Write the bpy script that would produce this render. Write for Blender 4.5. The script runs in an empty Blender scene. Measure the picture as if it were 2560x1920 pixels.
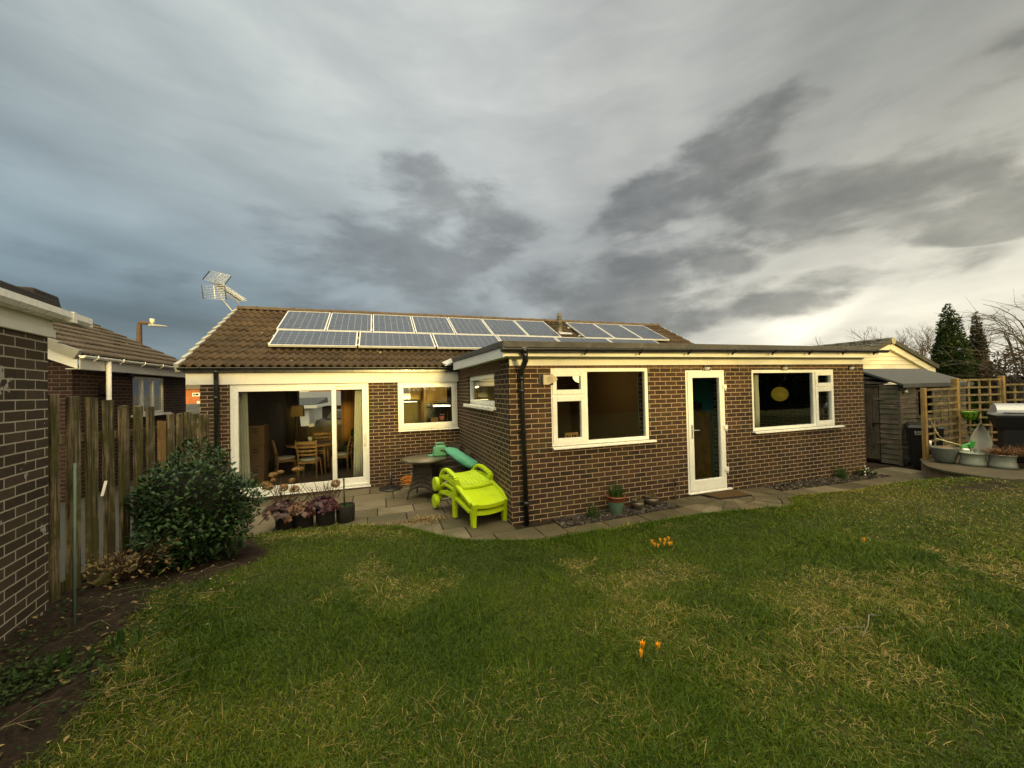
import bpy, bmesh, math, random
import numpy as np
from mathutils import Vector, Matrix, Euler
R = math.radians
scene = bpy.context.scene
random.seed(7); rng = np.random.default_rng(7)

# ------------------------------------------------------------------ camera
cam_d = bpy.data.cameras.new('camera'); cam = bpy.data.objects.new('camera', cam_d)
scene.collection.objects.link(cam); scene.camera = cam
CAM = Vector((-1.822, -5.321, 1.940))
_y, _p, _r = 0.3370, 0.01434, -0.02159
_f = Vector((math.sin(_y)*math.cos(_p), math.cos(_y)*math.cos(_p), math.sin(_p)))
_rt = Vector((math.cos(_y), -math.sin(_y), 0)); _u = _rt.cross(_f)
_R = math.cos(_r)*_rt + math.sin(_r)*_u; _U = -math.sin(_r)*_rt + math.cos(_r)*_u
cam.matrix_world = Matrix(((_R.x, _U.x, -_f.x, CAM.x), (_R.y, _U.y, -_f.y, CAM.y), (_R.z, _U.z, -_f.z, CAM.z), (0, 0, 0, 1)))
cam_d.sensor_width = 36; cam_d.lens = 962.72/2560*36
cam_d.clip_start = 0.05; cam_d.clip_end = 2000

# ------------------------------------------------------------------ exposure
scene.view_settings.view_transform = 'Standard'; scene.view_settings.look = 'None'
scene.view_settings.exposure = 0.65; scene.view_settings.gamma = 1
scene.cycles.max_bounces = 8; scene.cycles.transparent_max_bounces = 16
scene.cycles.use_denoising = True
scene.cycles.sample_clamp_indirect = 6

# ------------------------------------------------------------------ node helpers
class NT:
    def __init__(s, tree): s.t = tree; s.n = tree.nodes; s.l = tree.links
    def new(s, typ, ins=None, **kw):
        n = s.n.new(typ)
        for k, v in kw.items(): setattr(n, k, v)
        for k, v in (ins or {}).items(): s.put(n.inputs[k], v)
        return n
    def put(s, sock, v):
        if isinstance(v, bpy.types.NodeSocket): s.l.new(v, sock)
        elif v is not None:
            if sock.type == 'RGBA' and not hasattr(v, '__len__'): v = (v, v, v, 1)
            if sock.type == 'RGBA' and len(v) == 3: v = (*v, 1)
            sock.default_value = v
    def m(s, op, a, b=None, c=None, clamp=False):
        n = s.n.new('ShaderNodeMath'); n.operation = op; n.use_clamp = clamp
        for i, v in enumerate((a, b, c)):
            if v is not None: s.put(n.inputs[i], v)
        return n.outputs[0]
    def v(s, op, a, b=None, out=0):
        n = s.n.new('ShaderNodeVectorMath'); n.operation = op
        s.put(n.inputs[0], a)
        if b is not None: s.put(n.inputs[3] if op == 'SCALE' else n.inputs[1], b)
        return n.outputs[out]
    def rng(s, v, a, b, c=0.0, d=1.0, smooth=True):
        n = s.n.new('ShaderNodeMapRange'); n.interpolation_type = 'SMOOTHSTEP' if smooth else 'LINEAR'
        s.put(n.inputs[0], v)
        for i, x in enumerate((a, b, c, d)): s.put(n.inputs[1+i], x)
        return n.outputs[0]
    def mix(s, f, a, b, blend='MIX'):
        n = s.n.new('ShaderNodeMix'); n.data_type = 'RGBA'; n.blend_type = blend
        s.put(n.inputs[0], f); s.put(n.inputs[6], a); s.put(n.inputs[7], b)
        return n.outputs[2]
    def noise(s, vec, scale, detail=4, rough=0.55, dist=0.0, out=0):
        n = s.n.new('ShaderNodeTexNoise'); s.put(n.inputs['Vector'], vec)
        n.inputs['Scale'].default_value = scale; n.inputs['Detail'].default_value = detail
        n.inputs['Roughness'].default_value = rough; n.inputs['Distortion'].default_value = dist
        return n.outputs[out]
    def ramp(s, f, stops, interp='LINEAR'):
        n = s.n.new('ShaderNodeValToRGB'); e = n.color_ramp.elements; n.color_ramp.interpolation = interp
        while len(e) < len(stops): e.new(0.5)
        for i, (p, c) in enumerate(stops):
            e[i].position = p; e[i].color = (*c, 1) if len(c) == 3 else c
        s.put(n.inputs[0], f); return n.outputs[0]
    def comb(s, x, y, z):
        n = s.n.new('ShaderNodeCombineXYZ')
        for i, q in enumerate((x, y, z)): s.put(n.inputs[i], q)
        return n.outputs[0]
    def sep(s, v):
        n = s.n.new('ShaderNodeSeparateXYZ'); s.put(n.inputs[0], v); return n.outputs

# ------------------------------------------------------------------ sky
SUN_EL, SUN_AZ = R(5.0), R(176.0)     # light comes from behind the camera, low
world = bpy.data.worlds.new('World'); scene.world = world; world.use_nodes = True
w = NT(world.node_tree); w.n.clear()
gen = w.new('ShaderNodeTexCoord').outputs['Generated']
X, Y, Z = w.sep(gen)
nish = w.new('ShaderNodeTexSky', sky_type='NISHITA', sun_disc=False, sun_elevation=SUN_EL, sun_rotation=SUN_AZ, dust_density=2.0)
fw = w.v('DOT_PRODUCT', gen, (_f.x, _f.y, 0), out=1)
rt = w.v('DOT_PRODUCT', gen, (_rt.x, _rt.y, 0), out=1)
zz = w.m('MAXIMUM', Z, 0.0)
k = w.m('DIVIDE', 1.0, w.m('ADD', zz, 0.16))
px = w.m('MULTIPLY', rt, k); py = w.m('MULTIPLY', fw, k)
pl = w.comb(px, py, 0.0)
az = w.m('ARCTAN2', rt, fw)             # bearing from the garden towards the house
el = w.m('ARCSINE', w.m('MINIMUM', w.m('MAXIMUM', Z, -1.0), 1.0))
# large soft bands drifting overhead + lumps
st = w.comb(w.m('ADD', px, w.m('MULTIPLY', py, -0.35)), w.m('MULTIPLY', py, 0.28), 0.0)
n1 = w.noise(st, 0.95, 3.5, 0.45, 0.2)
n2 = w.noise(w.v('ADD', pl, (3.1, 7.7, 1.3)), 0.8, 5, 0.5, 0.15)
n3 = w.noise(w.v('ADD', w.comb(w.m('MULTIPLY', az, 2.2), w.m('MULTIPLY', el, 5.0), 0.0), (5.2, 1.1, 0)), 2.0, 9, 0.55, 0.15)
# base tone over bearing: slate blue (left) -> grey -> cream (right)
base = w.ramp(w.rng(az, -1.0, 1.0, 0, 1, False), [(0.0, (.112, .158, .192)), (0.25, (.122, .158, .184)), (0.45, (.215, .240, .257)), (0.62, (.300, .310, .306)), (0.80, (.400, .392, .352)), (1.0, (.53, .50, .41))])
up = w.rng(el, 0.10, 0.75)
tone_up = w.ramp(w.rng(az, -1.0, 1.0, 0, 1, False), [(0.0, (.260, .292, .296)), (0.4, (.365, .385, .376)), (0.6, (.390, .400, .386)), (1.0, (.310, .312, .282))])
col = w.mix(up, base, tone_up)
# brighter, warmer band low at the right
low_r = w.m('MULTIPLY', w.rng(el, 0.36, 0.03), w.rng(az, 0.20, 0.72))
col = w.mix(w.m('MULTIPLY', low_r, 0.7), col, (.80, .755, .62))
# soft streaks
col = w.mix(1.0, col, w.ramp(n1, [(0.28, (.58, .585, .59)), (0.5, (.98, .98, .98)), (0.74, (1.46, 1.45, 1.42))]), 'MULTIPLY')
col = w.mix(1.0, col, w.ramp(n2, [(0.25, (.76, .765, .775)), (0.5, (1, 1, 1)), (0.75, (1.28, 1.27, 1.24))]), 'MULTIPLY')
# dark cloud banks: (bearing, elevation, half widths, strength)
dark = None
for (a0, e0, sa, se, stg, tilt) in [(-0.24, 0.36, 0.30, 0.15, 0.80, 0.1), (-0.10, 0.24, 0.60, 0.10, 0.66, 0.10), (0.45, 0.44, 0.20, 0.09, 0.95, 0.3), (0.62, 0.35, 0.30, 0.07, 1.0, -0.15),
                              (0.40, 0.27, 0.17, 0.065, 1.0, 0.1), (0.26, 0.165, 0.50, 0.050, 1.0, 0.05), (-0.05, 0.17, 0.50, 0.07, .75, 0.0), (0.92, 0.26, 0.10, 0.035, 0.9, 0.0), (0.86, 0.43, 0.16, 0.06, .6, .1), (-0.75, 0.16, 0.5, 0.10, 0.4, 0)]:
    da = w.m('DIVIDE', w.m('SUBTRACT', az, a0), sa)
    de = w.m('DIVIDE', w.m('SUBTRACT', w.m('SUBTRACT', el, e0), w.m('MULTIPLY', w.m('SUBTRACT', az, a0), tilt)), se)
    d2 = w.m('ADD', w.m('MULTIPLY', da, da), w.m('MULTIPLY', de, de))
    b = w.m('MULTIPLY', w.rng(d2, 2.3, 0.0), stg)
    dark = b if dark is None else w.m('MAXIMUM', dark, b)
dk = w.rng(w.m('ADD', w.m('MULTIPLY', dark, 0.62), w.m('MULTIPLY', w.m('SUBTRACT', n3, 0.5), 1.9)), 0.14, 0.58)
dk = w.m('MULTIPLY', dk, w.rng(dark, 0.0, 0.25))
dcol = w.ramp(w.rng(az, -1.0, 1.0, 0, 1, False), [(0.0, (.080, .112, .142)), (0.4, (.108, .110, .114)), (0.7, (.108, .110, .109)), (1.0, (.18, .174, .148))])
lump = w.noise(w.v('ADD', w.comb(w.m('MULTIPLY', az, 2.4), w.m('MULTIPLY', el, 5.0), 0.0), (2.2, 4.1, 0)), 4.2, 6, 0.55, 0.2)
dcol = w.mix(1.0, dcol, w.ramp(lump, [(0.32, (.72, .72, .73)), (0.5, (1, 1, 1)), (0.68, (1.40, 1.39, 1.36))]), 'MULTIPLY')
col = w.mix(w.m('MULTIPLY', dk, w.rng(az, -0.25, 0.40, 0.60, 0.78)), col, dcol)
# thin wisps in the darks and the light gaps
wis = w.noise(w.v('ADD', w.comb(w.m('MULTIPLY', az, 2.6), w.m('MULTIPLY', el, 9.0), 0.4), (1, 2, 3)), 1.7, 6, 0.55, 0.3)
col = w.mix(1.0, col, w.ramp(wis, [(0.3, (.90, .905, .91)), (0.5, (1, 1, 1)), (0.72, (1.12, 1.11, 1.09))]), 'MULTIPLY')
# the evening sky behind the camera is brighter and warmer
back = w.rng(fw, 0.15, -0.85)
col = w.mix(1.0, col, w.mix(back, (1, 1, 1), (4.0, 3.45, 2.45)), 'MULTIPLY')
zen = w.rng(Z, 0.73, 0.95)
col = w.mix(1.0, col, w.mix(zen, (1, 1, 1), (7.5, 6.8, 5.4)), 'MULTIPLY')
# below the horizon: dull ground light
col = w.mix(w.rng(Z, 0.0, -0.05), col, (.10, .10, .08))
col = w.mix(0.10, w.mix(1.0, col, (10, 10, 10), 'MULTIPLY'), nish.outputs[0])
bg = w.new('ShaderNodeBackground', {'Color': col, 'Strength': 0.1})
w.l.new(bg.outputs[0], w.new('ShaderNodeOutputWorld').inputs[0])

# ------------------------------------------------------------------ sun (low, soft through thin cloud)
sd = bpy.data.lights.new('sun', 'SUN'); sd.energy = 2.1; sd.angle = R(4.0); sd.color = (1.0, 0.74, 0.24)
sun = bpy.data.objects.new('sun', sd); scene.collection.objects.link(sun)
sdir = Vector((math.sin(SUN_AZ)*math.cos(SUN_EL), math.cos(SUN_AZ)*math.cos(SUN_EL), math.sin(SUN_EL)))
sun.rotation_euler = sdir.to_track_quat('Z', 'Y').to_euler(); sun.location = (0, -20, 10)

# ------------------------------------------------------------------ mesh builder
COL = scene.collection
class MB:
    def __init__(s): s.v = []; s.f = []; s.mi = []; s.sm = []
    def face(s, pts, m=0, smooth=False):
        b = len(s.v); s.v += [tuple(p) for p in pts]; s.f.append(tuple(range(b, b+len(pts)))); s.mi.append(m); s.sm.append(smooth)
    def mesh(s, vs, fs, m=0, smooth=False):
        b = len(s.v); s.v += [tuple(p) for p in vs]
        for f in fs: s.f.append(tuple(b+i for i in f)); s.mi.append(m); s.sm.append(smooth)
    def box(s, x0, x1, y0, y1, z0, z1, m=0):
        s.mesh([(x0,y0,z0),(x1,y0,z0),(x1,y1,z0),(x0,y1,z0),(x0,y0,z1),(x1,y0,z1),(x1,y1,z1),(x0,y1,z1)],
               [(0,3,2,1),(4,5,6,7),(0,1,5,4),(1,2,6,5),(2,3,7,6),(3,0,4,7)], m)
    def hexa(s, b4, t4, m=0, smooth=False):          # bottom ring, top ring (counter-clockwise from above)
        n = len(b4)
        s.mesh(list(b4)+list(t4), [tuple(range(n-1,-1,-1)), tuple(range(n,2*n))]+[(i,(i+1)%n,n+(i+1)%n,n+i) for i in range(n)], m, smooth)
    def bar(s, p, q, wd, ht, m=0, up=(0,0,1)):
        p, q = Vector(p), Vector(q); d = (q-p).normalized(); u = Vector(up)
        if abs(d.dot(u)) > .95: u = Vector((0,1,0)) if abs(d.y) < .9 else Vector((1,0,0))
        a = d.cross(u).normalized()*(wd/2); b = a.cross(d).normalized()*(ht/2)
        s.hexa([p-a-b, p+a-b, p+a+b, p-a+b], [q-a-b, q+a-b, q+a+b, q-a+b], m)
    def tube(s, pts, r, n=8, m=0, cap=True, smooth=True):
        pts = [Vector(p) for p in pts]; k = len(pts); rr = r if hasattr(r, '__len__') else [r]*k
        vs = []; ref = Vector((0.123, 0.21, 0.97))
        for i, p in enumerate(pts):
            d = (pts[min(i+1,k-1)]-pts[max(i-1,0)]).normalized()
            a = d.cross(ref)
            if a.length < .1: a = d.cross(Vector((1,0,0)))
            a.normalize(); b = d.cross(a)
            for j in range(n):
                t = 2*math.pi*j/n; vs.append(p+(a*math.cos(t)+b*math.sin(t))*rr[i])
        fs = [(i*n+j, i*n+(j+1)%n, (i+1)*n+(j+1)%n, (i+1)*n+j) for i in range(k-1) for j in range(n)]
        b0 = len(s.v); s.mesh(vs, fs, m, smooth)
        if cap:
            s.f.append(tuple(b0+j for j in range(n-1,-1,-1))); s.mi.append(m); s.sm.append(False)
            s.f.append(tuple(b0+(k-1)*n+j for j in range(n))); s.mi.append(m); s.sm.append(False)
    def lathe(s, prof, n=24, c=(0,0,0), m=0, smooth=True, sx=1, sy=1, caps=True):
        k = len(prof); vs = [(c[0]+r*math.cos(2*math.pi*j/n)*sx, c[1]+r*math.sin(2*math.pi*j/n)*sy, c[2]+z) for r, z in prof for j in range(n)]
        fs = [(i*n+j, i*n+(j+1)%n, (i+1)*n+(j+1)%n, (i+1)*n+j) for i in range(k-1) for j in range(n)]
        b0 = len(s.v); s.mesh(vs, fs, m, smooth)
        if caps:
            s.f.append(tuple(b0+j for j in range(n-1,-1,-1))); s.mi.append(m); s.sm.append(False)
            s.f.append(tuple(b0+(k-1)*n+j for j in range(n))); s.mi.append(m); s.sm.append(False)
    def wall(s, to, a0, a1, z0, z1, thick, holes, m=0, seg=None):
        # to(a, d, z) -> world ; d = depth inwards
        A = sorted({a0, a1, *[h[0] for h in holes], *[h[1] for h in holes]}); B = sorted({z0, z1, *[h[2] for h in holes], *[h[3] for h in holes]})
        for i in range(len(A)-1):
            for j in range(len(B)-1):
                ca, cz = (A[i]+A[i+1])/2, (B[j]+B[j+1])/2
                if any(h[0] < ca < h[1] and h[2] < cz < h[3] for h in holes): continue
                s.face([to(A[i],0,B[j]), to(A[i+1],0,B[j]), to(A[i+1],0,B[j+1]), to(A[i],0,B[j+1])], m)
                s.face([to(A[i],thick,B[j]), to(A[i],thick,B[j+1]), to(A[i+1],thick,B[j+1]), to(A[i+1],thick,B[j])], m)
        for (h0,h1,g0,g1) in holes:
            s.face([to(h0,0,g0), to(h0,0,g1), to(h0,thick,g1), to(h0,thick,g0)], m); s.face([to(h1,0,g0), to(h1,thick,g0), to(h1,thick,g1), to(h1,0,g1)], m)
            s.face([to(h0,0,g0), to(h0,thick,g0), to(h1,thick,g0), to(h1,0,g0)], m); s.face([to(h0,0,g1), to(h1,0,g1), to(h1,thick,g1), to(h0,thick,g1)], m)
        s.face([to(a0,0,z1), to(a1,0,z1), to(a1,thick,z1), to(a0,thick,z1)], m)
        s.face([to(a0,0,z0), to(a0,0,z1), to(a0,thick,z1), to(a0,thick,z0)], m); s.face([to(a1,0,z0), to(a1,thick,z0), to(a1,thick,z1), to(a1,0,z1)], m)
    def build(s, name, mats, parent=None, bevel=0, uv=None, fixn=False):
        me = bpy.data.meshes.new(name); me.from_pydata(s.v, [], s.f)
        mats = mats if isinstance(mats, (list, tuple)) else [mats]
        for q in mats: me.materials.append(q)
        if s.f:
            me.polygons.foreach_set('material_index', s.mi); me.polygons.foreach_set('use_smooth', s.sm)
        if fixn:
            b = bmesh.new(); b.from_mesh(me); bmesh.ops.recalc_face_normals(b, faces=b.faces); b.to_mesh(me); b.free()
        boxuv(me, uv)
        return link(name, me, parent, bevel)
def boxuv(me, uv=None):
    if not me.polygons: return
    L = me.uv_layers.new(name='uv')
    nl = len(me.loops); li = np.empty(nl, np.int32); me.loops.foreach_get('vertex_index', li)
    co = np.empty(len(me.vertices)*3, np.float32); me.vertices.foreach_get('co', co); co = co.reshape(-1,3)[li]
    pn = np.empty(len(me.polygons)*3, np.float32); me.polygons.foreach_get('normal', pn); pn = np.abs(pn.reshape(-1,3))
    lt = np.empty(len(me.polygons), np.int32); me.polygons.foreach_get('loop_total', lt)
    n = np.repeat(pn, lt, axis=0); ax = n.argmax(1)
    u = np.where(ax==0, co[:,1], co[:,0]); v = np.where(ax==2, co[:,1], co[:,2])
    if uv == 'rot': u, v = v.copy(), u.copy()
    L.data.foreach_set('uv', np.stack([u,v],1).astype(np.float32).ravel())
def link(name, data, parent=None, bevel=0):
    o = bpy.data.objects.new(name, data); COL.objects.link(o)
    if parent is not None:
        o.parent = parent
        o.matrix_parent_inverse = Matrix.Translation(-parent.location) if parent.type == 'EMPTY' else Matrix.Identity(4)
    if bevel:
        b = o.modifiers.new('edge', 'BEVEL'); b.width = bevel; b.segments = 2; b.limit_method = 'ANGLE'; b.angle_limit = R(40); b.harden_normals = False
    return o
def thing(name, label, cat, loc=(0,0,0), group=None):
    o = bpy.data.objects.new(name, None); COL.objects.link(o); o.location = loc; o.empty_display_size = .1
    o['label'] = label; o['category'] = cat
    if group: o['group'] = group
    return o
def tag(o, label, cat, group=None):
    o['label'] = label; o['category'] = cat
    if group: o['group'] = group
    return o
def kind(o, k): o['kind'] = k; return o
def dup(root, loc, rot=(0,0,0), label=None, scale=None):
    def cp(o, par):
        c = o.copy(); COL.objects.link(c)
        if par is not None: c.parent = par
        for ch in list(kids.get(o.name, [])): cp(ch, c)
        return c
    kids = {}
    for q in COL.objects:
        if q.parent: kids.setdefault(q.parent.name, []).append(q)
    r = cp(root, None); r.location = loc; r.rotation_euler = rot
    if scale: r.scale = scale
    if label: r['label'] = label
    return r

# ------------------------------------------------------------------ materials
def material(name):
    m = bpy.data.materials.new(name); m.use_nodes = True; t = NT(m.node_tree); t.n.clear()
    out = t.new('ShaderNodeOutputMaterial'); p = t.new('ShaderNodeBsdfPrincipled'); t.l.new(p.outputs[0], out.inputs[0])
    t.p = p; t.out = out; t.uv = t.new('ShaderNodeTexCoord').outputs['UV']; t.ob = t.n[-1].outputs['Object']
    return m, t
def setp(t, base=None, rough=None, spec=None, metal=None, bump=None, bs=.3, bd=.01, **kw):
    if base is not None: t.put(t.p.inputs['Base Color'], base)
    if rough is not None: t.put(t.p.inputs['Roughness'], rough)
    if spec is not None: t.put(t.p.inputs['Specular IOR Level'], spec)
    if metal is not None: t.put(t.p.inputs['Metallic'], metal)
    if bump is not None:
        b = t.new('ShaderNodeBump', {'Height': bump, 'Strength': bs, 'Distance': bd}); t.l.new(b.outputs[0], t.p.inputs['Normal'])
    for k, v in kw.items(): t.put(t.p.inputs[k], v)
def plain(name, c, rough=.6, var=.25, scale=6, bump=.15, spec=.4, metal=0, dirt=None, bd=.004):
    m, t = material(name); c = Vector(c)
    n = t.noise(t.ob, scale, 6, .6); n2 = t.noise(t.ob, scale*7, 4, .6)
    f = t.m('ADD', t.m('MULTIPLY', n, .7), t.m('MULTIPLY', n2, .3))
    col = t.ramp(f, [(.3, tuple(c*(1-var))), (.5, tuple(c)), (.72, tuple(c*(1+var)))])
    if dirt: col = t.mix(t.m('MULTIPLY', t.rng(t.noise(t.ob, scale*.6, 8, .65), .50, .72), dirt[1]), col, dirt[0])
    setp(t, col, t.rng(n2, .3, .7, rough-.06, rough+.08), spec, metal, n2, bump, bd)
    return m
def emit(name, c, s):
    m, t = material(name); setp(t, c, .5); t.put(t.p.inputs['Emission Color'], c); t.p.inputs['Emission Strength'].default_value = s; return m
def brick(name, stops, mortar, moss=0, rot=False, paint=None, msize=.010, off=(0, 0)):
    m, t = material(name)
    uv = t.v('ADD', t.uv, (off[0], off[1], 0))
    wob = t.v('SCALE', t.v('SUBTRACT', t.noise(t.ob, 9, 2, .5, out=1), (.5,.5,.5)), .008)
    uv = t.v('ADD', uv, wob)
    bt = t.new('ShaderNodeTexBrick', {'Vector': uv, 'Color1': (0,0,0,1), 'Color2': (1,1,1,1), 'Mortar': (0,0,0,1), 'Scale': 1, 'Mortar Size': msize/2+.001, 'Mortar Smooth': .25, 'Bias': 0, 'Brick Width': .225, 'Row Height': .075})
    bt.offset = .5
    vv = t.m('ADD', t.m('ADD', t.m('MULTIPLY', bt.outputs[0], .45), t.m('MULTIPLY', t.noise(t.ob, 28, 3, .6), .35)), t.m('MULTIPLY', t.m('SUBTRACT', t.noise(t.ob, 1.7, 4, .6), .32), .55))
    c = t.ramp(vv, stops)
    big = t.noise(t.ob, 1.1, 5, .6)
    c = t.mix(1.0, c, t.ramp(big, [(.3, (.66,.66,.68)), (.5, (1,1,1)), (.7, (1.28,1.2,1.05))]), 'MULTIPLY')
    sp = t.noise(t.ob, 120, 3, .7)
    c = t.mix(1.0, c, t.ramp(sp, [(.3, (.7,.7,.7)), (.55, (1,1,1)), (.75, (1.35,1.3,1.25))]), 'MULTIPLY')
    mc = t.mix(t.noise(t.ob, 6, 5, .6), tuple(Vector(mortar)*.78), tuple(Vector(mortar)*1.18))
    c = t.mix(bt.outputs[1], c, mc)
    if moss:
        z = t.sep(t.ob)[2]
        f = t.m('MULTIPLY', t.rng(t.noise(t.ob, 2.4, 6, .65), .45, .75), moss)
        c = t.mix(f, c, (.085, .085, .032))
    if paint:
        f = t.rng(t.noise(t.ob, 4.2, 4, .6), .645, .67)
        c = t.mix(t.m('MULTIPLY', f, paint), c, (.42,.40,.37))
    h = t.m('SUBTRACT', t.m('MULTIPLY', sp, .25), bt.outputs[1])
    setp(t, c, t.rng(sp, .3, .7, .78, .95), .25, 0, h, .55, .008)
    return m
def wood(name, c1, c2, green=None, scale=1, vert=True, rough=.85):
    m, t = material(name)
    x, y, z = t.sep(t.ob)
    q = t.comb(t.m('MULTIPLY', x, 30*scale), t.m('MULTIPLY', y, 30*scale), t.m('MULTIPLY', z, 1.6*scale)) if vert else t.comb(t.m('MULTIPLY', x, 2.2*scale), t.m('MULTIPLY', y, 2.2*scale), t.m('MULTIPLY', z, 34*scale))
    g = t.noise(q, 1.5, 6, .65, .4); big = t.noise(t.ob, 5, 5, .6)
    c = t.mix(t.rng(g, .36, .64), c1, c2)
    c = t.mix(1.0, c, t.ramp(big, [(.3,(.6,.6,.6)), (.5,(1,1,1)), (.7,(1.35,1.3,1.2))]), 'MULTIPLY')
    if green: c = t.mix(t.m('MULTIPLY', t.rng(t.noise(t.ob, 4, 5, .6), .42, .62), .8), c, green)
    setp(t, c, rough, .2, 0, g, .6, .006); return m
def leafmat(name, stops, rough=.45, trans=.25, spec=.4):
    m, t = material(name)
    a = t.new('ShaderNodeAttribute', attribute_name='tint').outputs['Fac']
    c = t.ramp(a, stops)
    setp(t, c, rough, spec)
    tr = t.new('ShaderNodeBsdfTranslucent', {'Color': c}); mx = t.new('ShaderNodeMixShader', {0: trans})
    t.l.new(t.p.outputs[0], mx.inputs[1]); t.l.new(tr.outputs[0], mx.inputs[2]); t.l.new(mx.outputs[0], t.out.inputs[0])
    return m
def settint(o, vals):
    me = o.data; a = me.attributes.new('tint', 'FLOAT', 'FACE'); a.data.foreach_set('value', np.asarray(vals, np.float32))

M = {}
M['brick'] = brick('house brick', [(.10,(.020,.013,.011)), (.32,(.034,.021,.016)), (.55,(.052,.029,.020)), (.75,(.074,.038,.024)), (.95,(.105,.056,.031))], (.40,.29,.175), moss=.35)
M['soldier'] = brick('soldier brick', [(.10,(.05,.028,.02)), (.5,(.10,.05,.03)), (.95,(.16,.08,.042))], (.26,.195,.125))
M['brick_g'] = brick('garage brick', [(.10,(.028,.020,.014)), (.5,(.052,.037,.027)), (.95,(.086,.062,.046))], (.38,.33,.26), moss=.25, paint=.8, off=(.03,.01))
M['brick_n'] = brick('neighbour brick', [(.10,(.022,.012,.010)), (.5,(.042,.020,.015)), (.95,(.062,.030,.022))], (.13,.105,.085))
M['brick_o'] = brick('orange brick', [(.10,(.26,.07,.022)), (.5,(.40,.115,.036)), (.95,(.50,.16,.05))], (.40,.24,.14))
M['upvc'] = plain('white plastic', (.80,.79,.75), .28, .03, 3, .02, .5, dirt=((.50,.47,.36), .22))
M['board'] = plain('painted board', (.76,.74,.68), .45, .05, 2.5, .05, .4, dirt=((.52,.49,.40), .35))
M['board_shaded'] = plain('shaded white fascia', (.62,.62,.62), .5, .05, 3, .05, .4, dirt=((.40,.40,.38), .3))  # white board with the shade of unlit faces put into its grey colour
M['black'] = plain('black plastic', (.012,.012,.013), .25, .3, 10, .03, .5)
M['felt'] = plain('roof felt', (.055,.052,.048), .85, .35, 8, .4, .3, dirt=((.11,.105,.08), .4))
M['felt2'] = plain('grey shed felt', (.060,.062,.066), .85, .18, 14, .3, .3)
M['lead'] = plain('lead', (.33,.33,.34), .5, .2, 8, .1, .5)
M['metal'] = plain('grey metal', (.35,.34,.32), .4, .2, 12, .05, .5, .6)
M['chrome'] = plain('bright metal', (.6,.6,.6), .25, .1, 12, .03, .5, .9)
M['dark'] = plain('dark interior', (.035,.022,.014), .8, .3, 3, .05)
M['wallp'] = plain('inner wall', (.15,.11,.07), .85, .12, 3, .03)
M['ceil'] = plain('ceiling', (.20,.17,.13), .9, .05, 3, .02)
M['carpet'] = plain('carpet', (.075,.040,.024), .95, .3, 40, .3, .1)
def glassmat(name, tint=(.92,.94,.93), k=1.0):
    m = bpy.data.materials.new(name); m.use_nodes = True; t = NT(m.node_tree); t.n.clear()
    out = t.new('ShaderNodeOutputMaterial'); bf = t.new('ShaderNodeNewGeometry').outputs['Backfacing']; fr = t.new('ShaderNodeFresnel', {'IOR': t.m('SUBTRACT', 1.5, t.m('MULTIPLY', bf, 1.5-1/1.5))})
    tr = t.new('ShaderNodeBsdfTransparent', {'Color': tint}); gl = t.new('ShaderNodeBsdfGlossy', {'Color': (1,1,1,1), 'Roughness': .0})
    mx = t.new('ShaderNodeMixShader', {0: t.m('MULTIPLY', fr.outputs[0], k, clamp=True)})
    t.l.new(tr.outputs[0], mx.inputs[1]); t.l.new(gl.outputs[0], mx.inputs[2]); t.l.new(mx.outputs[0], out.inputs[0]); return m
M['glass'] = glassmat('window glass')

# roof tile
def tilemat(name, stops, w_, g_, mossc, lich=.5):
    m, t = material(name)
    u, v, _ = t.sep(t.uv)
    cell = t.comb(t.m('FLOOR', t.m('DIVIDE', u, w_)), t.m('FLOOR', t.m('DIVIDE', v, g_)), 0.0)
    wn = t.new('ShaderNodeTexWhiteNoise', {'Vector': cell}); wn.noise_dimensions = '3D'
    n = t.noise(t.ob, 30, 5, .65); b = t.noise(t.ob, 1.3, 5, .6)
    c = t.ramp(t.m('ADD', t.m('MULTIPLY', wn.outputs[0], .30), t.m('MULTIPLY', n, .70)), stops)
    c = t.mix(1.0, c, t.ramp(b, [(.3,(.7,.72,.74)), (.5,(1,1,1)), (.7,(1.25,1.2,1.1))]), 'MULTIPLY')
    c = t.mix(t.m('MULTIPLY', t.rng(t.noise(t.ob, 14, 5, .6), .56, .72), lich), c, mossc)
    c = t.mix(t.rng(t.noise(t.ob, 8.5, 3, .5), .735, .765), c, (.50,.47,.40))
    setp(t, c, .85, .25, 0, n, .5, .006); return m
M['tile'] = tilemat('roof tile', [(.2,(.026,.016,.009)), (.5,(.044,.028,.016)), (.8,(.074,.049,.028))], .314, .345, (.075,.066,.040))
M['tile_n'] = tilemat('neighbour tile', [(.2,(.045,.034,.024)), (.5,(.068,.052,.038)), (.8,(.095,.074,.056))], .30, .33, (.08,.075,.055), .3)
M['tile_g'] = tilemat('old grey tile', [(.2,(.040,.037,.030)), (.5,(.062,.058,.046)), (.8,(.10,.095,.075))], .30, .33, (.13,.13,.10), .7)

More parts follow.
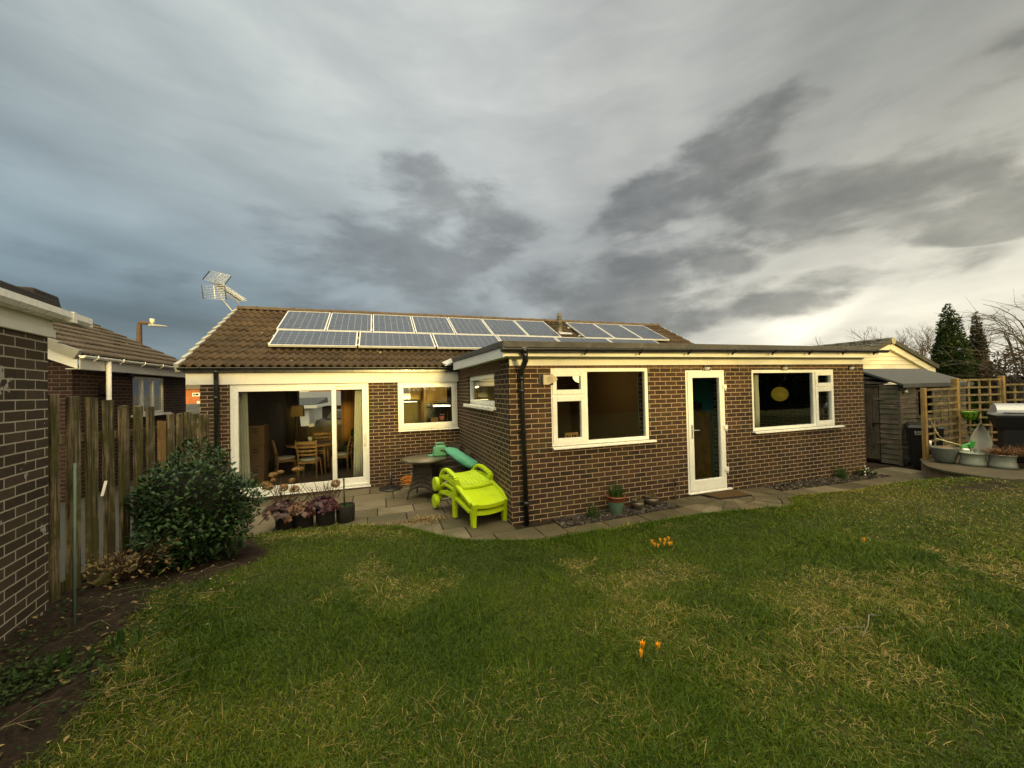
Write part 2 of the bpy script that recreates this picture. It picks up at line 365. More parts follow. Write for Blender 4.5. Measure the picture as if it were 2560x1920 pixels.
# solar cells
def cellmat():
    m, t = material('solar cells')
    bt = t.new('ShaderNodeTexBrick', {'Vector': t.uv, 'Color1': (0,0,0,1), 'Color2': (1,1,1,1), 'Mortar': (0,0,0,1), 'Scale': 1, 'Mortar Size': .0022, 'Mortar Smooth': .3, 'Brick Width': .158, 'Row Height': .158}); bt.offset = 0
    u, v, _ = t.sep(t.uv)
    bb = t.m('LESS_THAN', t.m('ABSOLUTE', t.m('SUBTRACT', t.m('FRACT', t.m('DIVIDE', t.m('ADD', v, .0395), .079)), .5)), .018)
    vor = t.new('ShaderNodeTexVoronoi', {'Vector': t.ob, 'Scale': 55})
    c = t.ramp(t.m('ADD', t.m('MULTIPLY', bt.outputs[0], .5), t.m('MULTIPLY', t.sep(vor.outputs['Color'])[0], .5)), [(.2,(.012,.018,.040)), (.8,(.026,.036,.068))])
    c = t.mix(bt.outputs[1], c, (.42,.44,.46)); c = t.mix(t.m('MULTIPLY', bb, .35), c, (.30,.32,.35))
    setp(t, c, .30, .28); t.put(t.p.inputs['Coat Weight'], .22); t.put(t.p.inputs['Coat Roughness'], .12)
    return m
M['cells'] = cellmat()
M['alu'] = plain('aluminium frame', (.62,.61,.58), .35, .06, 10, .03, .5, .3, dirt=((.42,.37,.20), .35))
# ================================================================== GROUND
def zp(x, y):                                   # paved level
    x = np.asarray(x, float); y = np.asarray(y, float)
    return np.where(x < 3.5, -.03+.02*np.clip(x, -7, 3.5), np.maximum(.04-(x-3.5)*.009, -.01)) - .018*np.clip(y, -2, 5)
EDGE = np.array([(-4.6,1.75),(-4.1,1.55),(-3.47,1.21),(-2.99,1.18),(-2.22,1.00),(-1.56,.67),(-1.20,.28),(-1.0,-.05),(-.79,-.27),(-.24,-.57),(.31,-.79),(.98,-.82),(1.72,-.83),(2.5,-.87),(2.95,-.93),
                 (3.4,-1.07),(3.95,-1.19),(4.31,-1.05),(4.58,-.79),(5.5,-.86),(6.6,-.90),(7.6,-.93),(8.3,-.95),(9.4,-.95)])
def edge_sd(x, y):                              # >0 on the lawn side
    P = np.stack([x, y], -1); best = np.full(x.shape, 1e9); sg = np.zeros(x.shape)
    for a, b in zip(EDGE[:-1], EDGE[1:]):
        d = b-a; t = np.clip(((P-a)@d)/(d@d), 0, 1); q = P-(a+t[..., None]*d); L = np.hypot(q[..., 0], q[..., 1])
        cr = -(d[0]*(P[..., 1]-a[1])-d[1]*(P[..., 0]-a[0]))
        u = L < best; best = np.where(u, L, best); sg = np.where(u, np.sign(cr), sg)
    return best*sg
def _tps():
    c = [(p[0], p[1], float(zp(p[0], p[1]))+.035) for p in EDGE[2:-1]]
    c += [(-4.3,-1.2,.30),(-4.3,-2.3,.36),(-3.4,-2.5,.33),(-1.8,-5.3,.40),(1.2,-1.76,.12),(-.3,-3.3,.27),(3,-2.7,.20),(3,-5.3,.38),(6,-3,.22),(7,-5,.34),(10,-5,.34),
          (-4.4,0,.17),(-4.4,1.0,.02),(-3.7,-.1,.13),(-4.3,-6,.44),(-1.8,-9,.48),(6,-9,.46),(-4,-11,.5),(12,-9,.46),(7.85,-1.3,.17),(7.75,-1.7,.26),(7.7,-2.5,.31),(8.4,-3.2,.33),(9.5,-3.4,.34),(13,-4,.32),(13,-1.5,.2),(-2.4,.4,.0),(-.3,-1.6,.10)]
    c = np.array(c); n = len(c)
    def ph(r2): return np.where(r2 > 1e-12, .5*r2*np.log(np.maximum(r2, 1e-12)), 0)
    K = ph(((c[:, None, :2]-c[None, :, :2])**2).sum(-1))+np.eye(n)*.15
    Pm = np.hstack([np.ones((n, 1)), c[:, :2]]); A = np.block([[K, Pm], [Pm.T, np.zeros((3, 3))]])
    s = np.linalg.solve(A, np.r_[c[:, 2], 0, 0, 0])
    def ev(x, y):
        x = np.asarray(x, float); o = s[n]+s[n+1]*x+s[n+2]*np.asarray(y)
        for i in range(n): o = o+s[i]*ph((x-c[i, 0])**2+(y-c[i, 1])**2)
        return o
    return ev
lawn_z = _tps()
_g = rng.random((64, 64))
def vnoise(x, y, s):
    x = np.asarray(x)*s; y = np.asarray(y)*s; xi = np.floor(x).astype(int); yi = np.floor(y).astype(int); fx = x-xi; fy = y-yi
    fx = fx*fx*(3-2*fx); fy = fy*fy*(3-2*fy); g = lambda i, j: _g[i % 64, j % 64]
    return (g(xi,yi)*(1-fx)+g(xi+1,yi)*fx)*(1-fy)+(g(xi,yi+1)*(1-fx)+g(xi+1,yi+1)*fx)*fy
def fbm(x, y, s, o=4):
    r = 0; a = .5; t = 0
    for i in range(o): r = r+a*vnoise(np.asarray(x)+i*17.3, np.asarray(y)-i*9.1, s); t += a; a *= .55; s *= 2.1
    return r/t
def soil_f(x, y):                               # 1 = bare soil, 0 = lawn
    xs = np.interp(y, [-9, -2.95, -2.3, -1.6, -1.14, -.78, -.5, .0, .8, 1.5], [-3.2, -3.23, -3.33, -3.44, -3.50, -3.40, -3.05, -2.95, -3.3, -4.2])
    a = np.clip((xs-x+(fbm(x, y, 2.5)-.5)*.5)/.12, 0, 1)
    b = np.clip(1.25-np.hypot((x-7.6)/1.5, (y+2.0)/.42)+(fbm(x, y, 2.2)-.5)*1.2, 0, 1)
    return np.maximum(a, b*.9)

def gz(x, y):                                   # final ground height
    x = np.asarray(x, float); y = np.asarray(y, float)
    s = edge_sd(x, y); L = np.maximum(lawn_z(x, y), zp(x, y)+.02)+(fbm(x, y, 1.1)-.5)*.05; L = L+soil_f(x, y)*((fbm(x, y, 7.0, 3)-.5)*.09+(fbm(x+5, y, 19.0, 2)-.5)*.045)
    t = np.clip(s/.10, 0, 1)
    return np.where(s <= 0, zp(x, y)-.022, (zp(x, y)-.022)*(1-t)+L*t)
def g1(x, y): return float(gz(np.array([x]), np.array([y]))[0])
xs = np.unique(np.r_[np.arange(-4.46, 4.0, .055), np.arange(4.0, 16.01, .11)]); ys = np.unique(np.r_[np.arange(-14, -4.5, .25), np.arange(-4.5, 3.95, .055)])
gx, gy = np.meshgrid(xs, ys); Zg = gz(gx, gy)
nx, ny = len(xs), len(ys); idx = np.arange(nx*ny).reshape(ny, nx)
quads = np.stack([idx[:-1,:-1], idx[:-1,1:], idx[1:,1:], idx[1:,:-1]], -1).reshape(-1, 4)
me = bpy.data.meshes.new('ground'); me.from_pydata(np.stack([gx, gy, Zg], -1).reshape(-1, 3).tolist(), [], quads.tolist())
sd_ = edge_sd(gx, gy); msk = np.where(sd_ > .02, 1-soil_f(gx, gy), 0).reshape(-1)
at = me.attributes.new('turf', 'FLOAT', 'POINT'); at.data.foreach_set('value', msk.astype(np.float32))
me.polygons.foreach_set('use_smooth', [True]*len(me.polygons))
m, t = material('soil and turf')
n = t.noise(t.ob, 9, 8, .65); n2 = t.noise(t.ob, 60, 5, .7); b = t.noise(t.ob, 1.6, 5, .6)
soil = t.ramp(t.m('ADD', t.m('MULTIPLY', n, .5), t.m('MULTIPLY', n2, .5)), [(.32,(.010,.007,.005)), (.5,(.024,.016,.011)), (.68,(.055,.040,.027))])
turf = t.ramp(t.m('ADD', t.m('MULTIPLY', b, .5), t.m('MULTIPLY', n2, .5)), [(.3,(.014,.020,.005)), (.5,(.030,.036,.010)), (.7,(.085,.070,.026))])
tf = t.new('ShaderNodeAttribute', attribute_name='turf').outputs['Fac']
setp(t, t.mix(tf, soil, turf), .95, .15, 0, n2, .9, .02)
me.materials.append(m); boxuv(me); kind(link('ground', me), 'structure')
# far land all round, one sheet to the horizon
mb = MB(); mb.face([(-900,-900,-.36),(900,-900,-.36),(900,900,-.36),(-900,900,-.36)])
kind(mb.build('land', plain('far grass', (.05,.055,.02), .95, .4, .3, .1, .1)), 'structure')
# neighbour's paved side strip beyond the fence
M['conc'] = plain('grey paving', (.036,.037,.035), .9, .18, 3, .2, .2)
mb = MB(); mb.box(-8.9, -4.47, -6, 16, -.35, .02); kind(mb.build('driveway', M['conc']), 'structure')
mb = MB(); mb.box(-4.465, -4.455, -14, 3.6, -.35, -.05); kind(mb.build('path_edge', M['conc']), 'structure')

# ---- paving slabs
def slabmat():
    m, t = material('stone slab'); a = t.new('ShaderNodeAttribute', attribute_name='tint').outputs['Fac']
    n = t.noise(t.ob, 5, 8, .62); n2 = t.noise(t.ob, 45, 5, .7); b = t.noise(t.ob, 1.3, 5, .6)
    c = t.ramp(t.m('ADD', t.m('MULTIPLY', a, .45), t.m('MULTIPLY', n, .55)), [(.25,(.062,.049,.031)), (.5,(.110,.088,.056)), (.8,(.180,.148,.100))])
    c = t.mix(t.m('MULTIPLY', t.rng(b, .44, .62), .65), c, (.045,.042,.020))
    c = t.mix(1.0, c, t.ramp(n2, [(.3,(.72,.72,.72)), (.55,(1,1,1)), (.75,(1.25,1.22,1.18))]), 'MULTIPLY')
    setp(t, c, t.rng(n, .3, .7, .62, .88), .3, 0, t.m('ADD', n2, t.m('MULTIPLY', n, 2.0)), .45, .006); return m
M['slab'] = slabmat()
mb = MB(); tint = []
def slab(poly, dz=0.0):
    j = random.uniform(-.005, .005); tl = [random.uniform(-.003, .003) for _ in range(2)]
    P = np.array(poly); c = P.mean(0); P = c+(P-c)*(1-.016/max(.2, np.abs(P-c).max()*2))
    top = [(x, y, float(zp(x, y))+j+tl[0]*(x-c[0])+tl[1]*(y-c[1])+dz) for x, y in P]; bot = [(x, y, z-.05) for x, y, z in top]
    mb.hexa(bot, top); tint.extend([random.random()]*(2+len(poly)))
def rect(x0, x1, y0, y1): slab([(x0,y0),(x1,y0),(x1,y1),(x0,y1)])
y = 3.70; row = 0
while y > -1.2:                                  # patio
    h = random.choice([.6, .6, .45]); x = -4.40-(.3 if row % 2 else 0)
    while x < (0.0 if y > .05 else .58):
        w_ = random.choice([.6, .6, .75, .9]); x1 = min(x+w_, 0.0 if y > .05 else .6)
        if x1-x < .18: x1 = x+.18
        rect(x, x1, y-h, y); x = x1
        if x >= (-.02 if y > .05 else .58): break
    y -= h; row += 1
x = .6
while x < 2.7: rect(x, x+.62, -1.02, -.43); x += .62
C0 = (3.80, -.32)
rect(2.68, 3.02, -.50, -.02)
for r0, r1, k in ((.0, .36, 6), (.36, .74, 9), (.74, 1.12, 13)):
    for i in range(k):
        a0 = -math.pi*.02-math.pi*1.06*i/k+.1; a1 = -math.pi*.02-math.pi*1.06*(i+1)/k+.1
        A = np.linspace(a0, a1, 4)
        o = [(C0[0]+r1*math.cos(q), min(-.02, C0[1]+r1*math.sin(q))) for q in A]; i_ = [(C0[0]+r0*math.cos(q), min(-.02, C0[1]+r0*math.sin(q))) for q in A[::-1]] if r0 else [(C0[0], C0[1])]
        slab((o+i_)[::-1])
for i in range(7): rect(2.9+i*.3, 3.2+i*.3, -.30, -.02) if False else None
rect(3.1, 3.75, -.31, -.02); rect(3.75, 4.45, -.31, -.02); rect(2.62, 3.1, -.31, -.02)
x = 4.86
while x < 9.3: rect(x, x+.6, -1.0, -.42); x += .6
for x in (8.1, 8.7): rect(x, x+.6, -.42, .18)
rect(4.45, 4.95, -.42, -.02)
o = mb.build('patio', M['slab'], bevel=.006); settint(o, tint); kind(o, 'structure')
# slate beds beside the wall
def chips(name, x0, x1, y0, y1, n, cs):
    mb = MB(); cz = [(x, y, float(zp(x, y))-.006) for x, y in ((x0,y0),(x1,y0),(x1,y1),(x0,y1))]; mb.hexa([(x, y, z-.05) for x, y, z in cz], cz)
    ti = [0.1]*6
    for _ in range(n):
        x, y = random.uniform(x0, x1), random.uniform(y0, y1); z = float(zp(x, y))+random.uniform(0, .012); s = random.uniform(.012, .034); a = random.uniform(0, 6.3)
        q = Euler((random.uniform(-.5,.5), random.uniform(-.5,.5), a)).to_matrix()
        P = [Vector((x,y,z))+q@Vector((s*math.cos(k*1.257)*random.uniform(.6,1.2), s*.6*math.sin(k*1.257), 0)) for k in range(5)]
        mb.hexa([p-Vector((0,0,.006)) for p in P], P); ti += [random.random()]*7
    o = mb.build(name, leafmat('chips '+name, cs, .7, 0)); settint(o, ti); return kind(o, 'stuff')
o = chips('slate_chippings', .62, 2.64, -.42, -.02, 1500, [(0,(.018,.013,.010)), (.6,(.045,.036,.032)), (.95,(.10,.09,.085))]); tag(o, 'dark slate chippings in the bed below the wide window', 'slate chippings')
o = chips('gravel', 4.95, 8.05, -.42, -.02, 1300, [(0,(.016,.012,.008)), (.6,(.04,.03,.02)), (.97,(.12,.10,.08))]); tag(o, 'dark soil and gravel strip right of the white door', 'gravel')

# ================================================================== THE BUNGALOW
MY = 3.729
house = thing('bungalow', 'dark brown brick bungalow with flat roofed extension and tiled roof', 'house', (1.6, 4, 0))
toM = lambda a, d, z: (a, MY+d, z)
toE = lambda a, d, z: (a, d, z)
toS = lambda a, d, z: (d, a, z)                  # extension's left side wall, a = y
toR = lambda a, d, z: (8.06-d, a, z)
mb = MB(); mb.wall(toM, -5.07, -.001, -.35, 2.43, .26, [(-4.585,-2.003,-.085,2.15), (-1.383,-.03,1.075,2.155)])
mb.wall(lambda a,d,z: (-5.07+d, a, z), MY+.26, 10.2, -.35, 2.43, .26, [])
mb.wall(lambda a,d,z: (8.3-d, a, z), MY, 10.2, -.35, 2.43, .26, [])
mb.wall(lambda a,d,z: (a, 10.2-d, z), -5.07, 8.3, -.35, 2.43, .26, [(-4.45,-2.7,.79,2.04)])
for gx_ in (-5.06, 8.29): mb.face([(gx_,MY+.05,2.43),(gx_,10.15,2.43),(gx_,6.95,4.15)])
mb.build('main_wall', M['brick'], house, fixn=True)
mb = MB(); mb.wall(toE, 0, 8.06, -.3, 2.47, .26, [(.667,2.456,1.055,2.255), (3.238,4.12,.06,2.208), (4.797,7.11,1.055,2.212)])
mb.wall(toS, .26, MY-.002, -.3, 2.47, .26, [(.765,2.735,1.655,2.228)])
mb.wall(toR, .26, MY, -.3, 2.47, .26, [])
mb.build('extension_wall', M['brick'], house, fixn=True)
mb = MB(); mb.box(.02, 8.04, -.004, .06, 2.262, 2.285); mb.box(2.46, 3.236, -.0035, .05, 2.21, 2.262) if False else None
mb.box(-.004, .06, .42, 3.55, 2.232, 2.40)
mb.build('soldier_course', M['soldier'], house, uv='rot')

# ---- tiled roof
TP = math.tan(R(27.7)); EY, EZ = 3.56, 2.517; RX0, RX1 = -5.33, 8.56
def tile_roof(name, org, ud, sd, nd, L, S, tw, gauge, mat, parent, rolls=2, hh=.026, lift=.026, jit=.004):
    org, ud, sd, nd = map(lambda q: np.array(q, float), (org, ud, sd, nd))
    per = tw/rolls; k = 6; nxx = int(round(L/per*k))+1; u = np.linspace(0, L, nxx)
    ph = (u/per) % 1.0; prof = hh*np.clip(np.cos((ph-.5)*2*math.pi)*.75+.25, 0, 1)**.8
    rows = int(math.ceil(S/gauge)); V = []; F = []; UV = []; b = 0
    for r in range(rows):
        s0, s1 = r*gauge, min((r+1)*gauge+.03, S)
        rnd = np.random.default_rng(r); tj = rnd.normal(0, jit, int(L/tw)+2)[(u/tw).astype(int)]
        lo = prof+lift+tj; up_ = prof+.002
        ln = [(s0, lo-.024), (s0, lo), ((s0+s1)/2, (lo+up_)/2), (s1, up_)]
        for s_, h in ln:
            V.append(org+u[:, None]*ud+s_*sd+h[:, None]*nd); UV.append(np.stack([u, np.full(nxx, r*gauge+.02+min(s_-s0, gauge*.9))], 1))
        for q in range(3):
            i = np.arange(nxx-1)+b+q*nxx; F.append(np.stack([i, i+1, i+1+nxx, i+nxx], 1))
        b += 4*nxx
    V = np.concatenate(V); F = np.concatenate(F); UV = np.concatenate(UV)
    me = bpy.data.meshes.new(name); me.from_pydata(V.tolist(), [], F.tolist()); me.materials.append(mat)
    me.polygons.foreach_set('use_smooth', [True]*len(F)); L_ = me.uv_layers.new(name='uv'); L_.data.foreach_set('uv', UV[F.ravel()].astype(np.float32).ravel())
    return link(name, me, parent)
cs, sn = math.cos(R(27.7)), math.sin(R(27.7)); SL = (6.95-EY)/cs; RZ = EZ+TP*(6.95-EY)
roof = tile_roof('roof', (RX0, EY, EZ-.03), (1,0,0), (0,cs,sn), (0,-sn,cs), RX1-RX0, SL, .314, .345, M['tile'], house, 2, .046, .036)
tile_roof('rear_roof', (RX1, 2*6.95-EY, EZ-.03), (-1,0,0), (0,-cs,sn), (0,sn,cs), RX1-RX0, SL, .314, .345, M['tile'], house)
mb = MB()                                        # roof deck below the tiles
mb.hexa([(RX0+.04,EY+.06,EZ-.13),(RX1-.04,EY+.06,EZ-.13),(RX1-.04,6.95,RZ-.13),(RX0+.04,6.95,RZ-.13)], [(RX0+.04,EY+.06,EZ-.04),(RX1-.04,EY+.06,EZ-.04),(RX1-.04,6.95,RZ-.04),(RX0+.04,6.95,RZ-.04)])
mb.hexa([(RX0+.04,6.95,RZ-.13),(RX1-.04,6.95,RZ-.13),(RX1-.04,10.28,EZ-.13),(RX0+.04,10.28,EZ-.13)], [(RX0+.04,6.95,RZ-.04),(RX1-.04,6.95,RZ-.04),(RX1-.04,10.28,EZ-.04),(RX0+.04,10.28,EZ-.04)])
mb.build('roof_deck', M['black'], house)
M['ridge'] = plain('ridge tile', (.085,.058,.036), .85, .3, 6, .3, .25, dirt=((.12,.10,.07), .5))
mb = MB(); x = RX0-.02; i = 0
while x < RX1:
    x1 = min(x+.455, RX1+.02)
    for a, b_, r_ in ((x, x1-.05, .112), (x1-.055, x1, .122)):
        vs = [(q, 6.95+r_*1.05*math.sin(t_), RZ-.035+r_*math.cos(t_)) for q in (a, b_) for t_ in np.linspace(-1.45, 1.45, 9)]
        mb.mesh(vs, [(j, j+1, 9+j+1, 9+j) for j in range(8)], 0, True); mb.face(vs[:9]); mb.face(vs[9:][::-1])
    x = x1; i += 1
mb.build('ridge_tile', M['ridge'], house, fixn=True)
M['cement'] = plain('pale cement', (.30,.30,.285), .8, .12, 9, .15, .3)
for xv, nm in ((RX0-.035, 'verge_cap'), (RX1+.035, 'verge_cap')):
    mb = MB(); s_ = 0
    while s_ < SL:
        s1 = min(s_+.345, SL+.02); p = lambda s, h: (EY+s*cs-h*sn, EZ-.03+s*sn+h*cs)
        (ya, za), (yb, zb), (yc, zc), (yd, zd) = p(s_, -.09), p(s1, -.09), p(s1, .030), p(s_, .075)
        mb.hexa([(xv-.035,ya,za),(xv+.035,ya,za),(xv+.035,yb,zb),(xv-.035,yb,zb)], [(xv-.035,yd,zd),(xv+.035,yd,zd),(xv+.035,yc,zc),(xv-.035,yc,zc)]); s_ = s1
    mb.build(nm, M['cement'], house)

# ---- boards
mb = MB(); mb.box(-5.285, -4.85, MY-.022, MY+.03, 2.162, 2.452); mb.box(-4.847, -.002, MY-.022, MY-.003, 2.157, 2.452)
mb.build('fascia_board', M['board'], house, bevel=.004)
mb = MB()
mb.hexa([(0,-.02,2.288),(8.067,-.02,2.322),(8.067,-.002,2.322),(0,-.002,2.288)], [(0,-.02,2.43),(8.067,-.02,2.465),(8.067,-.002,2.465),(0,-.002,2.43)])
mb.hexa([(-.165,-.30,2.400),(8.03,-.30,2.440),(8.03,-.28,2.440),(-.165,-.28,2.400)], [(-.165,-.30,2.50),(8.03,-.30,2.54),(8.03,-.28,2.54),(-.165,-.28,2.50)])
mb.hexa([(-.14,-.28,2.404),(8.03,-.28,2.444),(8.03,-.0,2.462),(-.14,.0,2.42)], [(-.14,-.28,2.416),(8.03,-.28,2.456),(8.03,.0,2.474),(-.14,0,2.432)])
mb.build('front_fascia', M['board'], house, bevel=.004)
mb = MB(); mb.hexa([(-.187,-.302,2.385),(-.166,-.302,2.385),(-.166,3.36,2.405),(-.187,3.36,2.405)], [(-.187,-.302,2.523),(-.166,-.302,2.523),(-.166,3.36,2.588),(-.187,3.36,2.588)])
mb.hexa([(-.166,-.28,2.40),(0,-.28,2.41),(0,3.36,2.42),(-.166,3.36,2.41)], [(-.166,-.28,2.415),(0,-.28,2.425),(0,3.36,2.435),(-.166,3.36,2.425)])
mb.build('side_fascia', M['board_shaded'], house, bevel=.003)
mb = MB(); mb.hexa([(-.15,-.27,2.46),(8.09,-.27,2.47),(8.09,4.2,2.54),(-.15,4.2,2.54)], [(-.15,-.27,2.565),(8.09,-.27,2.60),(8.09,4.2,2.67),(-.15,4.2,2.64)])
mb.hexa([(-.20,-.345,2.521),(8.0,-.345,2.565),(8.0,-.24,2.565),(-.20,-.24,2.521)], [(-.185,-.335,2.612),(7.95,-.335,2.652),(7.95,-.25,2.665),(-.185,-.25,2.622)])
mb.hexa([(-.205,-.24,2.524),(-.11,-.24,2.524),(-.11,3.42,2.590),(-.205,3.42,2.590)], [(-.195,-.24,2.620),(-.12,-.24,2.620),(-.12,3.42,2.684),(-.195,3.42,2.684)])
mb.hexa([(7.98,-.25,2.46),(8.12,-.25,2.46),(8.12,4.0,2.5),(7.98,4.0,2.5)], [(7.99,-.25,2.652),(8.11,-.25,2.652),(8.11,4.0,2.70),(7.99,4.0,2.70)])
mb.build('flat_roof', M['felt'], house, bevel=.008)
mb = MB(); mb.face([(-.36,3.34,2.50),(-.19,3.30,2.60),(-.19,3.62,2.70),(-.40,3.66,2.60)]); mb.face([(-.42,3.50,2.60),(-.30,3.34,2.51),(-.24,3.34,2.53),(-.26,3.52,2.66)])
o = mb.build('lead_flashing', M['lead'], house); o.modifiers.new('t', 'SOLIDIFY').thickness = .006

# ---- gutters and pipes
def gutter(mb, pts, r=.055, clips=.9):
    P = [Vector(p) for p in pts]
    d = (P[-1]-P[0]).normalized(); a = d.cross(Vector((0,0,1))).normalized()
    prof = [(r*1.02*math.cos(t_), r*math.sin(t_)) for t_ in np.linspace(math.pi, 2*math.pi, 9)]; prof += [(x*.88, y*.88+.0) for x, y in prof[::-1]]
    k = len(prof); vs = [tuple(p+a*x+Vector((0,0,y))) for p in P for x, y in prof]
    mb.mesh(vs, [(i*k+j, i*k+(j+1)%k, (i+1)*k+(j+1)%k, (i+1)*k+j) for i in range(len(P)-1) for j in range(k)], 0, True)
    for p, s_ in ((P[0], 1), (P[-1], -1)): mb.face([tuple(p+a*x+Vector((0,0,y))) for x, y in prof[:9]][::s_])
    L = (P[-1]-P[0]).length; q = .35
    while q < L and clips:
        c = P[0]+d*q
        mb.tube([c+a*1.08*r*math.cos(t_)+Vector((0,0,1.08*r*math.sin(t_))) for t_ in np.linspace(math.pi*.9, 2.1*math.pi, 8)], .011, 5); mb.bar(c-Vector((0,0,r*1.05)), c-Vector((0,0,r*1.6))-d*.03, .02, .02); q += clips
mb = MB(); gutter(mb, [(-5.36,3.60,2.492), (-.20,3.60,2.492)], .056); mb.build('gutter', M['black'], house, fixn=True)
mb = MB(); gutter(mb, [(-.235,-.385,2.500), (8.12,-.385,2.585)], .056, .95); mb.build('gutter', M['black'], house, fixn=True)
mb = MB(); mb.tube([(-4.78,3.60,2.45),(-4.78,3.655,2.38),(-4.78,3.665,2.2),(-4.78,3.665,-.14)], .042, 12)
for z in (1.9, .9, .1): mb.tube([(-4.78,3.665,z-.025),(-4.78,3.665,z+.025)], .052, 12)
mb.build('downpipe', M['black'], house)
mb = MB(); mb.tube([(.10,-.385,2.47),(.105,-.385,2.39),(.12,-.36,2.34),(.155,-.12,2.22),(.162,-.075,2.15),(.165,-.07,2.05),(.20,-.07,-.03)], [.05,.042,.042,.042,.042,.036,.036], 12)
mb.tube([(.1,-.385,2.44),(.1,-.385,2.52)], .062, 12)
for z in (2.10, 1.92, .28): mb.tube([(.164,-.07,z-.03),(.164,-.07,z+.03)] if z > 1 else [(.196,-.07,z-.03),(.196,-.07,z+.03)], .046, 12)
for z in (1.3, .28): mb.box(.12, .25, -.03, -.002, z-.02, z+.02)
mb.build('downpipe', M['black'], house)

# ---- windows and doors
def lbox(mb, to, a0, a1, d0, d1, z0, z1, m=0):
    c = [to(a,d,z) for z in (z0,z1) for a,d in ((a0,d0),(a1,d0),(a1,d1),(a0,d1))]; mb.hexa(c[:4], c[4:], m)
def ring(mb, to, a0, a1, z0, z1, w_, d0, d1, wb=None):
    wb = wb or w_; lbox(mb, to, a0, a0+w_, d0, d1, z0, z1); lbox(mb, to, a1-w_, a1, d0, d1, z0, z1); lbox(mb, to, a0+w_, a1-w_, d0, d1, z1-w_, z1); lbox(mb, to, a0+w_, a1-w_, d0, d1, z0, z0+wb)
def window(parent, to, a0, a1, z0, z1, rec, sashes=(), mull=(), glass=(), sill=None, fwid=.06, nm='window', proj=.07):
    mb = MB(); ring(mb, to, a0, a1, z0, z1, fwid, rec, rec+.07)
    for (q0, q1, r0, r1) in mull: lbox(mb, to, q0, q1, rec+.001, rec+.069, r0, r1)
    f = mb.build(nm, M['upvc'], parent, bevel=.006, fixn=True)
    for (q0, q1, r0, r1, sw) in sashes:
        mb = MB(); ring(mb, to, q0, q1, r0, r1, sw, rec-.016, rec+.05); mb.build('sash', M['upvc'], f, bevel=.008, fixn=True)
    for (q0, q1, r0, r1) in glass:
        mb = MB(); lbox(mb, to, q0, q1, rec+.026, rec+.032, r0, r1); mb.build('pane', M['glass'], f, fixn=True)
    if sill:
        mb = MB(); lbox(mb, to, sill[0], sill[1], -proj, rec+.05, sill[2]+.012, z0-.003); lbox(mb, to, sill[0], sill[1], -proj-.012, -proj, sill[2], z0-.008); mb.build('sill', M['upvc'], f, bevel=.004, fixn=True)
    return f
# wide window of the extension
window(house, toE, .667, 2.456, 1.057, 2.255, .012, sashes=[(.69,1.255,1.845,2.20,.075), (.69,1.255,1.10,1.815,.075)], mull=[(1.245,1.305,1.117,2.195),(.727,1.245,1.80,1.86)],
       glass=[(.76,1.19,1.915,2.13),(.76,1.19,1.17,1.745),(1.305,2.396,1.117,2.195)], sill=(.655,2.535,1.020))
window(house, toE, 4.797, 7.11, 1.058, 2.212, .012, sashes=[(6.545,7.085,1.865,2.165,.075),(6.545,7.085,1.095,1.84,.075)], mull=[(6.49,6.55,1.118,2.152),(6.55,7.05,1.825,1.88)],
       glass=[(4.857,6.49,1.118,2.152),(6.62,7.01,1.94,2.09),(6.62,7.01,1.17,1.765)], sill=(4.77,7.255,1.022))
window(house, toM, -1.383, -.03, 1.077, 2.155, .03, sashes=[(-1.345,-.07,1.13,2.118,.085)], glass=[(-1.262,-.152,1.213,2.035)], sill=(-1.39,-.012,1.045), fwid=.055, proj=.05)
window(house, toS, .765, 2.735, 1.66, 2.228, .055, sashes=[(.80,2.70,1.685,2.205,.065)], glass=[(.86,2.64,1.75,2.14)], sill=(.70,2.95,1.595), fwid=.05, proj=.05)
# patio door: fixed left panel, sliding right panel
mb = MB(); ring(mb, toM, -4.585, -2.003, -.085, 2.15, .055, .02, .12); lbox(mb, toM, -4.60, -1.985, -.045, .13, -.115, -.086); pd = mb.build('patio_door', M['upvc'], house, bevel=.005, fixn=True)
mb = MB(); ring(mb, toM, -4.528, -2.662, -.03, 2.095, .085, .012, .06, .105); mb.build('fixed_panel', M['upvc'], pd, bevel=.007, fixn=True)
mb = MB(); ring(mb, toM, -2.74, -2.06, -.03, 2.095, .080, .066, .115, .12); mb.build('sliding_panel', M['upvc'], pd, bevel=.007, fixn=True)
for a0, a1, d0, z0 in ((-4.45,-2.74,.035,.07),(-2.665,-2.135,.09,.085)):
    mb = MB(); lbox(mb, toM, a0, a1, d0, d0+.006, z0, 2.02); mb.build('pane', M['glass'], pd, fixn=True)
mb = MB(); lbox(mb, toM, -2.115, -2.075, .03, .068, .90, 1.06); mb.tube([toM(-2.095,.04,1.05), toM(-2.095,-.01,1.04), toM(-2.095,-.012,.96), toM(-2.095,.03,.92)], .011, 8); mb.build('handle', M['upvc'], pd, bevel=.004, fixn=True)
mb = MB(); lbox(mb, toM, -2.112, -2.082, .035, .068, .77, .86); mb.tube([toM(-2.097,.03,.82), toM(-2.097,-.01,.81), toM(-2.097,-.012,.76)], .007, 6); mb.build('lock', M['chrome'], pd, fixn=True)
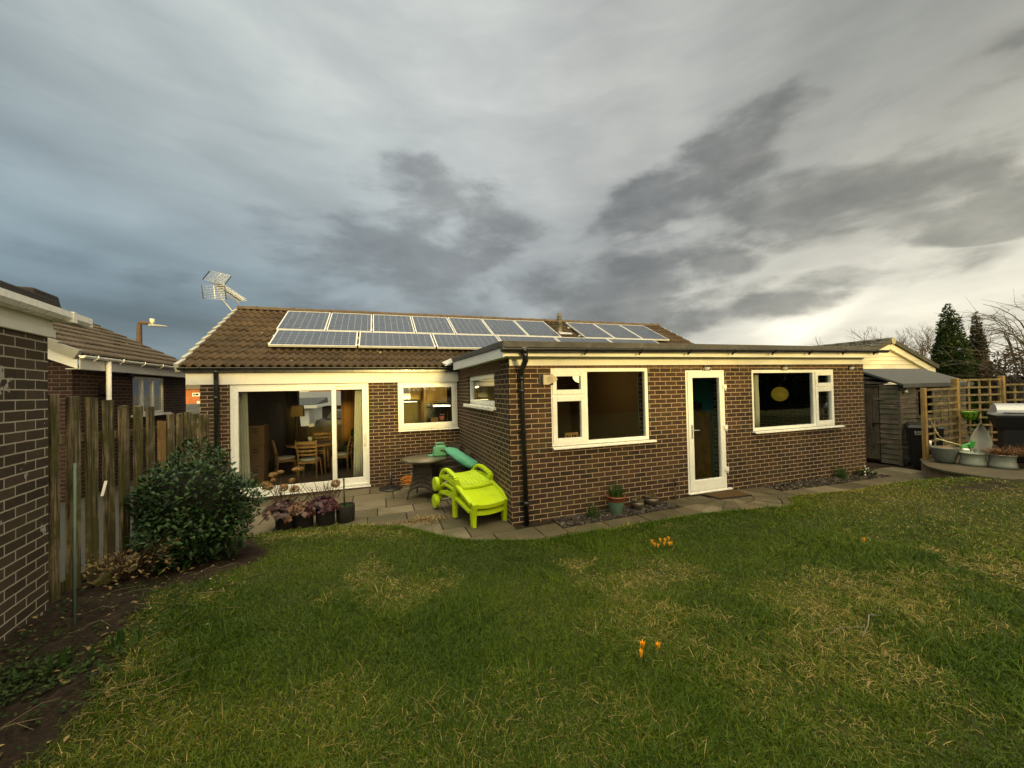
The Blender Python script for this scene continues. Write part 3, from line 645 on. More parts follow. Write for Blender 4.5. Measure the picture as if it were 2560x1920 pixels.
# back door
mb = MB(); ring(mb, toE, 3.238, 4.12, .085, 2.208, .05, .0, .07); lbox(mb, toE, 3.215, 4.20, -.055, .06, .060, .083); bd_ = mb.build('door', M['upvc'], house, bevel=.004, fixn=True)
mb = MB(); ring(mb, toE, 3.268, 4.092, .115, 2.18, .105, -.022, .045, .17); mb.build('door_leaf', M['upvc'], bd_, bevel=.008, fixn=True)
mb = MB(); lbox(mb, toE, 3.37, 3.99, .012, .018, .28, 2.08); mb.build('pane', M['glass'], bd_, fixn=True)
mb = MB(); lbox(mb, toE, 3.312, 3.338, -.034, -.022, 1.02, 1.26); mb.tube([toE(3.325,-.03,1.165), toE(3.325,-.07,1.165), toE(3.45,-.072,1.162)], .010, 8); mb.build('handle', M['chrome'], bd_, bevel=.003, fixn=True)
for z in (1.90, 1.17, .42):
    mb = MB(); lbox(mb, toE, 4.05, 4.13, -.045, -.020, z-.025, z+.045); mb.tube([toE(4.105,-.035,z-.06), toE(4.105,-.035,z+.05)], .016, 8); mb.build('hinge', M['upvc'], bd_, bevel=.003, fixn=True)

# ---- lights and boxes on the wall
M['lens'] = plain('lamp lens', (.55,.54,.50), .25, .08, 20, .02, .5)
for xl in (3.705, 5.66, 7.638):
    mb = MB(); mb.box(xl-.085, xl+.085, -.07, -.002, 2.262, 2.286); mb.box(xl-.075, xl+.075, -.02, -.002, 2.20, 2.262); lb = mb.build('outdoor_light', M['black'], house, bevel=.006)
    mb = MB(); mb.mesh([(xl+.062*math.cos(t_)*r_, -.021-.045*math.sqrt(max(0,1-r_*r_)), 2.262-.062*math.sin(t_)*r_) for r_ in (1,.8,.5,.15) for t_ in np.linspace(0, math.pi, 11)], [(i*11+j, i*11+j+1, (i+1)*11+j+1, (i+1)*11+j) for i in range(3) for j in range(10)], 0, True); mb.build('lens', M['lens'], lb, fixn=True)
mb = MB(); hx = [(.515,2.00),(.60,2.00),(.735,2.055),(.755,2.085),(.68,2.15),(.515,2.15)]
mb.hexa([(x,-.07,z) for x, z in hx], [(x,-.012,z) for x, z in hx]); ab = mb.build('alarm_box', plain('beige plastic', (.50,.42,.30), .45, .08, 5, .03), house, bevel=.008, fixn=True)
mb = MB(); mb.box(.47, .70, -.012, -.002, 1.995, 2.155); mb.build('back_plate', M['black'], ab)
mb = MB(); mb.lathe([(.004,0),(.05,0),(.05,.004),(.044,.004),(.04,.001)], 24); mb.lathe([(.0,0),(.01,0),(.01,.006),(.0,.007)], 10)
mb.v = [(.625+x, -.0705-z, 2.076+y) for x, y, z in mb.v]; mb.build('emblem', plain('beige ring', (.40,.33,.23), .5, .1, 6, .03), ab, fixn=True)
# ---- flue
mb = MB(); fx, fy, fz = 3.80, 5.93, 3.72
mb.lathe([(.115,-.15),(.115,.04),(.10,.06),(.072,.10),(.072,.32),(.092,.325),(.075,.34),(.072,.37),(.094,.375),(.088,.385),(.078,.40),(.074,.47),(.086,.475),(.070,.49),(.068,.55),(.078,.555),(.064,.57),(.060,.66),(.002,.665)], 24, (fx,fy,fz))
mb.build('flue', plain('flue grey', (.10,.092,.068), .6, .25, 12, .1, .4), house)
mb = MB(); mb.face([(fx-.14,fy-.30,fz-.055),(fx+.30,fy-.30,fz-.05),(fx+.34,fy-.18,fz+.01),(fx-.10,fy-.1,fz+.05)]); o = mb.build('lead_collar', M['lead'], house); o.modifiers.new('t','SOLIDIFY').thickness = .012

# ---- rooms seen through the glass
def room(x0, x1, y0, y1, z0, z1, nm, wl, fl=None, cut=None):
    mb = MB()
    mb.face([(x0,y0,z0),(x0,y0,z1),(x0,y1,z1),(x0,y1,z0)]); mb.face([(x1,y0,z0),(x1,y1,z0),(x1,y1,z1),(x1,y0,z1)])
    if cut: mb.wall(lambda a,d,z: (a, y1+d, z), x0, x1, z0, z1, .05, [cut])
    else: mb.face([(x0,y1,z0),(x0,y1,z1),(x1,y1,z1),(x1,y1,z0)])
    mb.face([(x0,y0,z0),(x1,y0,z0),(x1,y1,z0),(x0,y1,z0)], 1); mb.face([(x0,y0,z1),(x0,y1,z1),(x1,y1,z1),(x1,y0,z1)], 2)
    mb.build(nm, [wl, fl or M['carpet'], M['ceil']], house)
M['teal'] = plain('teal wall', (.05,.45,.50), .7, .06, 3, .02)
M['cream'] = plain('cream wall', (.22,.185,.075), .85, .06, 3, .02)
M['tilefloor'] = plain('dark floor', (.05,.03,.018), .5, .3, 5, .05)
room(-4.80, -1.62, MY+.27, 9.88, -.075, 2.30, 'inner_wall', M['wallp'], cut=(-4.45,-2.7,.79,2.04))
room(-1.60, .60, MY+.27, 6.7, -.075, 2.32, 'inner_wall', M['cream'], M['tilefloor'])
M['dim'] = plain('brown wall', (.21,.135,.06), .85, .1, 3, .02)
room(.27, 2.95, .27, 3.70, .03, 2.38, 'inner_wall', M['dim'])
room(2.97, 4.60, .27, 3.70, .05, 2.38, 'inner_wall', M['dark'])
room(4.62, 7.80, .27, 3.70, .03, 2.38, 'inner_wall', plain('olive wall', (.13,.115,.06), .85, .1, 3, .02))
mb = MB(); mb.box(4.50, 4.595, .275, 3.4, .055, 2.36); mb.box(3.75, 4.5, 2.2, 2.25, .055, 2.36); mb.build('teal_wall', M['teal'], house)
# ================================================================== INSIDE THE HOUSE
M['oak'] = wood('pale oak', (.30,.16,.06), (.40,.23,.09), None, 1, True, .5)
M['fabric'] = plain('cream fabric', (.62,.58,.46), .9, .08, 20, .2, .2)
M['curtain'] = plain('curtain', (.58,.56,.45), .9, .06, 6, .1, .1)
M['cab'] = plain('cream cupboard', (.62,.43,.13), .5, .05, 4, .03)
M['steel'] = plain('steel', (.5,.5,.48), .3, .06, 10, .02, .5, .8)
M['card'] = plain('cardboard', (.20,.12,.055), .85, .12, 5, .1, .1)
M['shade'] = plain('lamp shade', (.30,.20,.08), .8, .08, 6, .05)
M['darkwood'] = wood('dark wood', (.05,.022,.012), (.085,.04,.02), None, 1, True, .5)
FZ = -.075
def dining_chair():
    r = thing('dining_chair', 'pale wooden ladder back dining chair with cream seat, its back to the patio door', 'chair', (0,0,0), 'dining chairs round the table')
    mb = MB(); mb.lathe([(.02,.0),(.20,.0),(.222,.012),(.225,.03),(.20,.05),(.02,.058)], 20, (0,0,.43), sy=.95); mb.build('seat', M['fabric'], r)
    for sx in (-1, 1):
        mb = MB(); mb.tube([(sx*.20,-.21,0),(sx*.195,-.19,.42),(sx*.205,-.22,.65),(sx*.225,-.29,.93)], [.018,.022,.02,.016], 8); mb.build('leg', M['oak'], r)
        mb = MB(); mb.tube([(sx*.21,.20,0),(sx*.18,.17,.43)], [.014,.02], 8); mb.build('leg', M['oak'], r)
    mb = MB(); mb.box(-.18,.18,-.20,-.175,.37,.43); mb.box(-.17,.17,.15,.175,.37,.43); mb.box(-.19,-.165,-.18,.16,.37,.43); mb.box(.165,.19,-.18,.16,.37,.43); mb.build('seat_frame', M['oak'], r)
    for z, h in ((.87,.07),(.77,.045),(.68,.045),(.59,.045)):
        mb = MB(); q = -.20-max(0,(z-.45))*.17
        for i in range(8):
            a0, a1 = -.21+.42*i/8, -.21+.42*(i+1)/8; c0, c1 = q-.035*math.cos(a0/.21*1.5), q-.035*math.cos(a1/.21*1.5)
            mb.hexa([(a0,c0-.008,z-h/2),(a1,c1-.008,z-h/2),(a1,c1+.008,z-h/2),(a0,c0+.008,z-h/2)], [(a0,c0-.008,z+h/2),(a1,c1-.008,z+h/2),(a1,c1+.008,z+h/2),(a0,c0+.008,z+h/2)])
        mb.build('slat', M['oak'], r)
    return r
dc = dining_chair(); dc.location = (-3.37, 5.06, FZ); dc.rotation_euler = (0,0,R(-8))
dup(dc, (-3.98, 5.55, FZ), (0,0,R(-72)), 'pale wooden dining chair seen side on at the end of the table nearest the boxes')
dup(dc, (-3.30, 6.55, FZ), (0,0,R(185)), 'pale wooden dining chair on the far side of the table behind the orchid')
dup(dc, (-2.72, 5.55, FZ), (0,0,R(80)), 'pale wooden dining chair partly hidden behind the middle post of the patio door')
t = thing('dining_table', 'round wooden dining table behind the patio door', 'table', (-3.4,5.75,FZ))
mb = MB(); mb.lathe([(.02,.70),(.56,.70),(.60,.715),(.60,.735),(.02,.74)], 32, (-3.4,5.75,FZ)); mb.build('tabletop', M['oak'], t, bevel=0)
for dx, dy in ((-.32,-.32),(.32,-.32),(.32,.32),(-.32,.32)):
    mb = MB(); mb.tube([(-3.4+dx,5.75+dy,FZ),(-3.4+dx*.9,5.75+dy*.9,FZ+.7)], .025, 8); mb.build('leg', M['oak'], t)
t = thing('orchid', 'white flowering orchid in a white pot on the dining table', 'pot plant', (-3.5,6.0,.67))
mb = MB(); mb.lathe([(.045,0),(.06,.14),(.065,.145),(.055,.14),(.01,.11)], 16, (-3.5,6.0,.667)); mb.build('pot', M['upvc'], t)
mb = MB(); mb.tube([(-3.5,6.0,.78),(-3.49,5.98,.98),(-3.47,5.96,1.10),(-3.43,5.95,1.13)], .005, 5); mb.build('stem', plain('orchid stem',(.03,.06,.015),.6), t)
mb = MB()
for i in range(9):
    c = Vector((-3.47+random.uniform(-.05,.05), 5.95+random.uniform(-.04,.04), 1.10+random.uniform(-.07,.05)))
    for k in range(5):
        a = k*1.257; d = Vector((math.cos(a),-.2,math.sin(a)))*.035; e = Vector((-math.sin(a),0,math.cos(a)))*.014
        mb.face([c, c+d*.5+e, c+d, c+d*.5-e])
mb.build('flower', plain('white petal',(.75,.74,.72),.6), t)
t = thing('floor_lamp', 'tripod floor lamp with square tan shade beside the front window', 'lamp', (-4.13,8.0,FZ))
mb = MB(); mb.hexa([(-4.30,7.85,1.26),(-3.96,7.85,1.26),(-3.96,8.15,1.26),(-4.30,8.15,1.26)], [(-4.27,7.88,1.59),(-3.98,7.88,1.59),(-3.98,8.12,1.59),(-4.27,8.12,1.59)]); mb.build('lamp_shade', M['shade'], t)
for dx, dy in ((-.16,-.1),(.16,-.1),(0,.18)):
    mb = MB(); mb.tube([(-4.13+dx,8+dy,FZ),(-4.13+dx*.3,8+dy*.3,1.26)], .016, 6); mb.build('leg', M['darkwood'], t)
for i, (nm, z0, z1) in enumerate((('bottom', FZ, .33), ('middle', .335, .80), ('top', .805, 1.25))):
    t = thing('cardboard_box', {'bottom':'brown cardboard box at the foot of the stack beside the left curtain','middle':'brown cardboard box in the middle of the stack beside the left curtain','top':'brown cardboard box on top of the stack beside the left curtain'}[nm], 'box', (-4.4,4.95,z0), 'stacked cardboard boxes')
    mb = MB(); mb.box(-4.57+.01*i,-4.26+.01*i,4.75,5.15,z0,z1); mb.build('carton', M['card'], t, bevel=.006)
    mb = MB()
    for zz_ in (.66,.80):
        for k in range(4): mb.box(-4.46+k*.024,-4.443+k*.024,4.744,4.7485,z0+(z1-z0)*zz_,z0+(z1-z0)*zz_+.028)
    mb.build('print', M['dark'], t)
def curtain(nm, label, x0, x1, xb0, xb1, y, z0, z1, mat=None, axis='x'):
    mb = MB(); n = 28; rows = 6; vs = []
    for j in range(rows+1):
        f = j/rows; a0, a1 = xb0+(x0-xb0)*f, xb1+(x1-xb1)*f; z = z0+(z1-z0)*f
        for i in range(n+1):
            u = i/n; d = .022*math.sin(u*6.28*4.5+.6*math.sin(j*.7)); vs.append((a0+(a1-a0)*u, y+d, z))
    mb.mesh(vs, [(j*(n+1)+i, j*(n+1)+i+1, (j+1)*(n+1)+i+1, (j+1)*(n+1)+i) for j in range(rows) for i in range(n)], 0, True)
    o = mb.build(nm, mat or M['curtain']); o.modifiers.new('t','SOLIDIFY').thickness = .004
    return tag(o, label, 'curtain')
curtain('curtain', 'pale curtain hanging at the left end of the patio door', -4.56, -4.39, -4.56, -4.34, 4.10, -.05, 2.08)
curtain('curtain', 'pale green curtain gathered at the right end of the patio door by the handle', -2.29, -2.14, -2.36, -2.14, 4.10, -.05, 2.08)
curtain('curtain', 'amber curtain in the living room right of its front window', -3.05, -2.45, -3.05, -2.45, 9.7, .2, 2.08, plain('amber curtain',(.40,.19,.05),.9,.1,8))
curtain('curtain', 'cream curtain at the right edge of the wide extension window', 2.53, 2.67, 2.53, 2.67, .36, 1.08, 2.2)
curtain('curtain', 'cream curtain at the left edge of the window right of the white door', 5.30, 5.42, 5.30, 5.42, .36, 1.08, 2.18)
curtain('curtain', 'cream curtain behind the small casements right of the white door', 7.24, 7.45, 7.24, 7.45, .36, 1.05, 2.18)
t = thing('armchair', 'dark green armchair behind the sliding panel of the patio door', 'armchair', (-2.2,6.3,FZ))
M['green_f'] = plain('dark green fabric', (.022,.028,.012), .9, .2, 20, .2, .1)
mb = MB(); mb.box(-2.55,-1.75,6.0,6.7,FZ+.1,.36); mb.build('seat', M['green_f'], t, bevel=.06)
mb = MB(); mb.box(-2.55,-1.75,6.55,6.8,.3,.92); mb.build('backrest', M['green_f'], t, bevel=.07)
for x in (-2.72,-1.77):
    mb = MB(); mb.box(x,x+.16,5.95,6.75,FZ+.05,.55); mb.build('arm', M['green_f'], t, bevel=.05)
# kitchen
t = thing('kitchen_units', 'cream kitchen wall cupboards with tall oven housing', 'kitchen units', (-.2,6.0,FZ))
mb = MB(); mb.box(-.54,.12,6.03,6.6,FZ,2.28); mb.build('carcass', M['cab'], t)
for x0, x1 in ((-.525,-.205),(-.198,.115)):
    mb = MB(); mb.box(x0,x1,6.0,6.03,1.64,2.25); mb.build('door', M['cab'], t, bevel=.006)
mb = MB(); mb.tube([(-.49,5.985,1.68),(-.49,5.975,1.70),(-.49,5.975,1.80),(-.49,5.985,1.82)], .007, 6); mb.build('handle', M['black'], t)
mb = MB(); mb.box(-1.30,-.60,6.35,6.69,1.70,2.30); mb.build('wall_unit', M['cab'], t, bevel=.005)
mb = MB(); mb.box(-.60,-.545,5.6,6.65,FZ,2.28); mb.build('end_panel', plain('tan panel',(.30,.19,.06),.6), t)
mb = MB(); mb.box(-1.58,-.62,6.02,6.66,FZ,.84); mb.box(-1.58,-.62,6.0,6.66,.84,.88); mb.build('worktop', M['dark'], t)
t = thing('oven', 'black built in oven with two pale knobs in the kitchen', 'oven', (-.2,6.0,.9))
mb = MB(); mb.box(-.52,.10,5.985,6.03,1.02,1.60); mb.build('body', M['black'], t, bevel=.006)
mb = MB(); mb.tube([(-.48,5.95,1.475),(.06,5.95,1.475)], .013, 8); mb.build('handle', M['steel'], t)
for x in (-.42,-.31):
    mb = MB(); mb.tube([(x,5.985,1.555),(x,5.96,1.555)], .019, 10); mb.build('knob', M['upvc'], t)
t = thing('cooker_hood', 'steel cooker hood with lit underside in the kitchen window', 'cooker hood', (-1.0,6.3,1.7))
mb = MB(); mb.hexa([(-1.30,5.95,1.66),(-.68,5.95,1.66),(-.68,6.34,1.66),(-1.30,6.34,1.66)], [(-1.30,6.1,1.72),(-.72,6.1,1.72),(-.72,6.34,1.72),(-1.30,6.34,1.72)]); mb.box(-1.18,-.92,6.12,6.34,1.725,2.30); mb.build('canopy', M['steel'], t, bevel=.004)
mb = MB(); mb.box(-1.2,-.75,6.0,6.05,1.648,1.657); mb.build('lamp', emit('hood lamp',(1,.80,.42),6.0), t)
t = thing('strip_light', 'glowing strip light across the kitchen', 'light', (-.05,5.3,1.5))
mb = MB(); mb.tube([(-.42,5.0,1.555),(.02,5.0,1.535)], .012, 8); mb.build('tube', emit('strip light',(1,.90,.55),5.0), t)
mb = MB(); mb.box(-.44,.04,5.02,5.06,1.55,1.575); mb.build('fitting', M['upvc'], t)
t = thing('kitchen_tap', 'tall curved kitchen tap behind the kitchen window', 'tap', (-1.0,4.25,.95))
mb = MB(); mb.tube([(-1.0,4.25,.95),(-1.0,4.25,1.30)]+[(-1.0+.07*math.sin(a_), 4.25, 1.30+.06*(1-math.cos(a_))/1.0) for a_ in (.8,1.6,2.4,3.1)]+[(-.99,4.25,1.30)], .009, 8); mb.build('spout', M['chrome'], t)
tag((lambda mb: (mb.box(-1.38,-.03,4.05,4.55,.90,.95), mb.build('kitchen_sink', M['steel']))[1])(MB()), 'steel sink worktop behind the kitchen window sill', 'sink')
tag((lambda mb: (mb.box(-.60,-.42,4.20,4.24,1.12,1.30), mb.build('chopping_board', M['card'], bevel=.01))[1])(MB()), 'tan board standing on the kitchen window sill', 'board')
t = thing('pot_plant', 'pink flowers in a small pot on the kitchen window sill', 'pot plant', (-.32,4.2,1.1))
mb = MB(); mb.lathe([(.05,0),(.065,.1),(.06,.1)], 12, (-.33,4.2,1.22)); mb.build('pot', plain('pink pot',(.45,.13,.10),.6), t)
mb = MB()
for i in range(50):
    c = Vector((-.30+random.uniform(-.13,.13), 4.2+random.uniform(-.05,.05), 1.14+random.uniform(0,.10))); d = Vector((random.uniform(-1,1),random.uniform(-1,0),random.uniform(-.3,1)))*.035; e = Vector((.012,0,.012)); mb.face([c-d,c+e,c+d,c-e])
mb.build('foliage', plain('dark leaf',(.02,.04,.012),.6), t)
mb = MB()
for x in (-.36,-.31,-.27): mb.lathe([(.002,-.012),(.014,.0),(.008,.016),(.002,.018)], 8, (x,4.19,1.36))
mb.build('flower', plain('pink petal',(.65,.28,.35),.6), t)
# rooms of the extension
t = thing('ceiling_lamp', 'bright yellow globe lamp seen through the top casement of the wide window', 'lamp', (1.05,2.0,2.2))
mb = MB(); mb.lathe([(.005,-.14)]+[(.14*math.sin(a_),-.14*math.cos(a_)) for a_ in np.linspace(.2,2.95,12)]+[(.005,.14)], 24, (2.06,1.6,2.19)); mb.build('globe', emit('lit globe',(1,.74,.22),2.2), t)
mb = MB(); mb.tube([(2.06,1.6,2.32),(2.06,1.6,2.38)], .03, 8); mb.build('ceiling_rose', M['upvc'], t)
t = thing('pendant_lamp', 'yellow paper globe lamp hanging in the room right of the white door', 'lamp', (7.15,1.35,1.7))
mb = MB(); mb.lathe([(.01,-.168)]+[(.17*math.sin(a_)*(1+.012*math.cos(a_*14)),-.17*math.cos(a_)) for a_ in np.linspace(.15,2.99,44)]+[(.01,.168)], 28, (7.18,1.2,1.695)); mb.build('globe', emit('paper globe',(.60,.40,.035),.12), t)
mb = MB(); mb.tube([(7.18,1.2,1.89),(7.18,1.2,2.38)], .006, 6); mb.build('flex', M['black'], t)
t = thing('wooden_chair', 'orange wooden slatted chair back at the bottom of the wide window', 'chair', (1.63,1.2,.03))
mb = MB(); mb.box(1.49,1.77,1.19,1.22,1.06,1.10); mb.build('top_rail', M['oak'], t, bevel=.004)
for x in (1.49,1.735):
    mb = MB(); mb.box(x,x+.035,1.185,1.225,.03,1.06); mb.build('leg', M['oak'], t)
for x in (1.56,1.61,1.66):
    mb = MB(); mb.box(x,x+.03,1.195,1.215,.5,1.06); mb.build('slat', M['oak'], t)
mb = MB(); mb.box(1.48,1.78,.82,1.22,.46,.49); mb.build('seat', M['oak'], t)
t = thing('wardrobe', 'orange wooden cupboard standing in the hall behind the white door', 'cupboard', (4.6,1.2,.05))
mb = MB(); mb.box(4.33,4.42,.60,.99,.055,1.42); mb.build('carcass', wood('orange wood',(.42,.17,.04),(.55,.24,.06),None,1,True,.4), t, bevel=.006)
mb = MB(); mb.box(4.34,4.41,.80,.98,1.425,1.60); mb.build('box_on_top', M['dark'], t)
t = thing('roller_blind', 'cream roller blind half lowered behind the small side window', 'blind', (.3,1.75,2.1))
mb = MB(); mb.box(.29,.30,.82,2.68,1.97,2.2); mb.tube([(.30,.82,2.19),(.30,2.68,2.19)], .022, 10); mb.build('fabric', M['fabric'], t)
mb = MB(); mb.box(.282,.302,.82,2.68,1.955,1.969); mb.build('bottom_bar', M['upvc'], t)

# lit kitchen, hood and globe lamps, plus a living room point light
def lamp(nm, loc, e, col, r=.08):
    d = bpy.data.lights.new(nm, 'POINT'); d.energy = e; d.color = col; d.shadow_soft_size = r; o = bpy.data.objects.new(nm, d); COL.objects.link(o); o.location = loc
lamp('kitchen_light', (-.6,5.2,2.15), 10, (1,.74,.34), .15)
lamp('hood_light', (-.98,6.02,1.6), 2.5, (1,.78,.38), .05)
lamp('globe_light', (2.06,1.3,2.0), 2.2, (1,.74,.32), .12)
lamp('room_light', (-2.3,8.8,1.9), 1.5, (1,.62,.22), .12)  # warm point light without a lamp model of its own

# ================================================================== ON THE ROOF
def panel(nm, label, W_, H_, group):
    r = thing(nm, label, 'solar panel', (0,0,0), group)
    mb = MB(); b = .026; mb.box(0,W_,0,b,0,.045); mb.box(0,W_,H_-b,H_,0,.045); mb.box(0,b,b,H_-b,0,.045); mb.box(W_-b,W_,b,H_-b,0,.045); mb.build('frame', M['alu'], r)
    mb = MB(); mb.box(b,W_-b,b,H_-b,.008,.040); mb.build('cell_sheet', M['cells'], r)
    return r
def on_roof(x, s, h): return (x, EY+s*cs-h*sn, EZ-.03+s*sn+h*cs)
ordn = ['first','second','third','fourth','fifth','sixth','seventh']
S1, S2 = .86, 1.905
pp = panel('solar_panel', 'upright solar panel, first from the left in the upper row', 1.055, 1.50, 'solar panels on the roof'); pp.location = on_roof(-4.07, S2, .11); pp.rotation_euler = (R(27.7),0,0)
for i in range(1, 7): dup(pp, on_roof(-4.07+1.083*i, S2, .11), (R(27.7),0,0), 'upright solar panel, %s of seven from the left in the upper row' % ordn[i])
for i, x in enumerate((4.32, 5.40, 6.48)): dup(pp, on_roof(x, S2, .11), (R(27.7),0,0), 'upright solar panel, %s panel to the right of the flue in the upper row' % ordn[i])
lp = panel('solar_panel', 'wide solar panel, first from the left in the lower row', 1.775, 1.0, 'solar panels on the roof'); lp.location = on_roof(-4.03, S1, .11); lp.rotation_euler = (R(27.7),0,0)
for i in range(1, 6): dup(lp, on_roof(-4.03+1.815*i, S1, .11), (R(27.7),0,0), 'wide solar panel, %s from the left in the lower row' % ordn[i])
mb = MB()
for s in (S1+.25, S1+.75, S2+.35, S2+1.15):
    x1 = 6.9 if s < 1.8 else 3.55
    a, b_ = on_roof(-4.09, s, .075), on_roof(x1, s, .075); mb.bar(a, b_, .04, .045, up=(0,-sn,cs))
    if s > 1.8: mb.bar(on_roof(4.25, s, .075), on_roof(7.6, s, .075), .04, .045, up=(0,-sn,cs))
tag(mb.build('mounting_rail', M['alu']), 'aluminium mounting rails holding the solar panels above the tiles', 'rail')
# aerial
M['alum_w'] = plain('pale aluminium', (.66,.66,.66), .4, .05, 20, .02, .5, .2)
t = thing('television_aerial', 'white television aerial with grid reflector on a bent pole at the roof end', 'aerial', (-5.41,6.71,4.07))
mb = MB(); mb.tube([(-5.41,6.71,3.95),(-5.41,6.71,4.12),(-5.43,6.72,4.20),(-5.67,6.90,4.48),(-5.72,6.92,4.57),(-5.73,6.95,4.70)], .021, 8); mb.box(-5.46,-5.36,6.70,6.76,3.93,4.08); mb.build('mast', M['metal'], t)
b0, b1 = Vector((-5.93,6.88,4.97)), Vector((-5.66,8.17,4.73))
b0, b1 = Vector((-5.93,6.86,4.975)), Vector((-5.60,8.05,4.745))
mb = MB(); mb.tube([b0, b1], .016, 6); mb.bar((-5.82,6.98,4.955),(-5.74,7.16,4.92),.06,.05); mb.tube([(-5.76,7.05,4.92),(-5.80,7.0,4.75),(-5.74,6.95,4.66)],.010,6); mb.build('boom', M['metal'], t)
for nm, P in (('reflector', [(-5.95,6.88,5.26),(-5.42,6.70,5.11),(-5.64,6.94,4.93),(-6.20,7.13,5.08)]), ('reflector', [(-6.23,7.14,4.93),(-5.64,6.94,4.89),(-5.56,6.76,4.48),(-6.13,6.96,4.53)])):
    A, B, C_, D_ = map(Vector, P); mb = MB()
    for k in range(9): f = k/8; mb.tube([A.lerp(D_, f), B.lerp(C_, f)], .005, 4)
    mb.tube([A, D_], .011, 5, 1); mb.tube([B, C_], .011, 5, 1); mb.tube([A.lerp(B,.52), D_.lerp(C_,.52)], .011, 5)
    mb.build(nm, [M['alum_w'], M['black']], t)
mb = MB(); d = (b1-b0).normalized(); sdv = Vector((.85,-.25,.35)).normalized(); sdv = (sdv-d*sdv.dot(d)).normalized(); upv = d.cross(sdv)
for k in range(13):
    c = b0.lerp(b1, .26+.74*k/12)
    for s_ in (-1, 1):
        for r_ in (-1,1):
            mb.tube([c, c+sdv*s_*.045+upv*r_*.03-d*.0, c+sdv*s_*.10+upv*r_*.035+d*.03, c+sdv*s_*.145+upv*r_*.025+d*.05], .010, 4)
mb.build('director', M['alum_w'], t)

# ================================================================== GARAGE AT THE LEFT
ga = R(8.5); gd = Vector((-math.sin(ga), math.cos(ga), 0)); gn = Vector((math.cos(ga), math.sin(ga), 0)); G0 = Vector((-4.285,-1.225,0))
def gl(a, d, z): q = G0+gd*a-gn*d; return (q.x, q.y, z)      # a along (0 = far corner, minus = towards us), d inwards
t = thing('brick_garage', 'dark brick garage wall with white gutter at the left edge', 'garage', tuple(G0))
mb = MB(); mb.wall(gl, -7, 0, -.1, 2.56, 2.6, []); gw = mb.build('wall', M['brick_g'], t, fixn=True)
mb = MB(); lbox(mb, gl, -7, .03, -.02, -.002, 2.43, 2.60); lbox(mb, gl, -7, .03, -.035, -.02, 2.43, 2.50); lbox(mb, gl, -7, .02, -.12, -.02, 2.575, 2.60); mb.build('fascia_board', M['board'], t, bevel=.005, fixn=True)
mb = MB(); P = [(-.125,0),(-.125,.0),(-.05,0),(-.03,.03),(-.03,.062),(-.036,.062),(-.036,.034),(-.054,.008),(-.12,.008),(-.14,.034),(-.14,.07),(-.152,.07),(-.152,.03)]
P = [(-.045,0),(-.125,0),(-.15,.028),(-.15,.075),(-.141,.075),(-.141,.032),(-.121,.009),(-.05,.009),(-.03,.032),(-.03,.075),(-.022,.075),(-.022,.028)]
k = len(P); vs = [gl(a, d, 2.565+z) for a in (-7, .30) for d, z in P]; mb.mesh(vs, [(j,(j+1)%k,k+(j+1)%k,k+j) for j in range(k)]); lbox(mb, gl, .295,.303,-.15,-.022,2.567,2.64); lbox(mb, gl, -.02,.03,-.157,-.015,2.558,2.645); mb.build('gutter', M['upvc'], t, fixn=True)
mb = MB()
lbox(mb, gl, -7, .06, .0, 2.66, 2.605, 2.70)
c = [gl(a,d,z) for a,d,z in ((-7,-.07,2.62),(.07,-.07,2.62),(.07,.20,2.62),(-7,.20,2.62),(-7,-.05,2.735),(.05,-.05,2.735),(.05,.14,2.735),(-7,.14,2.735))]; mb.hexa(c[:4], c[4:])
c = [gl(a,d,z) for a,d,z in ((-.30,-.06,2.62),(.09,-.06,2.62),(.09,2.7,2.62),(-.30,2.7,2.62),(-.26,-.04,2.775),(.06,-.04,2.775),(.06,2.66,2.775),(-.26,2.66,2.775))]; mb.hexa(c[:4], c[4:])
mb.build('roof', plain('black felt', (.018,.015,.013), .8, .4, 8, .4, .3), t, bevel=.015, fixn=True)

# ================================================================== NEIGHBOUR'S BUNGALOW
t = nb = thing('neighbour_bungalow', 'dark brick neighbouring bungalow with white gutter beyond the wooden palings', 'house', (-10,6.5,0))
NX = -7.25; toN = lambda a, d, z: (NX-d, a, z)
mb = MB(); mb.wall(toN, 4.27, 8.84, -.3, 2.6, .25, [(6.18,7.64,1.53,2.45)]); mb.wall(lambda a,d,z: (a, 4.27+d, z), -14, NX-.25, -.3, 2.6, .25, []); mb.wall(lambda a,d,z: (a, 8.84-d, z), -14, NX-.25, -.3, 2.6, .25, [])
mb.face([(NX,4.275,2.6),(-14,4.275,2.6),(-10.6,4.275,4.3)])
mb.build('wall', M['brick_n'], nb, fixn=True)
nt = math.radians(27.7); nc, ns = math.cos(nt), math.sin(nt)
NEX, NEZ = NX+.24, 2.765
tile_roof('roof', (NEX, 4.02, NEZ), (0,1,0), (-nc,0,ns), (ns,0,nc), 5.05, 3.85, .30, .33, M['tile_n'], nb, 2, .024, .028)
mb = MB(); mb.hexa([(NEX-.05,4.06,NEZ-.10),(NEX-.05,9.05,NEZ-.10),(NEX-.05-3.8*nc,9.05,NEZ-.10+3.8*ns),(NEX-.05-3.8*nc,4.06,NEZ-.10+3.8*ns)], [(NEX-.05,4.06,NEZ-.02),(NEX-.05,9.05,NEZ-.02),(NEX-.05-3.8*nc,9.05,NEZ-.02+3.8*ns),(NEX-.05-3.8*nc,4.06,NEZ-.02+3.8*ns)]); mb.build('roof_deck', M['black'], nb, fixn=True)
ap = (NEX-3.84*nc, NEZ+3.84*ns)
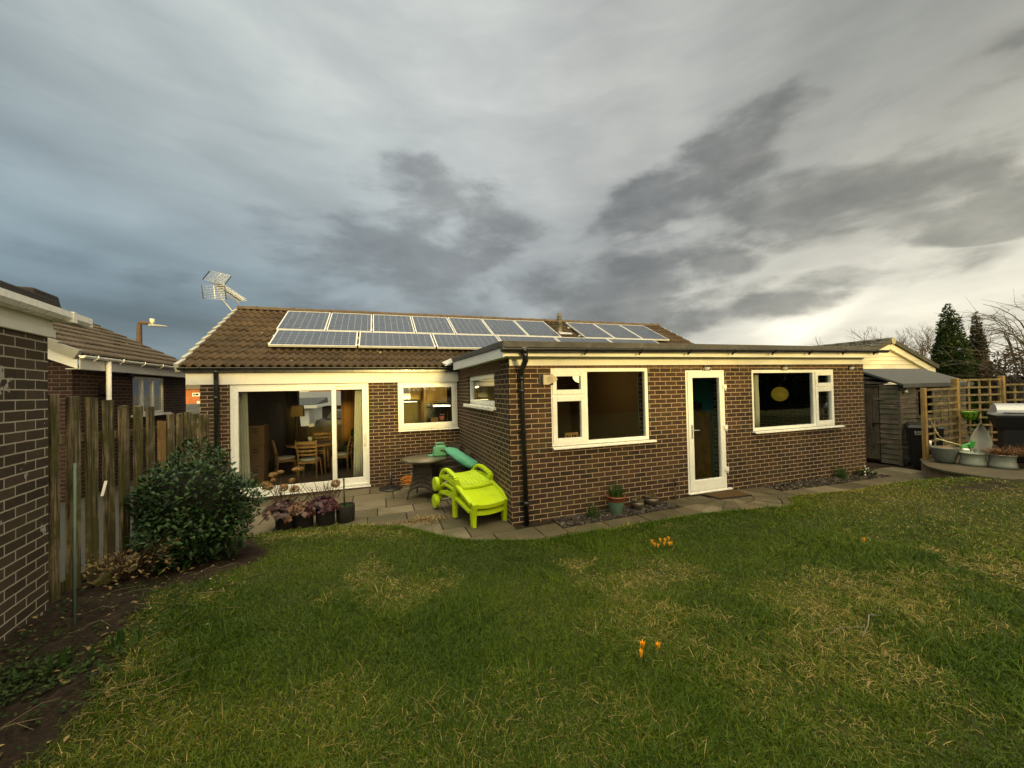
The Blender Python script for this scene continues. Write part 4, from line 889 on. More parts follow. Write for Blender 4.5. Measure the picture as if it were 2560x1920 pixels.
mb = MB(); mb.hexa([(ap[0],4.02,ap[1]-.05),(ap[0],9.07,ap[1]-.05),(ap[0]-3.6,9.07,ap[1]-1.9),(ap[0]-3.6,4.02,ap[1]-1.9)], [(ap[0],4.02,ap[1]+.06),(ap[0],9.07,ap[1]+.06),(ap[0]-3.6,9.07,ap[1]-1.8),(ap[0]-3.6,4.02,ap[1]-1.8)]); mb.build('rear_roof', M['tile_n'], nb, fixn=True)
mb = MB()
for s0 in np.arange(0, 3.8, .33):
    p = lambda s, h: (NEX-s*nc+h*ns, NEZ+s*ns+h*nc); (xa,za),(xb,zb),(xc,zc),(xd,zd) = p(s0,-.10), p(s0+.33,-.10), p(s0+.33,.05), p(s0,.075)
    mb.hexa([(xa,3.97,za),(xa,4.08,za),(xb,4.08,zb),(xb,3.97,zb)], [(xd,3.97,zd),(xd,4.08,zd),(xc,4.08,zc),(xc,3.97,zc)])
mb.build('verge_cap', plain('grey verge',(.20,.20,.19),.8,.15), nb, fixn=True)
mb = MB(); mb.box(NX+.005, NX+.195, 4.10, 9.0, 2.495, 2.51); mb.box(NX+.195, NX+.215, 4.10, 9.0, 2.495, 2.735)
mb.hexa([(NX+.20,4.05,2.50),(NX+.20,4.07,2.50),(NX-3.3,4.07,4.05),(NX-3.3,4.05,4.05)], [(NX+.20,4.05,2.74),(NX+.20,4.07,2.74),(NX-3.3,4.07,4.30),(NX-3.3,4.05,4.30)]); mb.hexa([(NX+.20,4.07,2.50),(NX+.20,4.27,2.50),(NX-3.3,4.27,4.05),(NX-3.3,4.07,4.05)], [(NX+.20,4.07,2.515),(NX+.20,4.27,2.515),(NX-3.3,4.27,4.065),(NX-3.3,4.07,4.065)])
mb.build('fascia_board', M['board_shaded'], nb, fixn=True)
mb = MB(); gutter(mb, [(NX+.285,4.02,2.745),(NX+.285,9.05,2.745)], .052, .8); mb.build('gutter', M['upvc'], nb, fixn=True)
mb = MB(); mb.tube([(NX+.27,4.80,2.70),(NX+.265,4.80,-.3)], .040, 12); mb.build('downpipe', M['upvc'], nb)
window(nb, toN, 6.18, 7.64, 1.53, 2.45, .03, mull=[(6.64,6.70,1.59,2.39),(7.12,7.18,1.59,2.39)], glass=[(6.24,6.64,1.59,2.39),(6.70,7.12,1.59,2.39),(7.18,7.58,1.59,2.39)], sill=(6.10,7.78,1.47))
mb = MB(); mb.face([(NX-.9,5.9,1.3),(NX-.9,8.0,1.3),(NX-.9,8.0,2.55),(NX-.9,5.9,2.55)]); mb.build('inner_wall', plain('grey room',(.12,.115,.09),.9), nb)
mb = MB(); mb.box(NX+.03,NX+.12,5.78,5.90,2.48,2.60); mb.bar((NX+.06,5.88,2.5),(NX+.07,6.06,2.42),.05,.06); mb.build('floodlight', M['black'], nb, bevel=.01)
mb = MB(); mb.box(NX+.026,NX+.04,5.05,5.16,2.56,2.68); mb.box(NX+.026,NX+.05,7.9,8.02,2.48,2.56); mb.build('vent', plain('brown vent',(.10,.08,.05),.7), nb)
mb = MB(); mb.box(NX+.002,NX+.12,5.0,5.22,2.02,2.26); mb.tube([(NX+.1,5.1,2.3),(NX+.1,5.1,2.0)],.03,8); mb.build('bracket', M['black'], nb, bevel=.01)
# street lamp
t = thing('street_lamp', 'brown street lamp post with a flat lamp head behind the neighbouring roof', 'street lamp', (-16.35,26.2,-.3))
M['rust'] = plain('rusty post', (.085,.048,.026), .7, .25, 3, .1)
mb = MB(); mb.tube([(-16.35,26.2,-.3),(-16.35,26.2,4.5),(-16.33,26.19,6.62),(-16.30,26.18,6.76),(-16.22,26.16,6.80),(-15.60,25.95,6.74)], [.20,.17,.135,.125,.115,.10], 10); mb.build('pole', M['rust'], t)
mb = MB(); mb.hexa([(-15.75,25.85,6.56),(-14.65,25.5,6.50),(-14.60,25.75,6.50),(-15.70,26.1,6.56)], [(-15.70,25.88,6.74),(-14.75,25.56,6.57),(-14.70,25.73,6.57),(-15.66,26.06,6.74)]); mb.build('lamp_head', plain('lamp grey',(.28,.28,.27),.5), t, bevel=.02)
mb = MB(); mb.lathe([(.06,0),(.075,.08),(.12,.12),(.13,.28),(.11,.33),(.01,.34)], 14, (-15.55,25.93,6.70)); mb.build('sensor', plain('cream sensor',(.72,.68,.50),.4,.05), t)

# ================================================================== FAR HOUSES SEEN IN THE GAPS
t = oh = thing('brick_house', 'distant orange brick house with white windows seen in the narrow gap', 'house', (-33,70,0))
mb = MB(); mb.box(-40,-24,69,76,-.4,3.1); mb.build('wall', M['brick_o'], t)
mb = MB(); mb.hexa([(-40.5,68.6,3.05),(-23.5,68.6,3.05),(-23.5,76.4,3.05),(-40.5,76.4,3.05)], [(-40.5,72.4,6.2),(-23.5,72.4,6.2),(-23.5,72.6,6.2),(-40.5,72.6,6.2)]); mb.build('roof', plain('brown roof',(.085,.065,.035),.9,.2,1), t)
for x0, z0, w_, h_ in ((-29.45,1.95,.95,.55),(-28.85,.55,.35,.6)):
    mb = MB(); ring(mb, lambda a,d,z: (a,68.97+d,z), x0, x0+w_, z0, z0+h_, .12, -.03, .03); mb.box(x0+w_*.35,x0+w_*.42,68.94,68.99,z0+.1,z0+h_-.1); f = mb.build('window', M['upvc'], t, fixn=True)
    mb = MB(); mb.box(x0+.1,x0+w_-.1,68.965,68.985,z0+.1,z0+h_-.1); mb.build('pane', M['black'], f)
t = thing('garden_shed', 'low brown hut with grey roof in the narrow gap beyond the palings', 'shed', (-8.6,13,0))
mb = MB(); mb.box(-10.6,-7.75,11.9,13.6,-.35,1.25); mb.build('wall', plain('red brown boards',(.11,.035,.022),.8,.2,3), t)
mb = MB(); mb.hexa([(-10.8,11.7,1.25),(-7.6,11.7,1.25),(-7.6,13.8,1.55),(-10.8,13.8,1.55)], [(-10.8,11.7,1.31),(-7.6,11.7,1.31),(-7.6,13.8,1.64),(-10.8,13.8,1.64)]); mb.build('roof', M['tile_g'], t)
mb = MB()
for k in range(9): mb.box(-8.02,-7.62,11.45,11.50,.35+k*.09,.42+k*.09)
tag(mb.build('slatted_screen', plain('pale slats',(.42,.43,.42),.7)), 'pale slatted screen in the gap left of the bungalow', 'screen')
# houses across the street, seen through the living room
t = thing('white_garage', 'white garage with grey flat roof seen through the living room window', 'garage', (-5,17,0))
mb = MB(); mb.box(-8,-5.17,17,22,-.4,1.2); mb.build('wall', plain('white render',(.78,.76,.70),.7,.05), t)
mb = MB(); mb.box(-8.2,-4.75,16.7,22,1.2,1.36); mb.build('fascia_board', M['board'], t)
mb = MB(); mb.hexa([(-8.2,16.75,1.365),(-4.8,16.75,1.365),(-4.8,22,1.365),(-8.2,22,1.365)], [(-8.2,16.8,1.40),(-4.85,16.8,1.40),(-4.85,22,1.7),(-8.2,22,1.7)]); mb.build('roof', M['felt2'], t)
t = thing('grey_roofed_house', 'low house with grey roof behind the white garage, seen through the living room', 'house', (-3,25,0))
mb = MB(); mb.box(-9,2,24.2,30,-.4,1.2); mb.build('wall', M['dark'], t)
mb = MB(); mb.hexa([(-9.4,23.8,1.1),(2.4,23.8,1.1),(2.4,30.4,1.1),(-9.4,30.4,1.1)], [(-9.4,27,2.1),(2.4,27,2.1),(2.4,27.2,2.1),(-9.4,27.2,2.1)]); mb.build('roof', plain('slate grey',(.16,.155,.15),.8,.1,2), t)
t = thing('orange_house', 'orange brick house beyond the grey roof, seen through the living room', 'house', (-4,40,0))
mb = MB(); mb.box(-12,0,40,46,-.4,2.5); mb.build('wall', M['brick_o'], t)
mb = MB(); mb.box(-10.2,-8.6,39.95,40,2.02,2.35); mb.build('window', M['upvc'], t)
mb = MB(); mb.hexa([(-12.4,39.6,2.5),(.4,39.6,2.5),(.4,46.4,2.5),(-12.4,46.4,2.5)], [(-12.4,43,4.9),(.4,43,4.9),(.4,43.1,4.9),(-12.4,43.1,4.9)]); mb.build('roof', M['ridge'], t)
t = thing('dark_car', 'dark parked car seen low through the living room window', 'car', (-4.2,18,-.3))
mb = MB(); mb.hexa([(-5.0,17.2,-.1),(-1.2,17.2,-.1),(-1.2,18.8,-.1),(-5.0,18.8,-.1)], [(-4.9,17.25,.55),(-1.3,17.25,.55),(-1.3,18.75,.55),(-4.9,18.75,.55)]); mb.hexa([(-4.5,17.3,.55),(-1.9,17.3,.55),(-1.9,18.7,.55),(-4.5,18.7,.55)], [(-4.1,17.45,1.05),(-2.3,17.45,1.05),(-2.3,18.55,1.05),(-4.1,18.55,1.05)]); mb.build('body', M['black'], t, bevel=.06)
for x in (-4.3,-1.95):
    for y in (17.25,18.75):
        mb = MB(); mb.tube([(x,y-.1,0),(x,y+.1,0)], .31, 18); mb.build('wheel', M['black'], t)

# ================================================================== FENCE
M['pal'] = wood('weathered paling', (.026,.020,.012), (.235,.185,.110), (.060,.058,.014))
M['pal2'] = wood('newer paling', (.16,.095,.035), (.26,.165,.065), None)
fen = thing('paling_fence', 'weathered wooden paling fence with uneven green stained boards', 'fence', (-4.36,.5,.1))
tops = [1.965,1.951,1.933,1.855,1.841,1.826,1.647,1.721,1.717,1.714,1.675,1.666]
for i, zt in enumerate(tops):
    y = -.824+.247*i-(.02 if i > 7 else 0)*(i-7); yb = y; wd = random.uniform(.118,.136); zb = g1(-4.36, y)-.10; x0 = -4.352+random.uniform(-.004,.004)
    ln = random.uniform(-.012,.012); mb = MB(); n = 7; wv = [random.uniform(-.004,.004) for _ in range(2*n+2)]
    zz_ = np.linspace(zb, zt, n+1); L = [(x0, y-wd/2+wv[j]+ln*(j/n), zz_[j]+(random.uniform(-.012,.008) if j == n else 0)) for j in range(n+1)]; Q = [(x0, y+wd/2+wv[n+1+j]+ln*(j/n), zz_[j]+(random.uniform(-.012,.008) if j == n else 0)) for j in range(n+1)]
    for j in range(n):
        mb.hexa([(L[j][0]-.032,L[j][1],L[j][2]),(L[j][0],L[j][1],L[j][2]),(Q[j][0],Q[j][1],Q[j][2]),(Q[j][0]-.032,Q[j][1],Q[j][2])], [(L[j+1][0]-.032,L[j+1][1],L[j+1][2]),(L[j+1][0],L[j+1][1],L[j+1][2]),(Q[j+1][0],Q[j+1][1],Q[j+1][2]),(Q[j+1][0]-.032,Q[j+1][1],Q[j+1][2])])
    mb.build('paling', M['pal2'] if i == 6 else M['pal'], fen)
for z0, z1 in ((1.60,1.48),(.36,.02)):
    mb = MB(); mb.bar((-4.41,-1.05,z0),(-4.41,2.0,z1),.04,.07); mb.build('rail', M['pal'], fen)
for y, zt in ((-1.06,1.985),(1.98,1.66)):
    mb = MB(); mb.box(-4.42,-4.335,y-.045,y+.045,-.1,zt); mb.build('post', M['pal'], fen, bevel=.008)
mb = MB(); mb.bar((-4.335,-.503,1.0),(-4.335,-.441,1.134),.004,.022,up=(1,0,0)); tag(mb.build('white_strip', M['upvc']), 'short white strip stuck out at a slant between two palings', 'strip')
M['cane'] = plain('green cane', (.10,.16,.13), .5, .15, 10, .1)
mb = MB(); mb.tube([(-3.905,-1.628,.22),(-3.915,-1.60,1.47)], .0085, 8); tag(mb.build('garden_cane', M['cane']), 'tall green garden cane standing in the soil before the palings', 'cane')
mb = MB(); mb.tube([(-4.03,-1.42,.24),(-4.02,-1.42,1.02)], .007, 8); tag(mb.build('garden_cane', plain('brown cane',(.06,.055,.04),.6)), 'shorter dark cane close to the foot of the first paling', 'cane')
# ================================================================== PATIO FURNITURE
M['lime'] = plain('lime plastic', (.40,.54,.004), .45, .10, 5, .06, .4, dirt=((.20,.25,.012), .40))
def ribbon(mb, path, x0, x1, th, m=0):
    P = [Vector((0, y, z)) for y, z in path]; k = len(P); N = []
    for i in range(k):
        d = (P[min(i+1,k-1)]-P[max(i-1,0)]).normalized(); N.append(Vector((0, -d.z, d.y)))
    for i in range(k-1):
        a, b, na, nb_ = P[i], P[i+1], N[i]*th/2, N[i+1]*th/2
        q = lambda p, x: (x, p.y, p.z)
        mb.hexa([q(a-na,x0),q(a-na,x1),q(a+na,x1),q(a+na,x0)], [q(b-nb_,x0),q(b-nb_,x1),q(b+nb_,x1),q(b+nb_,x0)])
def arc(c, r, a0, a1, n): return [(c[0]+r*math.cos(a), c[1]+r*math.sin(a)) for a in np.linspace(a0, a1, n)]
def lounger(label):
    r = thing('sun_lounger', label, 'sun lounger', (0,0,0), 'lime sun loungers stacked on the patio')
    # foot section: dished plate with a lip
    mb = MB(); nx_, ny_ = 12, 8; vs = []
    for th in (0, -.022):
        for j in range(ny_+1):
            for i in range(nx_+1):
                u, v = i/nx_, j/ny_; x = (u-.5)*(.56+.04*v); vs.append((x, v*.66, .245+.10*v-.035*(1-(2*u-1)**2)*(1-v*.5)+th))
    W1 = nx_+1; H = W1*(ny_+1); fs = [(j*W1+i, j*W1+i+1, (j+1)*W1+i+1, (j+1)*W1+i) for j in range(ny_) for i in range(nx_)]
    fs += [tuple(H+q for q in f[::-1]) for f in fs]
    for i in range(nx_): fs.append((i+1, i, H+i, H+i+1))
    for j in range(ny_): fs.append((j*W1, (j+1)*W1, H+(j+1)*W1, H+j*W1)); fs.append(((j+1)*W1+nx_, j*W1+nx_, H+j*W1+nx_, H+(j+1)*W1+nx_))
    mb.mesh(vs, fs, 0, True); mb.build('foot_section', M['lime'], r)
    # arched apron between the front legs
    mb = MB(); n = 14
    for i in range(n):
        q = lambda k: (-.285+.57*k/n); top = lambda x: .246-.035*(1-(x/.28)**2); bot = lambda x: top(x)-.055
        a, b = q(i), q(i+1); mb.hexa([(a,-.004,bot(a)),(b,-.004,bot(b)),(b,.03,bot(b)),(a,.03,bot(a))], [(a,-.004,top(a)),(b,-.004,top(b)),(b,.03,top(b)),(a,.03,top(a))])
    mb.build('apron', M['lime'], r)
    for s in (-1, 1):
        mb = MB(); a, b = (.225, .295) if s > 0 else (-.295, -.225)
        mb.hexa([(a+.008,.004,0),(b-.004,.004,0),(b-.004,.085,0),(a+.008,.085,0)], [(a-.006,-.006,.245),(b+.004,-.006,.245),(b+.004,.10,.262),(a-.006,.10,.262)]); mb.build('leg', M['lime'], r, bevel=.008)
        mb = MB(); x0 = .30*s-.035; ribbon(mb, [(y, z) for y, z in ((.06,.235),(.30,.275),(.58,.315),(.90,.31),(1.25,.27))], x0+.006, x0+.064, .05); mb.build('side_rail', M['lime'], r, bevel=.006)
        mb = MB(); a, b = x0, x0+.07
        mb.hexa([(a+.006,.575,0),(b-.006,.575,0),(b-.006,.655,0),(a+.006,.655,0)], [(a,.56,.40),(b,.56,.40),(b,.67,.40),(a,.67,.40)])
        mb.hexa([(a,.56,.40),(b,.56,.40),(b,.67,.40),(a,.67,.40)], [(a,.565,.435),(b,.565,.435),(b,.66,.43),(a,.66,.43)]); mb.build('leg', M['lime'], r, bevel=.010)
        mb = MB(); ribbon(mb, [(.60,.428),(.70,.442),(.82,.452),(.95,.452),(1.06,.43),(1.15,.375),(1.20,.30),(1.235,.21),(1.25,.13)], x0, x0+.07, .050); ribbon(mb, [(.64,.34),(.80,.36),(.95,.345),(1.19,.29)], x0+.012, x0+.058, .03); mb.build('armrest', M['lime'], r, bevel=.010)
        mb = MB(); xo = .30*s+(.036 if s > 0 else -.096); mb.tube([(xo,1.28,.115),(xo+.06,1.28,.115)], .115, 28, smooth=False); mb.tube([(xo-.004 if s < 0 else xo+.06,1.28,.115),(xo+.004 if s < 0 else xo+.066,1.28,.115)], .085, 24, smooth=False); mb.build('wheel', M['lime'], r, bevel=.012)
    # folded backrest: ribbed tray
    mb = MB(); W_, L_ = .50, .66; n = 36; y0 = .44; vs = []; zt = lambda u, v: .332+.010*v+.010*math.sin(math.pi*v)
    def hgt(u, v):
        e = min(u, 1-u); lip = .016 if e < .07 or v < .10 else 0
        inner = .13 < u < .87 and .16 < v < .80
        return lip+(.012*max(0, math.cos((u-.5)*2*math.pi*8))**.6 if inner else 0)
    m_ = 24
    for th in (0, -.035):
        for j in range(m_+1):
            for i in range(n*2+1):
                u, v = i/(2*n), j/m_; wv = W_*(1-.10*v*v); vs.append(((u-.5)*wv, y0+v*L_, zt(u, v)-.012*(1-(2*u-1)**2)+(hgt(u, v) if th == 0 else th)))
    W1 = 2*n+1; H = W1*(m_+1); fs = [(j*W1+i, j*W1+i+1, (j+1)*W1+i+1, (j+1)*W1+i) for j in range(m_) for i in range(2*n)]
    fs += [tuple(H+q for q in f[::-1]) for f in fs]
    for i in range(2*n): fs.append((i+1, i, H+i, H+i+1)); fs.append((m_*W1+i, m_*W1+i+1, H+m_*W1+i+1, H+m_*W1+i))
    for j in range(m_): fs.append((j*W1, (j+1)*W1, H+(j+1)*W1, H+j*W1)); fs.append(((j+1)*W1+2*n, j*W1+2*n, H+j*W1+2*n, H+(j+1)*W1+2*n))
    mb.mesh(vs, fs, 0, True); mb.build('backrest', M['lime'], r)
    mb = MB(); mb.box(-.27,.27,.66,1.24,.255,.275); mb.build('seat', M['lime'], r, bevel=.01)
    mb = MB(); mb.tube([(-.30,1.28,.115),(.30,1.28,.115)], .014, 8); mb.build('axle', M['metal'], r)
    return r
lo = lounger('lime green plastic sun lounger at the bottom of the stack on the patio'); lo.location = (-.275,.175,-.045); lo.rotation_euler = (0,0,R(12.5))
up_ = dup(lo, (-.275,.175,.060), (0,0,0), 'lime green plastic sun lounger on top of the stack with ribbed folded backrest')
up_.rotation_euler = (Euler((0,0,R(12.5))).to_matrix()@Euler((R(8.6),0,0)).to_matrix()).to_euler()
M['rattan'] = plain('dark rattan', (.050,.042,.034), .65, .25, 60, .6, .3)
def weave():
    m, t = material('woven rattan'); u, v, _ = t.sep(t.uv)
    a = t.m('SINE', t.m('MULTIPLY', u, 420)); b = t.m('SINE', t.m('MULTIPLY', v, 520)); h = t.m('MULTIPLY', a, b)
    c = t.mix(t.rng(h, -.6, .6), (.022,.017,.012), (.075,.062,.048)); setp(t, c, .6, .3, 0, h, .5, .004); return m
M['weave'] = weave()
t = thing('patio_table', 'round dark rattan table with flared woven base', 'table', (-.97,2.33,-.1))
mb = MB(); mb.lathe([(.03,.60),(.40,.60),(.432,.615),(.438,.635),(.43,.65),(.40,.655),(.03,.655)], 40, (-.97,2.33,0))
def tabletop():
    m, t = material('mottled glass top'); n = t.noise(t.ob, 9, 6, .6); setp(t, t.ramp(n, [(.3,(.030,.026,.020)),(.55,(.075,.065,.048)),(.75,(.14,.125,.09))]), .28, .5); return m
mb.build('tabletop', tabletop(), t)
def cor(a, r, z): return (-.97+r*math.cos(a), 2.33+r*math.sin(a), z)
AN = [R(20+90*k) for k in range(4)]
for k in range(4):
    a, b = AN[k], AN[(k+1)%4]; mb = MB(); n = 8
    for i in range(n):
        for j in range(6):
            def pt(u, v): 
                lo_ = .08-.10*0+.11*(1-(2*u-1)**2)-.05; z = lo_+(.60-lo_)*v; r = .215+.15*(1-v)**1.6; p, q = Vector(cor(a, r, z)), Vector(cor(b, r, z)); return p.lerp(q, u)
            mb.face([pt(i/n,j/6), pt((i+1)/n,j/6), pt((i+1)/n,(j+1)/6), pt(i/n,(j+1)/6)], 0, True)
    o = mb.build('woven_panel', M['weave'], t); o.modifiers.new('t','SOLIDIFY').thickness = .012
for a in AN:
    mb = MB(); mb.tube([cor(a,.38,-.115),cor(a,.345,.03),cor(a,.27,.25),cor(a,.22,.60)], .013, 8); mb.build('leg', M['rattan'], t)
mb = MB(); mb.tube([(-1.185,2.13,-.118),(-1.183,2.13,-.075)], .018, 8)
def rattan_chair(label):
    r = thing('rattan_chair', label, 'chair', (0,0,0), 'dark rattan garden chairs by the wall')
    mb = MB(); mb.box(-.28,.28,-.28,.26,.12,.44); mb.build('seat', M['weave'], r, bevel=.02)
    mb = MB(); mb.hexa([(-.28,.22,.40),(.28,.22,.40),(.28,.28,.40),(-.28,.28,.40)], [(-.27,.33,.86),(.27,.33,.86),(.27,.385,.86),(-.27,.385,.86)]); mb.build('backrest', M['weave'], r, bevel=.015)
    for s in (-1, 1):
        mb = MB(); mb.box(s*.31-.03, s*.31+.03, -.28,.28,.14,.62); mb.build('arm', M['weave'], r, bevel=.015)
        for y in (-.24,.24):
            mb = MB(); mb.tube([(s*.29,y,0),(s*.29,y,.16)], .018, 8); mb.build('leg', M['rattan'], r)
    return r
rc = rattan_chair('dark rattan chair deep in the wall corner behind the round table'); rc.location = (-.52,3.20,-.10); rc.rotation_euler = (0,0,R(-75))
dup(rc, (-.45,2.42,-.09), (0,0,R(-90)), 'dark rattan chair against the side wall just behind the lime loungers', (1,1,.93))
M['bgreen'] = plain('green plastic', (.075,.30,.17), .4, .12, 8, .05, .5)
M['bag'] = plain('green cloth', (.090,.30,.205), .8, .12, 7, .15, .2)
t = thing('leaf_blower', 'green garden vacuum with a drooping cloth bag lying over the rattan chairs', 'garden vacuum', (-.6,2.5,.62))
B0 = Vector((-.64,2.44,.655)); mb = MB()
pf = [(-.16,.00),(-.145,.15),(-.10,.20),(.08,.20),(.14,.13),(.15,.0)]
mb.hexa([(B0.x+x,B0.y-.09,B0.z+z) for x, z in pf], [(B0.x+x,B0.y+.09,B0.z+z) for x, z in pf]); mb.build('body', M['bgreen'], t, bevel=.022, fixn=True)
mb = MB(); mb.tube([(B0.x-.11,B0.y,B0.z+.17),(B0.x-.09,B0.y,B0.z+.245),(B0.x+.05,B0.y,B0.z+.25),(B0.x+.08,B0.y,B0.z+.18)], .018, 8); mb.build('handle', M['bgreen'], t)
mb = MB(); mb.lathe([(.005,0),(.055,0),(.058,.012),(.05,.014),(.005,.008)], 20, sx=1.1, sy=.45); mb.v = [(B0.x+.04+x, B0.y-.094-z, B0.z+.115+y) for x, y, z in mb.v]; mb.build('intake', M['black'], t, fixn=True)
mb = MB(); mb.tube([(B0.x-.25,B0.y,B0.z+.005),(B0.x-.12,B0.y,B0.z+.012)], .028, 10); mb.build('spout', M['bgreen'], t)
mb = MB(); ctr = [Vector(p) for p in ((-.52,2.40,.775),(-.43,2.20,.735),(-.33,1.98,.665),(-.24,1.78,.60),(-.18,1.64,.565),(-.155,1.585,.545))]; rad = [.065,.105,.115,.115,.105,.07]; vs = []; n = 20
for i, c in enumerate(ctr):
    d = (ctr[min(i+1,5)]-ctr[max(i-1,0)]).normalized(); a = d.cross(Vector((0,0,1))).normalized(); b = a.cross(d)
    for j in range(n):
        q = 2*math.pi*j/n; rr = rad[i]*(1+.13*math.sin(3*q+i*1.7)+.08*math.sin(7*q+i)); vs.append(c+a*math.cos(q)*rr*1.15+b*math.sin(q)*rr*.72)
mb.mesh(vs, [(i*n+j, i*n+(j+1)%n, (i+1)*n+(j+1)%n, (i+1)*n+j) for i in range(5) for j in range(n)], 0, True); mb.face(vs[-n:]); mb.face(vs[:n][::-1]); mb.build('collection_bag', M['bag'], t, fixn=True)
mb = MB()
for dx in (-.012, .02): mb.tube([(-.19+dx,1.62,.50),(-.20+dx*1.6,1.63,.34),(-.21,1.64,.27)], .004, 5)
mb.lathe([(.004,0),(.035,.008),(.02,.02),(.004,.022)], 10, (-.21,1.62,.255)); mb.build('drawstring', M['upvc'], t)
t = thing('parasol_base', 'black round parasol base with a short tube on the patio', 'parasol base', (-1.58,3.34,-.12))
mb = MB(); mb.lathe([(.005,0),(.245,0),(.25,.015),(.235,.03),(.15,.045),(.09,.065),(.05,.075),(.005,.075)], 36, (-1.58,3.34,-.12)); mb.build('base_plate', M['black'], t)
mb = MB(); mb.lathe([(.03,.07),(.03,.36),(.026,.36),(.026,.33)], 16, (-1.58,3.34,-.12), caps=False); mb.build('tube', M['black'], t)
mb = MB(); pts = []
for k in range(90):
    q = k*.36; pts.append((-1.20+.0*k+.15*math.cos(q)*(1-.10*math.sin(k*.17)), 3.47+.10*math.sin(q)+.02*math.sin(k*.9), -.105+.0022*k+.012*math.sin(k*.7)))
pts += [(-1.10,3.50,.0+.03),(-1.05,3.60,.06),(-1.09,3.68,.03)]
mb.tube(pts, .0085, 6); mb.tube([(-1.34,3.42,-.11),(-1.42,3.36,-.115),(-1.50,3.45,-.118)], .0085, 6)
tag(mb.build('extension_cable', plain('orange cable', (.62,.20,.02), .45, .06, 10, .02)), 'coiled orange cable on the patio below the kitchen window', 'cable')
mb = MB(); mb.box(-1.13,-1.04,3.69,MY-.002,.02,.10); mb.box(-1.11,-1.06,3.675,3.69,.03,.07); tag(mb.build('outdoor_socket', M['metal'], bevel=.006), 'small pale grey socket box low on the wall above the orange cable', 'socket')

# ================================================================== LEAF TOOLS
def leaf(mb, c, d, up, L, W_, curl=.15, m=0):
    c, d, up = Vector(c), Vector(d).normalized(), Vector(up)
    s = d.cross(up)
    if s.length < .05: s = d.cross(Vector((1,0,0)))
    s.normalize(); n = s.cross(d)
    a = c+d*L*.35+n*curl*L*.3; b = c+d*L*.72+n*curl*L*.25; e = c+d*L-n*curl*L*.15
    v = [c, a+s*W_*.5+n*W_*.18, a-s*W_*.5+n*W_*.18, b+s*W_*.40+n*W_*.14, b-s*W_*.40+n*W_*.14, e, a, b]
    mb.mesh(v, [(0,6,1),(0,2,6),(6,7,3,1),(2,4,7,6),(7,5,3),(4,5,7)], m, True)
    return 6
def strap(mb, base, d, L, W_, bend=.3, n=4, taper=.6):
    base, d = Vector(base), Vector(d).normalized(); s = d.cross(Vector((0,0,1)))
    if s.length < .05: s = Vector((1,0,0)).cross(d)
    s = (s.normalized()+Vector((random.uniform(-.5,.5),random.uniform(-.5,.5),0))).normalized(); h = Vector((d.x,d.y,0)); P = []
    for i in range(n+1):
        f = i/n; P.append(base+d*L*f+h*bend*L*f*f-Vector((0,0,1))*bend*.35*L*f*f)
    vs = []
    for i, p in enumerate(P): w_ = W_*(1-taper*(i/n)**2.2)*(1 if i < n else .25); vs += [p-s*w_/2, p+s*w_/2]
    mb.mesh(vs, [(2*i,2*i+1,2*i+3,2*i+2) for i in range(n)], 0, True); return n
M['laurel'] = leafmat('laurel leaf', [(0,(.006,.018,.004)),(.5,(.016,.044,.009)),(.85,(.042,.088,.018)),(1,(.09,.14,.03))], .42, .12, .3)
M['bulb'] = leafmat('bulb leaf', [(0,(.015,.045,.008)),(.6,(.035,.085,.016)),(1,(.09,.13,.03))], .45, .2)
M['heu'] = leafmat('purple leaf', [(0,(.018,.008,.009)),(.4,(.050,.021,.022)),(.7,(.085,.042,.038)),(1,(.16,.09,.07))], .5, .2)
M['heu2'] = leafmat('rust leaf', [(0,(.030,.012,.008)),(.5,(.085,.034,.018)),(1,(.17,.085,.035))], .5, .2)
M['heu3'] = leafmat('burgundy leaf', [(0,(.018,.004,.008)),(.5,(.046,.009,.018)),(1,(.09,.03,.036))], .45, .2)
M['dead'] = leafmat('dead flower', [(0,(.09,.05,.02)),(.5,(.24,.14,.055)),(1,(.42,.28,.13))], .8, .25, .2)
M['twig'] = plain('brown twig', (.065,.035,.022), .8, .25, 20, .2)
M['bark'] = plain('grey bark', (.085,.070,.055), .85, .25, 12, .4, .2)
M['straw'] = leafmat('straw', [(0,(.10,.065,.025)),(.5,(.20,.14,.06)),(1,(.33,.25,.12))], .8, .2, .2)
M['weed'] = leafmat('weed leaf', [(0,(.008,.018,.004)),(.5,(.018,.038,.008)),(1,(.055,.075,.02))], .7, .15, .15)
# laurel bush
t = thing('laurel_bush', 'rounded dark evergreen bush with glossy leaves before the paling fence', 'bush', (-3.77,-.06,.1))
BC = Vector((-3.77,-.02,.66))
mb = MB(); ti = []
def bush_r(d): return Vector((.575,.58,.70)).dot(Vector((abs(d.x)**2,abs(d.y)**2,abs(d.z)**2)))*(1+.13*math.sin(5*d.x+2)+.10*math.sin(6*d.z+4*d.y))
for i in range(9000):
    d = Vector((random.gauss(0,1),random.gauss(0,1),random.gauss(0,1))).normalized()
    if d.z < -.88: continue
    f = random.random()**.32; r_ = bush_r(d); 
    if f > .99: r_ *= random.uniform(1,1.05)
    c = BC+d*r_*f
    if c.z < g1(c.x, c.y)+.03 and random.random() < .9: continue
    dd = (d*.55+Vector((random.gauss(0,.6),random.gauss(0,.6),random.gauss(.05,.5)))).normalized()
    L = random.uniform(.045,.075)
    k = leaf(mb, c, dd, Vector((0,0,1))+d*.6, L, L*random.uniform(.38,.48), random.uniform(-.2,.5)); ti += [min(1,max(0,random.gauss(.45,.22)))]*k
o = mb.build('foliage', M['laurel'], t); settint(o, ti)
mb = MB()
